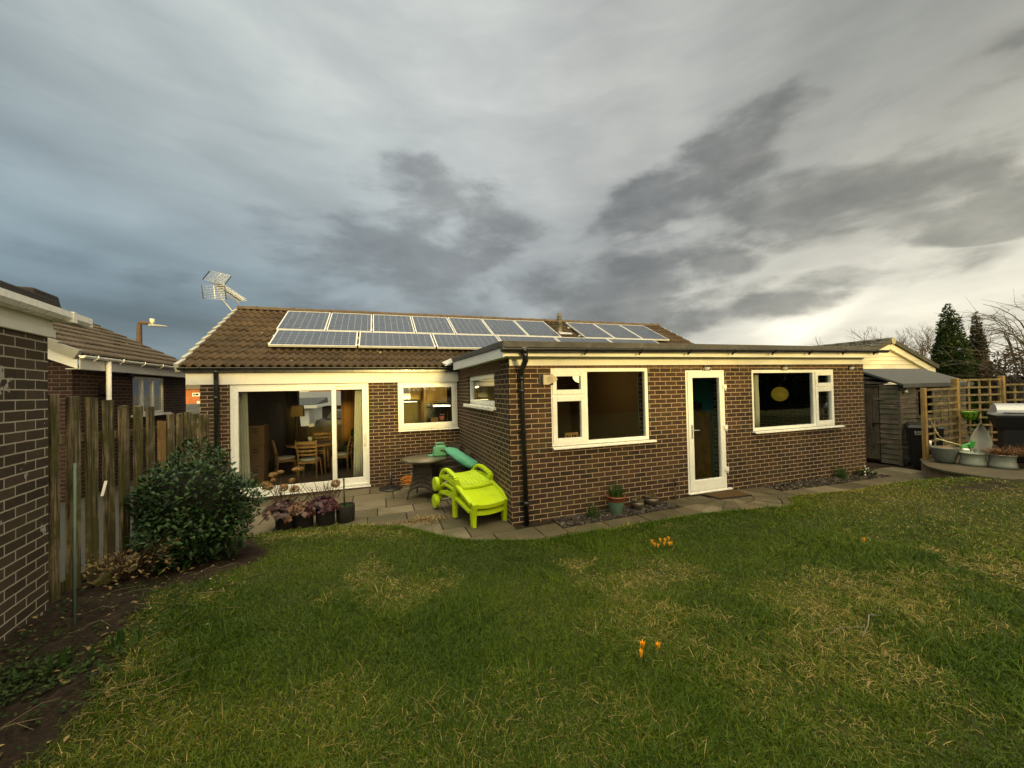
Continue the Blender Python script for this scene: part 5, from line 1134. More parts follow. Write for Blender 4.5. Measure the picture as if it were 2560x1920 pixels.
for i in range(14):
    a = i*.449; q = BC+Vector((.42*math.cos(a), .42*math.sin(a), random.uniform(.1,.55))); mb.tube([(BC.x+.05*math.cos(a),BC.y+.05*math.sin(a),.05), (BC.x+.2*math.cos(a),BC.y+.2*math.sin(a),.45), q], [.016,.011,.005], 5)
mb.build('stem', M['twig'], t)
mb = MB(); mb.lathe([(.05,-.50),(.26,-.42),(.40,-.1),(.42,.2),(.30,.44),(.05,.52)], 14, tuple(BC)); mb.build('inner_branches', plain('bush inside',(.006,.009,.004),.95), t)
# pots in a row
M['potb'] = plain('black pot', (.016,.015,.014), .8, .3, 14, .3, .25)
M['soilp'] = plain('pot soil', (.020,.014,.010), .95, .4, 40, .6, .1)
POTS = [(-3.19,1.50),(-2.93,1.44),(-2.62,1.40),(-2.33,1.42)]
for (px_, py_), lab in zip(POTS, ('black pot at the left end of the row, under pinkish grey leaves','black pot under the rusty orange leaves, second in the row','black pot under the burgundy leaves, third in the row','black pot with moss and a cane, at the right end of the row')):
    t = thing('plant_pot', lab, 'plant pot', (px_,py_,-.11), 'black pots in a row on the patio')
    z0 = float(zp(px_,py_)); mb = MB(); mb.lathe([(.005,0),(.125,0),(.135,.02),(.142,.255),(.135,.262),(.125,.25),(.122,.2)], 24, (px_,py_,z0), caps=False); mb.build('pot', M['potb'], t)
    mb = MB(); mb.lathe([(.126,.205),(.06,.222),(.005,.228)], 20, (px_,py_,z0), caps=False); mb.build('soil', M['soilp'], t)
def heuchera(c, mat, label, n=230):
    t = thing('heuchera', label, 'plant', c); mb = MB(); ti = []
    for i in range(n):
        a = random.uniform(0,6.283); rr = .25*math.sqrt(random.random()); z = .15*(1-(rr/.27)**2)+random.uniform(-.03,.03); p = Vector((c[0]+rr*math.cos(a), c[1]+rr*math.sin(a), c[2]+z-.35*max(0,rr-.16)))
        nrm = (Vector((math.cos(a)*rr*3.2, math.sin(a)*rr*3.2, .65))+Vector((random.gauss(0,.3),random.gauss(0,.3),0))).normalized(); u = nrm.cross(Vector((random.random()-.5,random.random()-.5,.3))).normalized(); v = nrm.cross(u); s = random.uniform(.022,.044)
        ring_ = [p+u*s*math.cos(q)*(1+.16*math.cos(5*q))+v*s*math.sin(q)*(1+.16*math.cos(5*q))-nrm*.01*math.cos(5*q) for q in np.linspace(0,6.283,11)[:-1]]
        b = len(mb.v); mb.mesh([p+nrm*.008]+ring_, [(0,j+1,(j+1)%10+1) for j in range(10)], 0, True); ti += [min(1,max(0,random.gauss(.5,.25)))]*10
    o = mb.build('foliage', mat, t); settint(o, ti)
    mb = MB()
    for i in range(10): a = i*.63; mb.tube([(c[0],c[1],c[2]-.02),(c[0]+.12*math.cos(a),c[1]+.12*math.sin(a),c[2]+.10)], .004, 4)
    mb.build('stem', M['twig'], t)
heuchera((-3.22,1.44,.13), M['heu'], 'pinkish grey leaved heuchera spilling from the leftmost black pot')
heuchera((-2.97,1.38,.11), M['heu2'], 'rusty orange leaved heuchera in the second black pot', 150)
heuchera((-2.66,1.36,.15), M['heu3'], 'burgundy leaved heuchera in the third black pot')
def hydrangea(c, heads, nst, label, bare=0):
    t = thing('hydrangea', label, 'shrub', c); mb = MB()
    tips = [Vector(h[:3]) for h in heads]
    for i in range(nst):
        a = random.uniform(0,6.283); q = random.uniform(.12,.34); tips.append(Vector((c[0]+q*math.cos(a), c[1]+q*.6*math.sin(a), c[2]+random.uniform(.22,.45))))
    for p in tips:
        b = Vector(c)+Vector((random.uniform(-.05,.05),random.uniform(-.05,.05),0)); mid = b.lerp(p,.5)+Vector((random.uniform(-.03,.03),random.uniform(-.03,.03),-.03))
        mb.tube([b, mid, p], [.006,.0048,.0032], 5)
        if random.random() < .7: s = b.lerp(p,.6); mb.tube([s, s+Vector((random.uniform(-.07,.07),random.uniform(-.05,.05),random.uniform(.05,.12)))], [.0035,.002], 4)
    mb.build('stem', M['twig'], t)
    for (x, y, z, rx, rz) in heads:
        mb = MB(); ti = []
        for i in range(150):
            d = Vector((random.gauss(0,1),random.gauss(0,1),random.gauss(.2,1))).normalized(); p = Vector((x+d.x*rx,y+d.y*rx,z+d.z*rz)); u = d.cross(Vector((random.random(),.3,random.random()))).normalized(); v = d.cross(u); s = random.uniform(.010,.017)
            mb.face([p+u*s,p+v*s+d*.006,p-u*s,p-v*s+d*.006]); ti.append(min(1,max(0,random.gauss(.5,.28))))
        o = mb.build('flower_head', M['dead'], t); settint(o, ti)
hydrangea((-3.22,1.52,.13), [(-3.465,1.55,.55,.075,.06),(-3.40,1.50,.53,.06,.05),(-3.37,1.58,.697,.058,.035),(-3.274,1.6,.726,.05,.022),(-3.348,1.5,.628,.035,.026),(-3.104,1.55,.587,.042,.036),(-3.034,1.62,.751,.085,.024),(-3.21,1.5,.50,.06,.055),(-3.061,1.5,.46,.065,.05)], 16, 'dead headed hydrangea with many tan flower heads in the leftmost pot')
hydrangea((-2.66,1.48,.14), [(-2.48,1.52,.482,.068,.06)], 26, 'bare brown hydrangea stems with one tan flower head in the third pot')
mb = MB(); mb.tube([(-2.345,1.44,.10),(-2.352,1.445,.55)], .013, 10); mb.tube([(-2.352,1.445,.545),(-2.353,1.445,.575)], .015, 10); mb.tube([(-2.350,1.4435,.44),(-2.351,1.4435,.47)], .0145, 10)
tag(mb.build('garden_cane', plain('dull green stake',(.06,.065,.045),.5)), 'short thick stake standing in the mossy pot', 'cane')
mb = MB(); ti = []
for i in range(500):
    a = random.uniform(0,6.28); q = .12*math.sqrt(random.random()); ti += [random.random()]*strap(mb, (-2.33+q*math.cos(a),1.42+q*math.sin(a),.10+.02*random.random()), (random.gauss(0,.5),random.gauss(0,.5),1), .035, .004, .3, 2)
o = mb.build('moss', M['bulb']); settint(o, ti); tag(o, 'green moss on top of the pot with the stake', 'moss'); kind(o, 'stuff')
# front pots
t = thing('glazed_pot', 'blue green glazed pot with a rust brown rim beside the wide window', 'plant pot', (1.62,-.20,0))
mb = MB(); mb.lathe([(.005,.0),(.088,.0),(.095,.012),(.125,.19)], 28, (1.62,-.22,.005), caps=False); mb.build('pot', plain('green glaze',(.085,.15,.115),.3,.3,9,.1,.5,dirt=((.13,.12,.08),.5)), t)
mb = MB(); mb.lathe([(.125,.19),(.131,.20),(.137,.245),(.146,.25),(.145,.272),(.132,.272),(.122,.22),(.005,.225)], 28, (1.62,-.22,.005), caps=False); mb.build('rim', plain('rust glaze',(.18,.055,.022),.35,.25,16,.2,.5), t)
def bulbs(name, label, c, n, L, rad, w_=.011, g=None, mat=None, kindn='plant'):
    mb = MB(); ti = []
    for i in range(n):
        a = random.uniform(0,6.28); q = rad*math.sqrt(random.random()); v = random.random(); l_ = L*random.uniform(.65,1.05)
        ti += [v]*strap(mb, (c[0]+q*math.cos(a),c[1]+q*math.sin(a),c[2]), (q*math.cos(a)*1.2+random.gauss(0,.06),q*math.sin(a)*1.2+random.gauss(0,.06),1), l_, w_, random.uniform(0,.2), 4)
    o = mb.build(name, mat or M['bulb']); settint(o, ti); return tag(o, label, kindn, g)
bulbs('daffodil_leaves', 'dense upright daffodil leaves growing in the glazed pot', (1.62,-.22,.225), 90, .26, .11)
bulbs('daffodil_leaves', 'clump of daffodil leaves growing in the slate bed left of the glazed pot', (1.18,-.26,-.005), 55, .22, .10)
bulbs('daffodil_leaves', 'clump of dark leaves at the wall foot under the right end of the extension', (7.02,-.12,.01), 60, .24, .11)
for (px_, py_), lab, s in (((2.03,-.20),'small bronze glazed bowl pot nearer the glazed pot',1.0),((2.35,-.13),'small bronze glazed bowl pot nearer the standpipe',1.08)):
    t = thing('bronze_pot', lab, 'plant pot', (px_,py_,.02), 'bronze bowl pots on the slate bed'); z0 = float(zp(px_,py_))+.005
    mb = MB(); mb.lathe([(.005,0),(.058*s,0),(.062*s,.01),(.095*s,.05),(.104*s,.082),(.095*s,.108),(.085*s,.115),(.098*s,.132),(.102*s,.136),(.092*s,.138),(.082*s,.115),(.005,.112)], 28, (px_,py_,z0), caps=False); mb.build('pot', plain('bronze glaze',(.11,.09,.065),.22,.25,10,.1,.6,.35), t)
    o = bulbs('dying_leaves', 'withered pale leaves in the bronze pot '+('nearer the glazed pot' if s == 1 else 'nearer the standpipe'), (px_,py_,z0+.11), 16, .12, .07, .008, None, M['straw']); 
    bulbs('bulb_shoots', 'short green shoots in the bronze pot '+('nearer the glazed pot' if s == 1 else 'nearer the standpipe'), (px_,py_,z0+.11), 12, .11, .06, .008)
t = thing('garden_tap', 'thin standpipe with a dark tap left of the white door', 'tap', (2.91,-.05,.03))
mb = MB(); mb.tube([(2.91,-.05,.02),(2.91,-.05,.27)], .013, 8); mb.build('pipe', plain('dull pipe',(.11,.09,.055),.7), t)
mb = MB(); mb.tube([(2.91,-.05,.25),(2.91,-.05,.34)], .019, 8); mb.tube([(2.91,-.05,.30),(2.92,-.11,.30),(2.92,-.12,.27)], .010, 7); mb.bar((2.88,-.05,.345),(2.945,-.05,.345),.012,.010); mb.build('tap_head', M['black'], t)
t = thing('doormat', 'brown coir doormat on the paving in front of the white door', 'doormat', (3.83,-.27,.05))
q = [(3.44,-.06),(4.21,-.055),(4.15,-.47),(3.47,-.43)]
mb = MB(); mb.hexa([(x,y,float(zp(x,y))+.008) for x, y in (q[3],q[2],q[1],q[0])], [(x,y,float(zp(x,y))+.020) for x, y in (q[3],q[2],q[1],q[0])]); mb.build('border', M['potb'], t, bevel=.004)
c_ = np.mean(q, 0); q2 = [tuple(c_+(np.array(p)-c_)*np.array((.93,.88))) for p in q]
mb = MB(); mb.hexa([(x,y,float(zp(x,y))+.018) for x, y in (q2[3],q2[2],q2[1],q2[0])], [(x,y,float(zp(x,y))+.027) for x, y in (q2[3],q2[2],q2[1],q2[0])]); mb.build('coir', plain('coir',(.075,.045,.022),.95,.35,50,.8,.1), t)
# crocuses
M['croc'] = plain('yellow petal', (.75,.33,.012), .5, .15, 30, .05)
def crocus(c, offs, label):
    z0 = g1(*c)-.005; t = thing('crocus_clump', label, 'flowers', (c[0],c[1],z0)); 
    for (dx, dy, h, lean) in offs:
        b = Vector((c[0]+dx,c[1]+dy,z0)); tp = b+Vector((lean,lean*.4,h)); mb = MB()
        for k in range(6):
            a = k*1.047; o_ = Vector((math.cos(a),math.sin(a),0)); s = Vector((-math.sin(a),math.cos(a),0)); op = random.uniform(.4,1.5); P = [tp+o_*.002, tp+o_*.007+Vector((0,0,.014)), tp+o_*(.007+.004*op)+Vector((0,0,.032)), tp+o_*(.003+.012*op)+Vector((0,0,.046))]; w_ = (.002,.005,.006,.001)
            mb.mesh([p+sg*s*q for p, q in zip(P, w_) for sg in (-1,1)], [(2*i,2*i+1,2*i+3,2*i+2) for i in range(3)], 0, True)
        mb.build('flower', M['croc'], t)
    mb = MB(); ti = []
    for (dx, dy, h, lean) in offs:
        b = Vector((c[0]+dx,c[1]+dy,z0)); mb.tube([b, b+Vector((lean,lean*.4,h+.004))], .003, 5); ti += [.8]*7
        for k in range(3): ti += [random.random()]*strap(mb, b, (random.gauss(0,.4),random.gauss(0,.4),1), .07, .004, .3, 3)
    o = mb.build('leaves', M['bulb'], t); settint(o, (ti+[.5]*len(o.data.polygons))[:len(o.data.polygons)])
crocus((1.19,-1.75), [(-.12,.02,.085,-.02),(-.105,.0,.05,-.01),(-.07,-.02,.045,-.02),(-.01,.02,.075,-.01),(0,-.02,.05,0),(.04,.01,.07,.0),(.075,.0,.085,.01),(.085,-.03,.04,.01),(.055,-.04,.045,0)], 'clump of yellow crocuses in the lawn nearest the slate bed')
crocus((-.30,-3.36), [(-.03,0,.05,-.03),(-.015,.02,.075,-.01),(.055,.0,.045,.03)], 'three open yellow crocuses in the middle of the lawn')
crocus((2.96,-2.7), [(0,0,.08,0)], 'single pale yellow crocus alone on the lawn at the right')
t = thing('white_flowers', 'small plant with white flowers at the right corner of the extension', 'flowers', (7.72,-.12,0)); mb = MB(); ti = []
for i in range(90): a = random.uniform(0,6.28); q = .14*math.sqrt(random.random()); ti += [random.random()]*leaf(mb, (7.75+q*math.cos(a)*1.3,-.14+q*math.sin(a),.0+.09*random.random()), (math.cos(a),math.sin(a),random.uniform(0,1)), (0,0,1), .06, .03)
o = mb.build('foliage', M['weed'], t); settint(o, ti); mb = MB()
for dx, z in ((-.16,.21),(-.13,.16),(-.06,.16),(-.17,.10),(-.16,.04),(.08,.06)):
    for k in range(5): a = k*1.257; mb.face([(7.76+dx,-.22,z),(7.76+dx+.016*math.cos(a),-.222,z+.016*math.sin(a)),(7.76+dx+.024*math.cos(a+.5),-.225,z+.024*math.sin(a+.5)),(7.76+dx+.016*math.cos(a+1),-.222,z+.016*math.sin(a+1))])
mb.build('flower', plain('white flower',(.80,.80,.78),.6,.03), t)
# left bed plants
for (c, n_, L, w_, lab) in (((-3.60,-2.16),10,.15,.030,'broad leaved green shoots in the bare soil nearest the garage wall'),((-3.42,-2.08),9,.16,.028,'broad leaved green shoots in the soil near the lawn edge'),((-3.68,-2.30),6,.10,.02,'few dark narrow shoots in the soil towards the camera')):
    bulbs('bulb_shoots', lab, (c[0],c[1],g1(*c)-.01), n_, L, .085, w_)
t = thing('withered_plant', 'withered brown plant with a few green leaves in the bed before the laurel', 'plant', (-4.02,-.72,.25)); mb = MB()
zb_ = g1(-4.0,-.72)
for i in range(34):
    a = random.uniform(0,6.28); q = random.uniform(.12,.36); mb.tube([(-4.0+.05*math.cos(a),-.72+.05*math.sin(a),zb_),(-4.0+q*.6*math.cos(a),-.72+q*.5*math.sin(a),zb_+random.uniform(.12,.3)),(-4.0+q*math.cos(a),-.72+q*.8*math.sin(a),zb_+random.uniform(.02,.36))], [.006,.004,.002], 4)
mb.build('stem', M['twig'], t); mb = MB(); ti = []
for i in range(240):
    a = random.uniform(0,6.28); q = .36*math.sqrt(random.random()); ti += [random.random()**1.5]*leaf(mb, (-4.0+q*math.cos(a),-.72+q*.8*math.sin(a),zb_+random.uniform(.02,.26)), (random.gauss(0,1),random.gauss(0,1),random.gauss(0,.6)), (0,0,1), .045, .022)
o = mb.build('foliage', M['straw'], t); settint(o, ti)
mb = MB(); mb.bar((-4.22,-.85,zb_+.02),(-4.02,-.60,zb_+.17),.07,.05); mb.bar((-4.20,-.80,zb_+.0),(-3.97,-.66,zb_+.10),.06,.04); tag(mb.build('wood_offcut', M['pal'], bevel=.004), 'short weathered wood offcuts leaning in the bed at the fence foot', 'offcuts')
def scatter_leaves(name, label, cat, pts, size, mat, flat=.25, n_each=6, h=.04):
    mb = MB(); ti = []
    for (x, y) in pts:
        z = g1(x, y)
        for k in range(n_each):
            a = random.uniform(0,6.28); q = random.uniform(0,.06); L = size*random.uniform(.5,1.2); ti += [random.random()]*leaf(mb, (x+q*math.cos(a),y+q*math.sin(a),z+random.uniform(.0,h)), (math.cos(a),math.sin(a),random.uniform(-.1,flat*3)), (0,0,1), L, L*.5)
    o = mb.build(name, mat); settint(o, ti); return kind(tag(o, label, cat), 'stuff')
def pts_in(n, fx): 
    o = []
    while len(o) < n:
        p = fx()
        if p[0] > -4.25 and not (G0+gn*0 - Vector((p[0],p[1],0))).dot(gn) > -.03: o.append(p)
    return o
scatter_leaves('ground_cover', 'low green weeds spread over the soil bed at the left', 'weeds', pts_in(150, lambda: (random.gauss(-3.72,.16),random.gauss(-2.32,.13)))+pts_in(170, lambda: (random.uniform(-4.2,-3.2),random.uniform(-3.2,-.9))), .032, M['weed'])
scatter_leaves('leaf_litter', 'brown dead leaves lying on the soil bed', 'dead leaves', pts_in(200, lambda: (random.uniform(-4.25,-3.05),random.uniform(-3.3,-.2)))+[(random.gauss(7.5,.7),random.gauss(-2.0,.25)) for _ in range(160)], .040, M['straw'], .1, 1, .015)
mb = MB()
for i in range(30):
    x, y = random.uniform(-4.1,-3.0), random.uniform(-3.3,-.6); a = random.uniform(-.4,1.2); L = random.uniform(.08,.30); P = [(x+L*f*math.cos(a), y+L*f*math.sin(a), g1(x+L*f*math.cos(a), y+L*f*math.sin(a))+.012+.02*math.sin(f*3)) for f in (0,.33,.66,1)]; mb.tube(P, .0019, 4)
kind(tag(mb.build('fallen_twigs', plain('pale twig',(.13,.10,.06),.8)), 'thin pale twigs strewn over the soil and lawn edge', 'twigs'), 'stuff')
scatter_leaves('weed_patch', 'brown weedy tuft growing over the edge of the patio', 'weeds', [(-1.13+random.gauss(0,.17),.78+random.gauss(0,.09)) for _ in range(200)]+[(random.uniform(-2,-1.2),.85+random.gauss(0,.04)) for _ in range(50)], .028, M['straw'], .4, 5, .06)
# snail-trail white twig marks on the lawn
t = thing('fallen_branch', 'pale forked twig lying on the lawn at the right', 'twig', (1.2,-3.6,.3)); mb = MB()
P = [(x, y, g1(x, y)+.035) for x, y in ((1.05,-3.72),(1.22,-3.66),(1.40,-3.57),(1.47,-3.60))]; mb.tube(P, [.002,.0035,.004,.002], 5); P = [(x, y, g1(x, y)+.03) for x, y in ((1.22,-3.66),(1.05,-3.60),(.9,-3.62))]; mb.tube(P, .0022, 5); mb.build('stem', plain('pale bark',(.14,.125,.095),.8), t)

# ================================================================== RIGHT SIDE: shed, bin, trellis, tubs
M['shedw'] = wood('shed board', (.065,.050,.040), (.170,.140,.115), (.09,.09,.06), 1, False)
M['shedd'] = wood('shed door board', (.045,.036,.027), (.10,.08,.06), None, 1, True)
SX, SY = 9.60, .14
t = thing('garden_shed', 'grey brown weatherboarded shed with dark felt roof beside the extension', 'shed', (SX,SY,0))
def boards(mb, to, a0, a1, z0, ztop, holes=(), th=.118):
    z = z0
    while z < max(ztop(a0), ztop(a1))-.01:
        segs = [(a0, a1)]
        for h in holes:
            if h[2] < z+th*.5 < h[3]: segs = [s for q in segs for s in ((q[0], min(q[1],h[0])), (max(q[0],h[1]), q[1])) if s[1]-s[0] > .01]
        for s0, s1 in segs:
            if ztop(s0) < z+.004 and ztop(s1) < z+.004: continue
            for _ in range(2):
                if ztop(s0) < z+.004 or ztop(s1) < z+.004:
                    lo_, hi_ = (s0, s1) if ztop(s0) < z+.004 else (s1, s0)
                    for _k in range(30):
                        md = (lo_+hi_)/2
                        if ztop(md) < z+.004: lo_ = md
                        else: hi_ = md
                    s0, s1 = (hi_, s1) if ztop(s0) < z+.004 else (s0, hi_)
            tz0, tz1 = min(z+th, ztop(s0)), min(z+th, ztop(s1))
            if tz0-z < .005 and tz1-z < .005: continue
            tz0, tz1 = max(tz0, z+.003), max(tz1, z+.003)
            c = [to(s0,-.014,z),to(s1,-.014,z),to(s1,.02,z),to(s0,.02,z),to(s0,-.003,tz0-.006),to(s1,-.003,tz1-.006),to(s1,.02,tz1-.006),to(s0,.02,tz0-.006)]; mb.hexa(c[:4], c[4:])
        z += th
toL = lambda a, d, z: (SX+d, a, z); toF = lambda a, d, z: (a, SY+d, z)
gab = lambda a: 1.835+.44*min(a-SY, 2*.84-(a-SY)) if a > SY else 1.835
mb = MB(); boards(mb, toL, SY, SY+.84, .0, gab, [(.52,1.30,.02,1.84)]); boards(mb, toL, SY+.84, SY+1.68, .0, gab, [(.52,1.30,.02,1.84)]); boards(mb, toF, SX, 12.35, .0, lambda a: 1.82, [(10.24,10.95,1.08,1.72)])
mb.box(SX+.022,12.33,SY+.022,SY+1.66,-.05,1.80) if False else None
mb.box(SX-.022,SX+.03,SY-.022,SY+.03,-.02,1.82)
mb.build('wall', M['shedw'], t, fixn=True)
mb = MB(); mb.box(SX+.025,SX+.04,SY+.02,SY+1.66,.0,1.85); mb.box(SX+.05,12.33,SY+1.6,SY+1.66,0,1.85); mb.box(12.28,12.33,SY,SY+1.66,0,1.85); mb.build('lining', M['dark'], t)
mb = MB(); sw = 1.72
def rf(y0, z0, y1, z1, th=.05): mb.hexa([(SX-.07,y0,z0),(12.45,y0,z0),(12.45,y1,z1),(SX-.07,y1,z1)], [(SX-.07,y0,z0+th),(12.45,y0,z0+th),(12.45,y1,z1+th),(SX-.07,y1,z1+th)])
rf(SY-.10,1.825,SY+.84,2.225); rf(SY+.84,2.225,SY+1.80,1.825); mb.box(SX-.08,12.46,SY-.115,SY-.10,1.79,1.88); mb.build('roof', M['felt2'], t, fixn=True)
dr = None
mb = MB()
for k in range(6): mb.box(SX-.018,SX+.01,.54+k*.125,.66+k*.125,.06,1.80)
dr = mb.build('door', M['shedd'], t, bevel=.004)
mb = MB()
for z in (1.50,.45): mb.box(SX-.03,SX-.019,.43,.60,z,z+.05)
mb.build('hinge', M['shedw'], dr)
mb = MB(); mb.box(SX-.032,SX-.02,.48,.66,.93,.945); mb.box(SX-.045,SX-.025,.62,.66,.86,.935); mb.build('latch', M['black'], dr)
mb = MB(); mb.box(SX-.04,SX-.0,.50,1.32,1.83,1.85); mb.build('drip_board', M['shedw'], t)
mb = MB(); ring(mb, toF, 10.24,10.95,1.08,1.72,.035,-.02,.03); mb.box(10.22,10.97,SY-.05,SY,1.055,1.08); wf = mb.build('window', M['shedw'], t, fixn=True)
mb = MB(); mb.box(10.275,10.915,SY+.004,SY+.008,1.115,1.685); mb.build('pane', M['glass'], wf)
mb = MB(); mb.box(SX-.06,SX+.16,SY-.05,SY-.015,1.72,1.80); lt = mb.build('outdoor_light', M['black'], t, bevel=.005)
mb = MB(); mb.lathe([(.005,0),(.03,.01),(.035,.05),(.005,.06)], 10, (SX+.12,SY-.06,1.665)); mb.build('lens', M['lens'], lt)
# wheelie bin
t = thing('wheelie_bin', 'black wheelie bin with white lettering between the shed and the trellis', 'bin', (9.60,-.26,0))
bx, by = 9.60,-.26; ba = R(-60); bu = Vector((math.cos(ba),math.sin(ba),0)); bv = Vector((-math.sin(ba),math.cos(ba),0))   # bu along front, bv to the back
def bp(u, v, z): q = Vector((bx,by,0))+bu*u+bv*v; return (q.x,q.y,z)
mb = MB(); mb.hexa([bp(-.21,-.20,.03),bp(.21,-.20,.03),bp(.21,.20,.03),bp(-.21,.20,.03)], [bp(-.27,-.28,.90),bp(.27,-.28,.90),bp(.27,.28,.90),bp(-.27,.28,.90)]); mb.hexa([bp(-.28,-.29,.86),bp(.28,-.29,.86),bp(.28,.29,.86),bp(-.28,.29,.86)], [bp(-.28,-.29,.90),bp(.28,-.29,.90),bp(.28,.29,.90),bp(-.28,.29,.90)])
M['bin'] = plain('black bin', (.006,.006,.007), .5, .3, 6, .05, .35); mb.build('body', M['bin'], t, bevel=.02)
mb = MB(); mb.hexa([bp(-.29,-.31,.905),bp(.29,-.31,.905),bp(.29,.31,.905),bp(-.29,.31,.905)], [bp(-.25,-.26,.965),bp(.25,-.26,.965),bp(.25,.31,1.0),bp(-.25,.31,1.0)]); mb.build('lid', M['bin'], t, bevel=.015)
for s in (-1,1):
    mb = MB(); mb.tube([bp(.20*s,.24,.10),bp(.25*s,.24,.10)], .10, 18, smooth=False); mb.build('wheel', M['bin'], t)
for txt, dz in (('Bolton',.0),('Council',-.045)):
    fc = bpy.data.curves.new('lettering', 'FONT'); fc.body = txt; fc.size = .050; fc.extrude = .0008; fc.materials.append(M['upvc']); fc.space_character = 1.05
    tmp = bpy.data.objects.new('lettering', fc); COL.objects.link(tmp); bpy.context.view_layer.update(); dg = bpy.context.evaluated_depsgraph_get(); lm = bpy.data.meshes.new_from_object(tmp.evaluated_get(dg)); bpy.data.objects.remove(tmp); o = link('lettering', lm, t); q = Vector(bp(-.18,-.286,.81+dz)); tilt = math.atan2(.08,.87); zax = (-bv*math.cos(tilt)-Vector((0,0,1))*math.sin(tilt)); yax = zax.cross(bu).normalized()*1
    mtx = Matrix((bu, yax, zax)).transposed().to_4x4(); mtx.translation = q-Vector((0,0,0)); zf = .81+dz; off = -.20-(.08/.87)*(zf-.03)-.004; mtx.translation = Vector(bp(-.17,off,zf)); o.matrix_basis = mtx
# raised slab
M['stonew'] = plain('stone', (.19,.15,.10), .85, .25, 7, .3, .3, dirt=((.075,.075,.035),.5))
sl = [(9.05,-.42),(8.80,-.56),(8.48,-.72),(8.2,-.92),(8.0,-1.2),(7.94,-1.55),(7.97,-2.2),(7.95,-3.2),(12.6,-3.2),(12.6,-.42)]
mb = MB(); mb.hexa([(x,y,.232) for x, y in sl], [(x,y,.285) for x, y in sl]); t = thing('raised_paving', 'curved stone edged raised slab carrying the metal tubs', 'raised paving', (8.6,-1,0)); mb.build('slab', M['slab'], t, bevel=.012); 
o = t.children[0] if t.children else None
sl2 = [(x+(.05 if x < 9 else 0), y-.02) for x, y in sl]; mb = MB(); mb.hexa([(x,y,-.1) for x, y in sl2], [(x,y,.231) for x, y in sl2]); mb.build('edge_stones', M['stonew'], t)
# trellis
M['trel'] = wood('trellis wood', (.14,.10,.05), (.28,.205,.11), (.10,.095,.035)); M['trelp'] = wood('trellis post', (.20,.125,.045), (.33,.215,.085), None)
T1, T2, T3, T4 = Vector((9.0,-.54,0)), Vector((10.37,-.47,0)), Vector((11.34,-.815,0)), Vector((12.3,-1.14,0))
t = tr = thing('trellis_screen', 'square lattice wooden trellis on posts around the raised slab', 'trellis', (10,-.5,.28))
for P, z1, w_ in ((T1,1.785,.075),(T2,1.975,.10),(T3,2.01,.09)):
    mb = MB(); mb.box(P.x-w_/2,P.x+w_/2,P.y-w_/2,P.y+w_/2,.25,z1); mb.build('post', M['trelp'], tr, bevel=.006)
def lattice(A, B, z0, z1, nv, sz=.155):
    mb = MB(); d = (B-A).normalized(); n_ = Vector((d.y,-d.x,0)); A2, B2 = A+d*.05, B-d*.05
    for k in range(nv+1):
        q = A2.lerp(B2, k/nv); mb.bar(q+n_*.012+Vector((0,0,z0)), q+n_*.012+Vector((0,0,z1)), .042, .018, up=tuple(n_))
    z = z1-.02
    while z > z0: mb.bar(A2+n_*.032+Vector((0,0,z)), B2+n_*.032+Vector((0,0,z)), .018, .040); z -= sz
    mb.build('lattice_panel', M['trel'], tr)
lattice(T1, T2, .34, 1.77, 4); lattice(T2, T3, .45, 1.955, 4, .168); lattice(T3, T4, .6, 1.83, 4, .17)
# tubs
M['zinc'] = plain('zinc tub', (.27,.29,.25), .45, .18, 14, .12, .5, .35, dirt=((.20,.22,.15),.4)); M['greytub'] = plain('grey tub', (.11,.12,.105), .55, .15, 10, .1, .4)
M['compost'] = plain('dry compost', (.16,.11,.065), .95, .4, 30, .8, .1)
t = thing('round_tub', 'dark grey ribbed round tub of dry compost at the left end of the raised slab', 'tub', (8.92,-.86,.285))
pr = [(.005,0),(.11,0),(.13,.02)]+[(.13+.075*(k/16)**.7+(.003 if k % 2 else 0), .02+.27*k/16) for k in range(1,17)]+[(.208,.30),(.204,.31),(.195,.30),(.188,.26)]
mb = MB(); mb.lathe(pr, 36, (8.92,-.86,.285), caps=False); mb.build('tub', M['greytub'], t); mb = MB(); mb.lathe([(.190,.265),(.10,.31),(.005,.33)], 24, (8.92,-.86,.285), caps=False); mb.build('compost', M['compost'], t)
for (cx_, cy_), lab in (((9.02,-1.21),'pale zinc tub with the leaf shaped stone, nearest the grey ribbed tub'),((9.17,-1.53),'pale zinc tub full of brown dead stems'),((9.47,-1.88),'pale zinc tub cut by the right edge of the picture')):
    t = thing('zinc_tub', lab, 'tub', (cx_,cy_,.285), 'zinc tubs on the raised slab')
    mb = MB(); mb.lathe([(.005,0),(.170,0),(.184,.012),(.180,.05),(.165,.12),(.165,.17),(.176,.230),(.185,.236),(.180,.248),(.168,.243),(.158,.17)], 40, (cx_,cy_,.288), caps=False); mb.build('tub', M['zinc'], t); mb = MB(); mb.lathe([(.167,.205),(.005,.22)], 24, (cx_,cy_,.288), caps=False); mb.build('soil', M['soilp'], t)
M['stone_o'] = plain('pale stone', (.34,.33,.29), .85, .14, 8, .4, .2, dirt=((.20,.19,.15),.6))
t = thing('leaf_ornament', 'pale stone ornament shaped like an upright pointed leaf in a zinc tub', 'garden ornament', (9.08,-1.20,.5))
mb = MB(); oc = Vector((9.41,-1.17,.50)); ou = Vector((.55,-.83,0)).normalized(); on = Vector((-.83,-.55,.12)).normalized(); vs = []; n, m_ = 14, 8
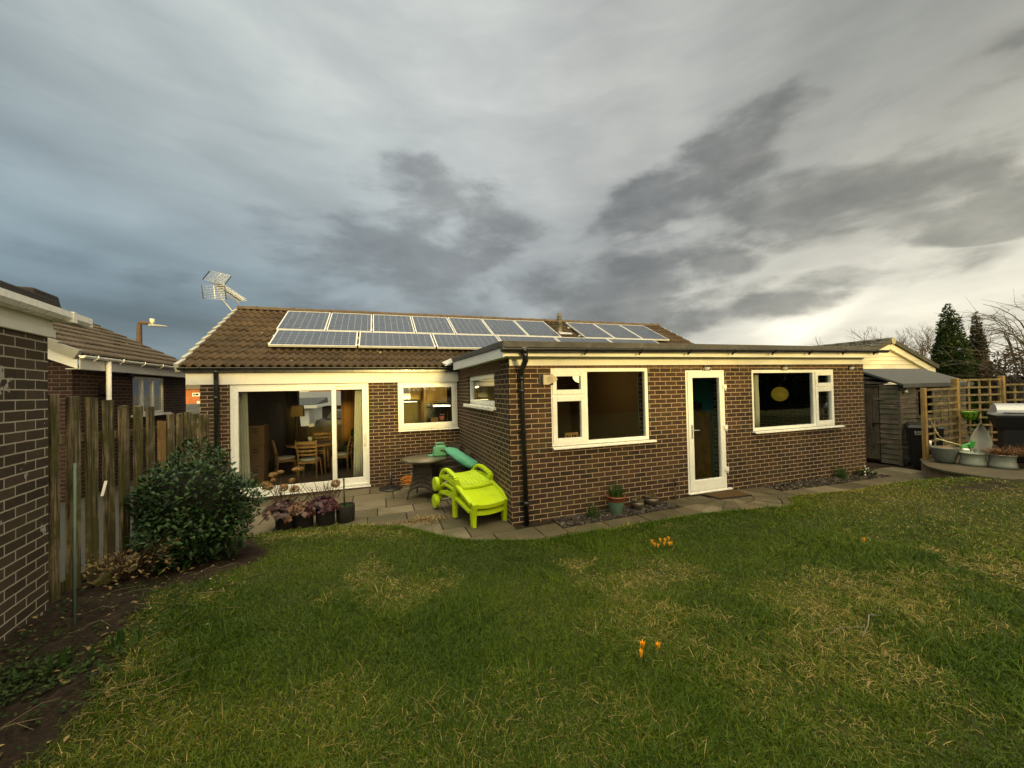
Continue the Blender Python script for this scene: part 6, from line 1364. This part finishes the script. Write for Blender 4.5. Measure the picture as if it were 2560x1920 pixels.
for th in (0,.03):
    for j in range(n+1):
        v = j/n; wv = .235*math.sin(min(1, (v*.78+.30))*math.pi)**.75*(1 if v < 1 else 0); wv = .150*max(0,1-((v-.30)/.70)**1.7) if v > .30 else .150*(1-.16*((.30-v)/.30)**2)
        for i in range(m_+1):
            u = i/m_*2-1; vs.append(oc+ou*u*wv+Vector((0,0,1))*v*.575-on*(.10*(1-abs(u))-.02*v*v)-on*th+ou*.02*v)
W1 = m_+1; H = W1*(n+1); fs = [(j*W1+i, j*W1+i+1, (j+1)*W1+i+1, (j+1)*W1+i) for j in range(n) for i in range(m_)]; fs += [tuple(H+q for q in f[::-1]) for f in fs]
for j in range(n): fs.append((j*W1,(j+1)*W1,H+(j+1)*W1,H+j*W1)); fs.append(((j+1)*W1+m_,j*W1+m_,H+j*W1+m_,H+(j+1)*W1+m_))
mb.mesh(vs, fs, 0, True); mb.build('leaf', M['stone_o'], t, fixn=True)
def deadstems(c, n, L, label):
    mb = MB(); ti = []
    for i in range(n):
        a = random.uniform(0,6.28); q = .15*math.sqrt(random.random()); ti += [random.random()]*strap(mb, (c[0]+q*math.cos(a),c[1]+q*math.sin(a),c[2]), (random.gauss(0,1),random.gauss(0,1),random.uniform(.2,1)), L*random.uniform(.4,1), .009, .5, 4)
    o = mb.build('dead_stems', M['rust_l']); settint(o, ti); return tag(o, label, 'dead plant')
M['rust_l'] = leafmat('rusty stems', [(0,(.045,.018,.008)),(.5,(.12,.05,.02)),(1,(.25,.14,.07))], .8, .2, .2)
deadstems((9.17,-1.53,.53), 330, .26, 'rusty brown dead stems heaped in the middle zinc tub')
deadstems((9.50,-1.85,.53), 330, .34, 'rusty brown dead stems arching from the zinc tub at the right edge')
deadstems((9.75,-1.60,.50), 300, .30, 'rusty brown dead stems behind the zinc tubs')
bulbs('grass_tuft', 'green tuft at the foot of the leaf shaped stone', (9.05,-1.30,.53), 40, .10, .13, .006)
t = thing('wire_basket', 'lime green plastic basket in black wire hanging on the trellis', 'basket', (10.24,-.74,1.05))
bc = Vector((10.27,-.72,1.07)); mb = MB(); mb.lathe([(.005,0),(.075,.005),(.11,.065),(.135,.165),(.140,.175),(.132,.175),(.10,.065)], 28, tuple(bc), caps=False, sx=.95); mb.build('bowl', plain('lime bowl',(.27,.62,.01),.35,.08,6,.02), t)
mb = MB()
for zz_, rr in ((.065,.118),(.176,.147),(.12,.132)): mb.tube([(bc.x+rr*math.cos(a)*.95,bc.y+rr*math.sin(a),bc.z+zz_) for a in np.linspace(0,6.283,25)], .005, 5, cap=False)
for k in range(10): a = k*.628; mb.tube([(bc.x+rr*math.cos(a+s_)*.95,bc.y+rr*math.sin(a+s_),bc.z+zz_) for zz_, rr, s_ in ((.176,.147,0),(.12,.132,.25),(.065,.118,.0),(.0,.07,.3))], .006, 5)
mb.build('wire', M['black'], t)
t = thing('barbecue', 'black barbecue with a grey hood behind the zinc tubs', 'barbecue', (10.15,-1.35,.3)); u_ = Vector((.50,-.866,0)); v_ = Vector((.866,.50,0)); bo = Vector((9.80,-1.24,0))
def bb(a, d, z): q = bo+u_*a+v_*d; return (q.x,q.y,z)
M['hood'] = plain('grey hood', (.34,.34,.36), .35, .08, 30, .05, .5, .3)
mb = MB(); n = 12; prf = [(.0,1.215),(.0,1.245)]+[(.24-.24*math.cos(q)*1.0, 1.245+.205*math.sin(q)) for q in np.linspace(.15,math.pi-.15,n)]+[(.48,1.245),(.48,1.215)]
mb.hexa([bb(.03,d,z) if z > 1.25 else bb(-.02,d,z) for d, z in prf], [bb(.98,d,z) for d, z in prf]); mb.build('hood', M['hood'], t, bevel=.006, fixn=True)
mb = MB(); c = [bb(a,d,1.19) for a,d in ((-.02,-.01),(1.0,-.01),(1.0,.5),(-.02,.5))]; mb.hexa(c, [(x,y,1.214) for x,y,z in c]); c2 = [bb(a,d,.95) for a,d in ((.06,.04),(.92,.04),(.92,.44),(.06,.44))]; mb.hexa(c2, [(x,y,1.188) for x,y,z in c]); mb.build('firebox', M['bin'], t, bevel=.01)
mb = MB(); c = [bb(a,d,.30) for a,d in ((.10,.06),(.9,.06),(.9,.42),(.10,.42))]; mb.hexa(c, [(x,y,.95) for x,y,z in c]); mb.build('cart', M['bin'], t, bevel=.01)
mb = MB(); mb.tube([bb(.1,-.05,1.27),bb(.9,-.05,1.27)], .012, 8); mb.build('handle', M['black'], t)
t = thing('toy_windmill', 'green plastic garden tool with a pale stick lying across the tubs', 'garden tool', (9.1,-1.0,.6))
mb = MB(); mb.tube([(8.971,-.713,.752),(9.20,-1.0,.625)], .010, 6); mb.build('stick', plain('pale yellow stick',(.55,.52,.28),.6,.08), t)
mb = MB(); mb.hexa([(9.10,-1.02,.57),(9.16,-1.10,.57),(9.22,-1.06,.57),(9.16,-.98,.57)], [(9.14,-1.03,.63),(9.18,-1.09,.63),(9.22,-1.06,.63),(9.18,-1.0,.63)]); mb.hexa([(9.24,-1.08,.58),(9.28,-1.13,.58),(9.32,-1.10,.58),(9.28,-1.05,.58)], [(9.29,-1.11,.72),(9.32,-1.15,.72),(9.35,-1.12,.72),(9.32,-1.08,.72)]); mb.hexa([(9.16,-1.0,.60),(9.19,-1.04,.60),(9.32,-1.12,.64),(9.30,-1.06,.64)], [(9.16,-1.0,.64),(9.19,-1.04,.64),(9.32,-1.12,.69),(9.30,-1.06,.69)]); mb.build('head', plain('bright green plastic',(.03,.20,.03),.35,.1), t, bevel=.008)
mb = MB(); mb.lathe([(.005,0),(.05,.0),(.052,.03),(.035,.05),(.005,.052)], 16, (9.02,-1.12,.545)); tag(mb.build('white_cup', M['upvc']), 'small white cap on the rim of the zinc tub beside the green tool', 'cap')
mb = MB(); mb.tube([(9.301,-.515,1.065),(9.20,-.66,.80),(9.05,-.90,.60)], .006, 5); tag(mb.build('garden_cane', plain('straw cane',(.35,.26,.11),.7)), 'thin straw coloured cane leaning in the grey ribbed tub', 'cane')
mb = MB(); mb.tube([(8.90,-.66,.60),(8.905,-.662,.70)], .018, 8); tag(mb.build('plant_label', M['upvc']), 'small white plant label in the grey ribbed tub', 'plant label')
# ================================================================== NEIGHBOURING GARAGE AT THE RIGHT
t = thing('white_gabled_building', 'low building with white boarded gable and old grey tiled roof behind the shed', 'building', (15.65,6,0))
GY, GXc, GR = 3.36, 15.65, 3.42; gs = math.tan(R(18.7)); hw = 2.6
M['clad'] = plain('cream cladding', (.70,.64,.48), .5, .05, 3, .03, .4)
mb = MB(); z = 1.2; gx = lambda zz: max(.02, (3.25-zz)/gs)
mb.box(GXc-2.4,GXc+2.4,GY+.05,11,-.3,1.2)
while z < 3.2:
    a, b = gx(z), gx(min(z+.148,3.22)); a, b = min(a,2.45), min(b,2.45)
    mb.hexa([(GXc-a,GY-.02,z),(GXc+a,GY-.02,z),(GXc+a,GY+.05,z),(GXc-a,GY+.05,z)], [(GXc-b,GY,z+.145),(GXc+b,GY,z+.145),(GXc+b,GY+.05,z+.145),(GXc-b,GY+.05,z+.145)]); z += .15
mb.build('gable_cladding', M['clad'], t)
mb = MB()
for s in (-1,1):
    e0, e1 = (GXc, GR-.06), (GXc+s*(hw+.15), GR-.06-(hw+.15)*gs)
    P = [(e0[0],e0[1]-.25),(e1[0],e1[1]-.25),(e1[0],e1[1]),(e0[0],e0[1])]; P = P if s > 0 else P[::-1]
    mb.hexa([(x,GY-.12,zz) for x, zz in P], [(x,GY-.095,zz) for x, zz in P]); P2 = [(e0[0],e0[1]-.25),(e1[0],e1[1]-.25),(e1[0],e1[1]-.235),(e0[0],e0[1]-.235)]; mb.hexa([(x,GY-.095,zz) for x, zz in P2], [(x,GY-.0,zz) for x, zz in P2])
mb.build('bargeboard', M['clad'], t, fixn=True)
cg, sg_ = math.cos(R(18.7)), math.sin(R(18.7)); SLg = (hw+.2)/cg
tile_roof('roof', (GXc-(hw+.2), 11, GR-(hw+.2)*gs), (0,-1,0), (cg,0,sg_), (-sg_,0,cg), 11-GY+.17, SLg, .30, .33, M['tile_g'], t, 2, .03, .03)
tile_roof('roof', (GXc+(hw+.2), GY-.17, GR-(hw+.2)*gs), (0,1,0), (-cg,0,sg_), (sg_,0,cg), 11-GY+.17, SLg, .30, .33, M['tile_g'], t, 2, .03, .03)
mb = MB()
for s in (-1,1):
    q = 0
    while q < SLg:
        q1 = min(q+.34, SLg); P = [(GXc+s*(SLg-q)*cg, GR-(SLg-q)*sg_), (GXc+s*(SLg-q1)*cg, GR-(SLg-q1)*sg_)]
        (xa,za),(xb,zb) = P; mb.hexa([(xa,GY-.20,za-.09),(xb,GY-.20,zb-.09),(xb,GY+.05,zb-.09),(xa,GY+.05,za-.09)], [(xa,GY-.20,za+.075),(xb,GY-.20,zb+.055),(xb,GY+.05,zb+.055),(xa,GY+.05,za+.075)]); q = q1
mb.build('verge_tile', M['tile_g'], t, fixn=True)
mb = MB(); y = GY-.21
while y < 10.9:
    mb.tube([(GXc,y,GR-.03),(GXc,y+.40,GR-.03)], .125, 14); mb.tube([(GXc,y+.40,GR-.03),(GXc,y+.45,GR-.03)], .132, 14); y += .45
mb.build('ridge_tile', M['tile_g'], t); mb = MB(); mb.tube([(GXc,GY-.225,GR-.03),(GXc,GY-.205,GR-.03)], .122, 16, smooth=False); mb.build('ridge_end', plain('pale concrete',(.30,.27,.20),.9,.15,14,.3), t)

# ================================================================== TREES
M['conif'] = leafmat('conifer spray', [(0,(.007,.015,.003)),(.45,(.024,.046,.008)),(.8,(.060,.092,.018)),(1,(.11,.135,.03))], .75, .15, .2)
M['conif2'] = leafmat('bronze conifer spray', [(0,(.012,.012,.004)),(.45,(.036,.036,.011)),(.8,(.075,.066,.020)),(1,(.12,.10,.03))], .75, .15, .2)
def conifer(name, label, c, H, r0, mat, n, seed, lean=0, spr=.30, grp=None):
    rd = random.Random(seed); t = thing(name, label, 'tree', c, grp); mb = MB(); ti = []
    ph = [rd.uniform(0,6.28) for _ in range(6)]
    for i in range(n):
        f = 1-rd.random()**.55; a = rd.uniform(0,6.283); rr = r0*(1-f)**.60*(1+.13*math.sin(3*a+ph[0]+f*5)+.10*math.sin(5*a+ph[1]-f*9)+.08*math.sin(23*f+ph[2]+2*a)); q = rr*(rd.random()**.38)
        p = Vector((c[0]+q*math.cos(a)+lean*f*H, c[1]+q*math.sin(a), c[2]+.15+f*H*.97)); o_ = Vector((math.cos(a),math.sin(a),0))
        d = (o_*rd.uniform(.5,1.1)+Vector((rd.gauss(0,.35),rd.gauss(0,.35),rd.uniform(.15,1.0)+f*.5))).normalized(); L = spr*rd.uniform(.5,1.15)*(1-.45*f); s = d.cross(Vector((rd.gauss(0,1),rd.gauss(0,1),rd.gauss(0,1)))).normalized(); v = min(1,max(0,rd.gauss(.42,.22)))
        for k in (-1,0,1):
            dk = (d+s*.5*k).normalized(); b = p+d*L*.12*abs(k); w_ = L*.105; e = b+dk*L*(1 if k == 0 else .7); m_ = b.lerp(e,.55); n2 = dk.cross(s.cross(dk)).normalized()
            mb.face([b, m_+n2*w_, e, m_-n2*w_]); ti.append(min(1,max(0,v+rd.gauss(0,.1))))
    o = mb.build('crown', mat, t); settint(o, ti)
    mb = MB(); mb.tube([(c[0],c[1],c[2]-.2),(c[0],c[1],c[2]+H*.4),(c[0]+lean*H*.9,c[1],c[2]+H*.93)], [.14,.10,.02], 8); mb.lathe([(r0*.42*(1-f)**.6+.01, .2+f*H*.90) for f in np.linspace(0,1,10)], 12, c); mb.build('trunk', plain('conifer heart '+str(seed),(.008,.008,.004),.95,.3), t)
    return t
c1 = conifer('conifer_tree', 'tall dark green conifer behind the shed', (22.05,4.28,-.3), 5.6, .90, M['conif'], 14000, 3, -.012, .22)
conifer('conifer_tree', 'lower bronze green conifer right of the tall dark conifer', (23.2,3.88,-.3), 5.2, .46, M['conif2'], 8000, 9, -.012, .20)
conifer('conifer_tree', 'low dark green conifer filling the foot between the two pointed conifers', (22.6,3.6,-.3), 3.1, 1.35, M['conif'], 5000, 17, 0, .24)
def bare_tree(name, label, base, H, seed, spread=.55, depth=6, r0=.09, mat=None, cat='tree', nst=1, grp=None, droop=0.0, kids_=(2,3), ln=.74):
    rd = random.Random(seed); t = thing(name, label, cat, base, grp); tk = MB(); tw = MB(); cnt = [0]
    def grow(p, d, L, r, lv):
        if cnt[0] > 2600: return
        cnt[0] += 1; pts = [p]; q = p; dd = d.copy(); n = 3 if lv < 3 else 2
        for i in range(n):
            dd = (dd+Vector((rd.gauss(0,.10),rd.gauss(0,.10),rd.gauss(.02-droop*lv*.12,.06)))).normalized(); q = q+dd*L/n; pts.append(q)
        rr = [r*(1-.32*i/n) for i in range(n+1)]; (tk if lv < 2 else tw).tube(pts, rr, 6 if lv < 2 else 4, cap=lv >= depth)
        if lv >= depth: return
        for k in range(rd.randint(*kids_)):
            a = rd.uniform(0,6.28); s = dd.cross(Vector((math.cos(a),math.sin(a),.3))).normalized(); nd = (dd+s*rd.uniform(.35,1.0)*spread*1.3+Vector((0,0,.10))).normalized(); st_ = pts[-1] if k == 0 else pts[rd.randint(max(1,n-1),n)]
            grow(st_, nd, L*rd.uniform(ln-.12,ln+.08), max(r*.62, .004), lv+1)
    for s in range(nst):
        a = 6.28*s/nst+rd.uniform(-.3,.3); d0 = Vector((math.cos(a)*spread*.45*(nst > 1), math.sin(a)*spread*.45*(nst > 1), 1)).normalized(); grow(Vector(base)+Vector((.1*math.cos(a)*(nst > 1),.1*math.sin(a)*(nst > 1),0)), d0, H*.30, r0, 0)
    tk.build('trunk', mat or M['bark'], t); tw.build('branches', mat or M['bark'], t); return t
M['bark2'] = plain('reddish bark', (.115,.075,.062), .85, .2, 12, .3, .2)
bare_tree('bare_tree', 'leafless tree with fine reddish twigs just right of the white gable', (29.0,11.2,-.3), 6.3, 5, .62, 6, .085, M['bark2'], nst=3)
bare_tree('bare_tree', 'leafless twiggy tree between the white gable and the tall conifer', (31.5,9.8,-.3), 6.2, 12, .6, 6, .08, M['bark2'], nst=3)
bare_tree('bare_tree', 'leafless tree half hidden by the left side of the tall conifer', (31.0,8.0,-.3), 6.6, 23, .55, 6, .08, M['bark'], nst=2)
# arching shrub at the right edge
rd = random.Random(4); t = thing('arching_shrub', 'large leafless shrub with arching grey canes at the right edge', 'shrub', (14.6,-1.6,.2)); mb = MB(); mb2 = MB()
for i in range(46):
    a = rd.uniform(-.5,.5)+math.pi*.85 if i < 30 else rd.uniform(0,6.28); b = Vector((14.35+rd.uniform(-.35,.35),-.45+rd.uniform(-.4,.3),.1)); H = rd.uniform(1.9,3.95); rch = rd.uniform(.5,2.0); o_ = Vector((math.cos(a),math.sin(a),0)); P = [b+o_*rch*(f**1.8)+Vector((0,0,H*math.sin(min(1.9,f*1.75)))) for f in np.linspace(0,1,9)]
    mb.tube(P, [.016-.0135*f for f in np.linspace(0,1,9)], 5)
    for k in range(3,9):
        for _ in range(2):
            d = Vector((rd.gauss(0,1),rd.gauss(0,1),rd.gauss(.3,.6))).normalized(); mb2.tube([P[k], P[k]+d*rd.uniform(.12,.28)+o_*.08, P[k]+d*rd.uniform(.3,.55)+o_*.22], [.006,.004,.002], 4)
for (P0, P1, P2, P3) in (((14.4,-.4,1.6),(14.2,-.35,3.0),(13.8,-.2,3.6),(13.1,.05,3.9)),((14.4,-.5,1.6),(14.1,-.35,2.7),(13.6,-.15,3.15),(12.95,.15,3.3)),((14.5,-.5,1.5),(14.1,-.4,2.4),(13.7,-.2,2.75),(13.0,.2,2.95))):
    mb.tube([Vector(P0),Vector(P0).lerp(Vector(P1),.5)+Vector((.1,0,.05)),P1,Vector(P1).lerp(Vector(P2),.5)+Vector((0,0,.1)),P2,Vector(P2).lerp(Vector(P3),.5)+Vector((0,0,.05)),P3], [.022,.02,.018,.014,.011,.008,.004], 6)
mb.build('trunk', M['bark'], t); mb2.build('branches', M['bark'], t)
M['beech'] = leafmat('dead beech leaf', [(0,(.030,.014,.007)),(.5,(.085,.040,.020)),(1,(.16,.085,.045))], .8, .2, .2)
t = thing('beech_hedge', 'brown leaved hedge behind the trellis at the right edge', 'hedge', (15.8,-1,.2)); mb = MB(); ti = []
for i in range(6500):
    y = random.uniform(-4.5,1.05); th = random.random(); p = Vector((15.5+.9*random.random(), y, .2+random.random()**.75*(2.25+.3*math.sin(y*2.1)+.2*math.sin(y*5)))); ti += [random.random()]*leaf(mb, p, (random.gauss(-.3,1),random.gauss(0,1),random.gauss(0,.8)), (0,0,1), .12, .08)
o = mb.build('foliage', M['beech'], t); settint(o, ti); mb = MB()
for i in range(160): y = random.uniform(-4.5,1.0); mb.tube([(16,y,0),(15.8+random.uniform(-.3,.3),y+random.uniform(-.3,.3),1.3),(15.6+random.uniform(-.5,.5),y+random.uniform(-.5,.5),random.uniform(2.2,2.9))], [.02,.012,.004], 4)
mb.box(15.9,16.3,-4.5,1.0,-.2,2.0); mb.build('stem', plain('hedge stem',(.035,.022,.014),.9,.3), t)

# ================================================================== BEHIND THE CAMERA (mirrored in the window panes)
t = thing('boundary_hedge', 'dark hedge along the end of the garden, stepped in height to shade the walls, mirrored in the window panes', 'hedge', (2,-12.6,.4)); mb = MB(); ti = []
for i in range(15000):
    x = random.uniform(-14,19); p = Vector((x, -12.3-random.random()*.9, .3+random.random()**.8*(2.30+.22*math.sin(x*1.3)+.18*math.sin(x*3.7)+(1.15 if x < -2.3 else 0)+(1.7 if x < -5.8 else 0)+(.95 if x > 6.6 else 0)))); ti += [random.random()]*leaf(mb, p, (random.gauss(0,1),random.gauss(.3,1),random.gauss(0,.8)), (0,0,1), .16, .10)  # unseen hedge; height steps shaped to shade the fascia ends and neighbour's gable
for i in range(7000):
    x = random.uniform(17,40); p = Vector((x, -12.3-random.random()*1.2, .3+random.random()**.8*(4.3+.5*math.sin(x*1.1)+.4*math.sin(x*2.9)))); ti += [random.random()]*leaf(mb, p, (random.gauss(0,1),random.gauss(.3,1),random.gauss(0,.8)), (0,0,1), .26, .16)
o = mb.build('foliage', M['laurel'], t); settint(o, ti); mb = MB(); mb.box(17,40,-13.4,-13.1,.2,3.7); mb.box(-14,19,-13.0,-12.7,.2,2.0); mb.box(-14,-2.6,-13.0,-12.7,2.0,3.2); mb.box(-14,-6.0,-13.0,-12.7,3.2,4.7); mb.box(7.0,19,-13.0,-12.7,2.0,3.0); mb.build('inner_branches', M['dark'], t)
for i, (x, y, H, sd2, lab) in enumerate(((-2.5,-14.5,7.5,31,'leafless tree beyond the hedge, mirrored at the left of the wide window'),(1.8,-15.5,8,37,'leafless tree beyond the hedge, mirrored in the wide window'),(6.2,-14.2,7,41,'leafless tree beyond the hedge, mirrored by the white door'))): bare_tree('bare_tree', lab, (x,y,.4), H, sd2, .6, 6, .11, M['bark'])

# ================================================================== GRASS
def grass():
    N = 1000000; r0, r1 = 1.25, 15.0; u = rng.random(N); al = .42
    r = (r0**al+u*(r1**al-r0**al))**(1/al); a = rng.uniform(-R(60), R(60), N)
    x = CAM.x+r*np.sin(_y+a); y = CAM.y+r*np.cos(_y+a)
    n_e = 60000                                   # denser fringe along the paving
    seg = rng.integers(2, len(EDGE)-3, n_e); f = rng.random(n_e)[:, None]; ex = EDGE[seg]*(1-f)+EDGE[seg+1]*f; off = np.abs(rng.normal(0, .10, n_e))
    x = np.r_[x, ex[:, 0]+rng.normal(0, .02, n_e)]; y = np.r_[y, ex[:, 1]-off]
    s = edge_sd(x, y); sf = soil_f(x, y); q = (np.array([x, y]).T-np.array(G0[:2]))@np.array(gn[:2])
    ok = (s > .0) & (rng.random(len(x)) > sf*1.02) & (x > -4.30) & ((q > .03) | (y > -1.2)) & (y > -6.2) & ~((x > 7.9) & (y > -3.2)) & (x < 15)
    x, y, s = x[ok], y[ok], s[ok]; d = np.hypot(x-CAM.x, y-CAM.y)
    z = gz(x, y); n = len(x)
    # worn / straw-coloured areas (a property of the turf itself)
    dry = np.clip((fbm(x, y, 1.15, 4)-.53)*7, 0, 1)*np.clip((d-1.6)/2.5, .25, 1)
    dry = np.maximum(dry*(.55+.45*np.clip((x+1.5)/3, 0, 1)), np.clip(1-np.hypot((x-1.7)/1.5, (y+3.35)/.75), 0, 1)*1.0*np.clip((fbm(x+3, y, 2.4, 4)-.34)*4, 0, 1))
    dry = np.maximum(dry, np.clip(1-np.hypot((x-.6)/.9, (y+2.3)/.5), 0, 1)*.8*np.clip((fbm(x, y+5, 3, 3)-.36)*4, 0, 1))
    dry = np.maximum(dry, np.clip(1-np.abs(s-.35)/.35, 0, 1)*np.clip((-1.2-x)/1.0, 0, 1)*.75)
    dry = np.maximum(dry, np.clip((x-3.2)/5, 0, .36))
    lush = np.clip((fbm(x+9, y-4, .8, 3)-.48)*5, 0, 1)
    st = rng.random(n) < dry*.52
    kp = ~((dry > .55) & (rng.random(n) < .2)); x, y, s, d, z, dry, lush, st = [v[kp] for v in (x, y, s, d, z, dry, lush, st)]; n = len(x)
    h = rng.gamma(6, 1, n)/6*(.022+.016*lush)*(1-.25*dry)*(.55+.95*fbm(x+2, y-7, 3.6, 3)); h *= np.where(s < .10, 1.35, 1); h = np.where(rng.random(n) < .015, h*1.9, h)
    w_ = .0026*(1+.30*np.maximum(d-1.6, 0)); w_ = np.minimum(w_, .011)*rng.uniform(.7, 1.3, n)
    ba = rng.uniform(0, 2*np.pi, n); ln = np.clip(np.abs(rng.normal(.70, .55, n)), 0, 2.0)+np.where(st, .7, 0)
    dx, dy = np.cos(ba), np.sin(ba); fa = ba+np.pi/2+rng.normal(0, .7, n); sx, sy = np.cos(fa)*w_/2, np.sin(fa)*w_/2
    P = np.empty((n, 7, 3), np.float32); lev = (0, .45, .80, 1.0)
    for i, f in enumerate(lev):
        hx = ln*h*f*f*1.2; hz = h*f*np.sqrt(1/(1+ (ln*f)**2)); wf = (1, .92, .62, 0)[i]
        if i < 3:
            P[:, 2*i, 0] = x+dx*hx-sx*wf; P[:, 2*i, 1] = y+dy*hx-sy*wf; P[:, 2*i, 2] = z+hz-.004; P[:, 2*i+1, 0] = x+dx*hx+sx*wf; P[:, 2*i+1, 1] = y+dy*hx+sy*wf; P[:, 2*i+1, 2] = z+hz-.004
        else: P[:, 6, 0] = x+dx*hx; P[:, 6, 1] = y+dy*hx; P[:, 6, 2] = z+hz-.004
    me = bpy.data.meshes.new('grass'); me.vertices.add(n*7); me.vertices.foreach_set('co', P.ravel())
    b = (np.arange(n)*7)[:, None]; lp = np.concatenate([b+np.array([0,1,3,2]), b+np.array([2,3,5,4]), b+np.array([4,5,6])], 1).astype(np.int32).ravel()
    me.loops.add(len(lp)); me.loops.foreach_set('vertex_index', lp); me.polygons.add(n*3)
    lt = np.tile(np.array([4,4,3]), n); ls = np.r_[0, np.cumsum(lt)[:-1]]; me.polygons.foreach_set('loop_start', ls.astype(np.int32))
    me.polygons.foreach_set('use_smooth', np.ones(n*3, bool)); me.update(calc_edges=True); me.validate()
    tint = np.where(st, rng.uniform(.78, 1.0, n), np.clip(.33+.18*rng.normal(0, 1, n)+.36*dry-.14*lush+.55*(fbm(x-3, y+8, .9, 4)-.5), 0, .74))
    at = me.attributes.new('tint', 'FLOAT', 'FACE'); at.data.foreach_set('value', np.repeat(tint, 3).astype(np.float32))
    m = leafmat('grass blade', [(0,(.020,.045,.001)),(.30,(.052,.098,.002)),(.55,(.092,.130,.003)),(.74,(.150,.145,.010)),(.80,(.21,.16,.040)),(1,(.40,.31,.12))], .55, .30, .25)
    me.materials.append(m); o = link('grass', me); kind(tag(o, 'short patchy lawn grass with straw coloured worn areas', 'grass'), 'stuff')
    print('blades', n)
grass()
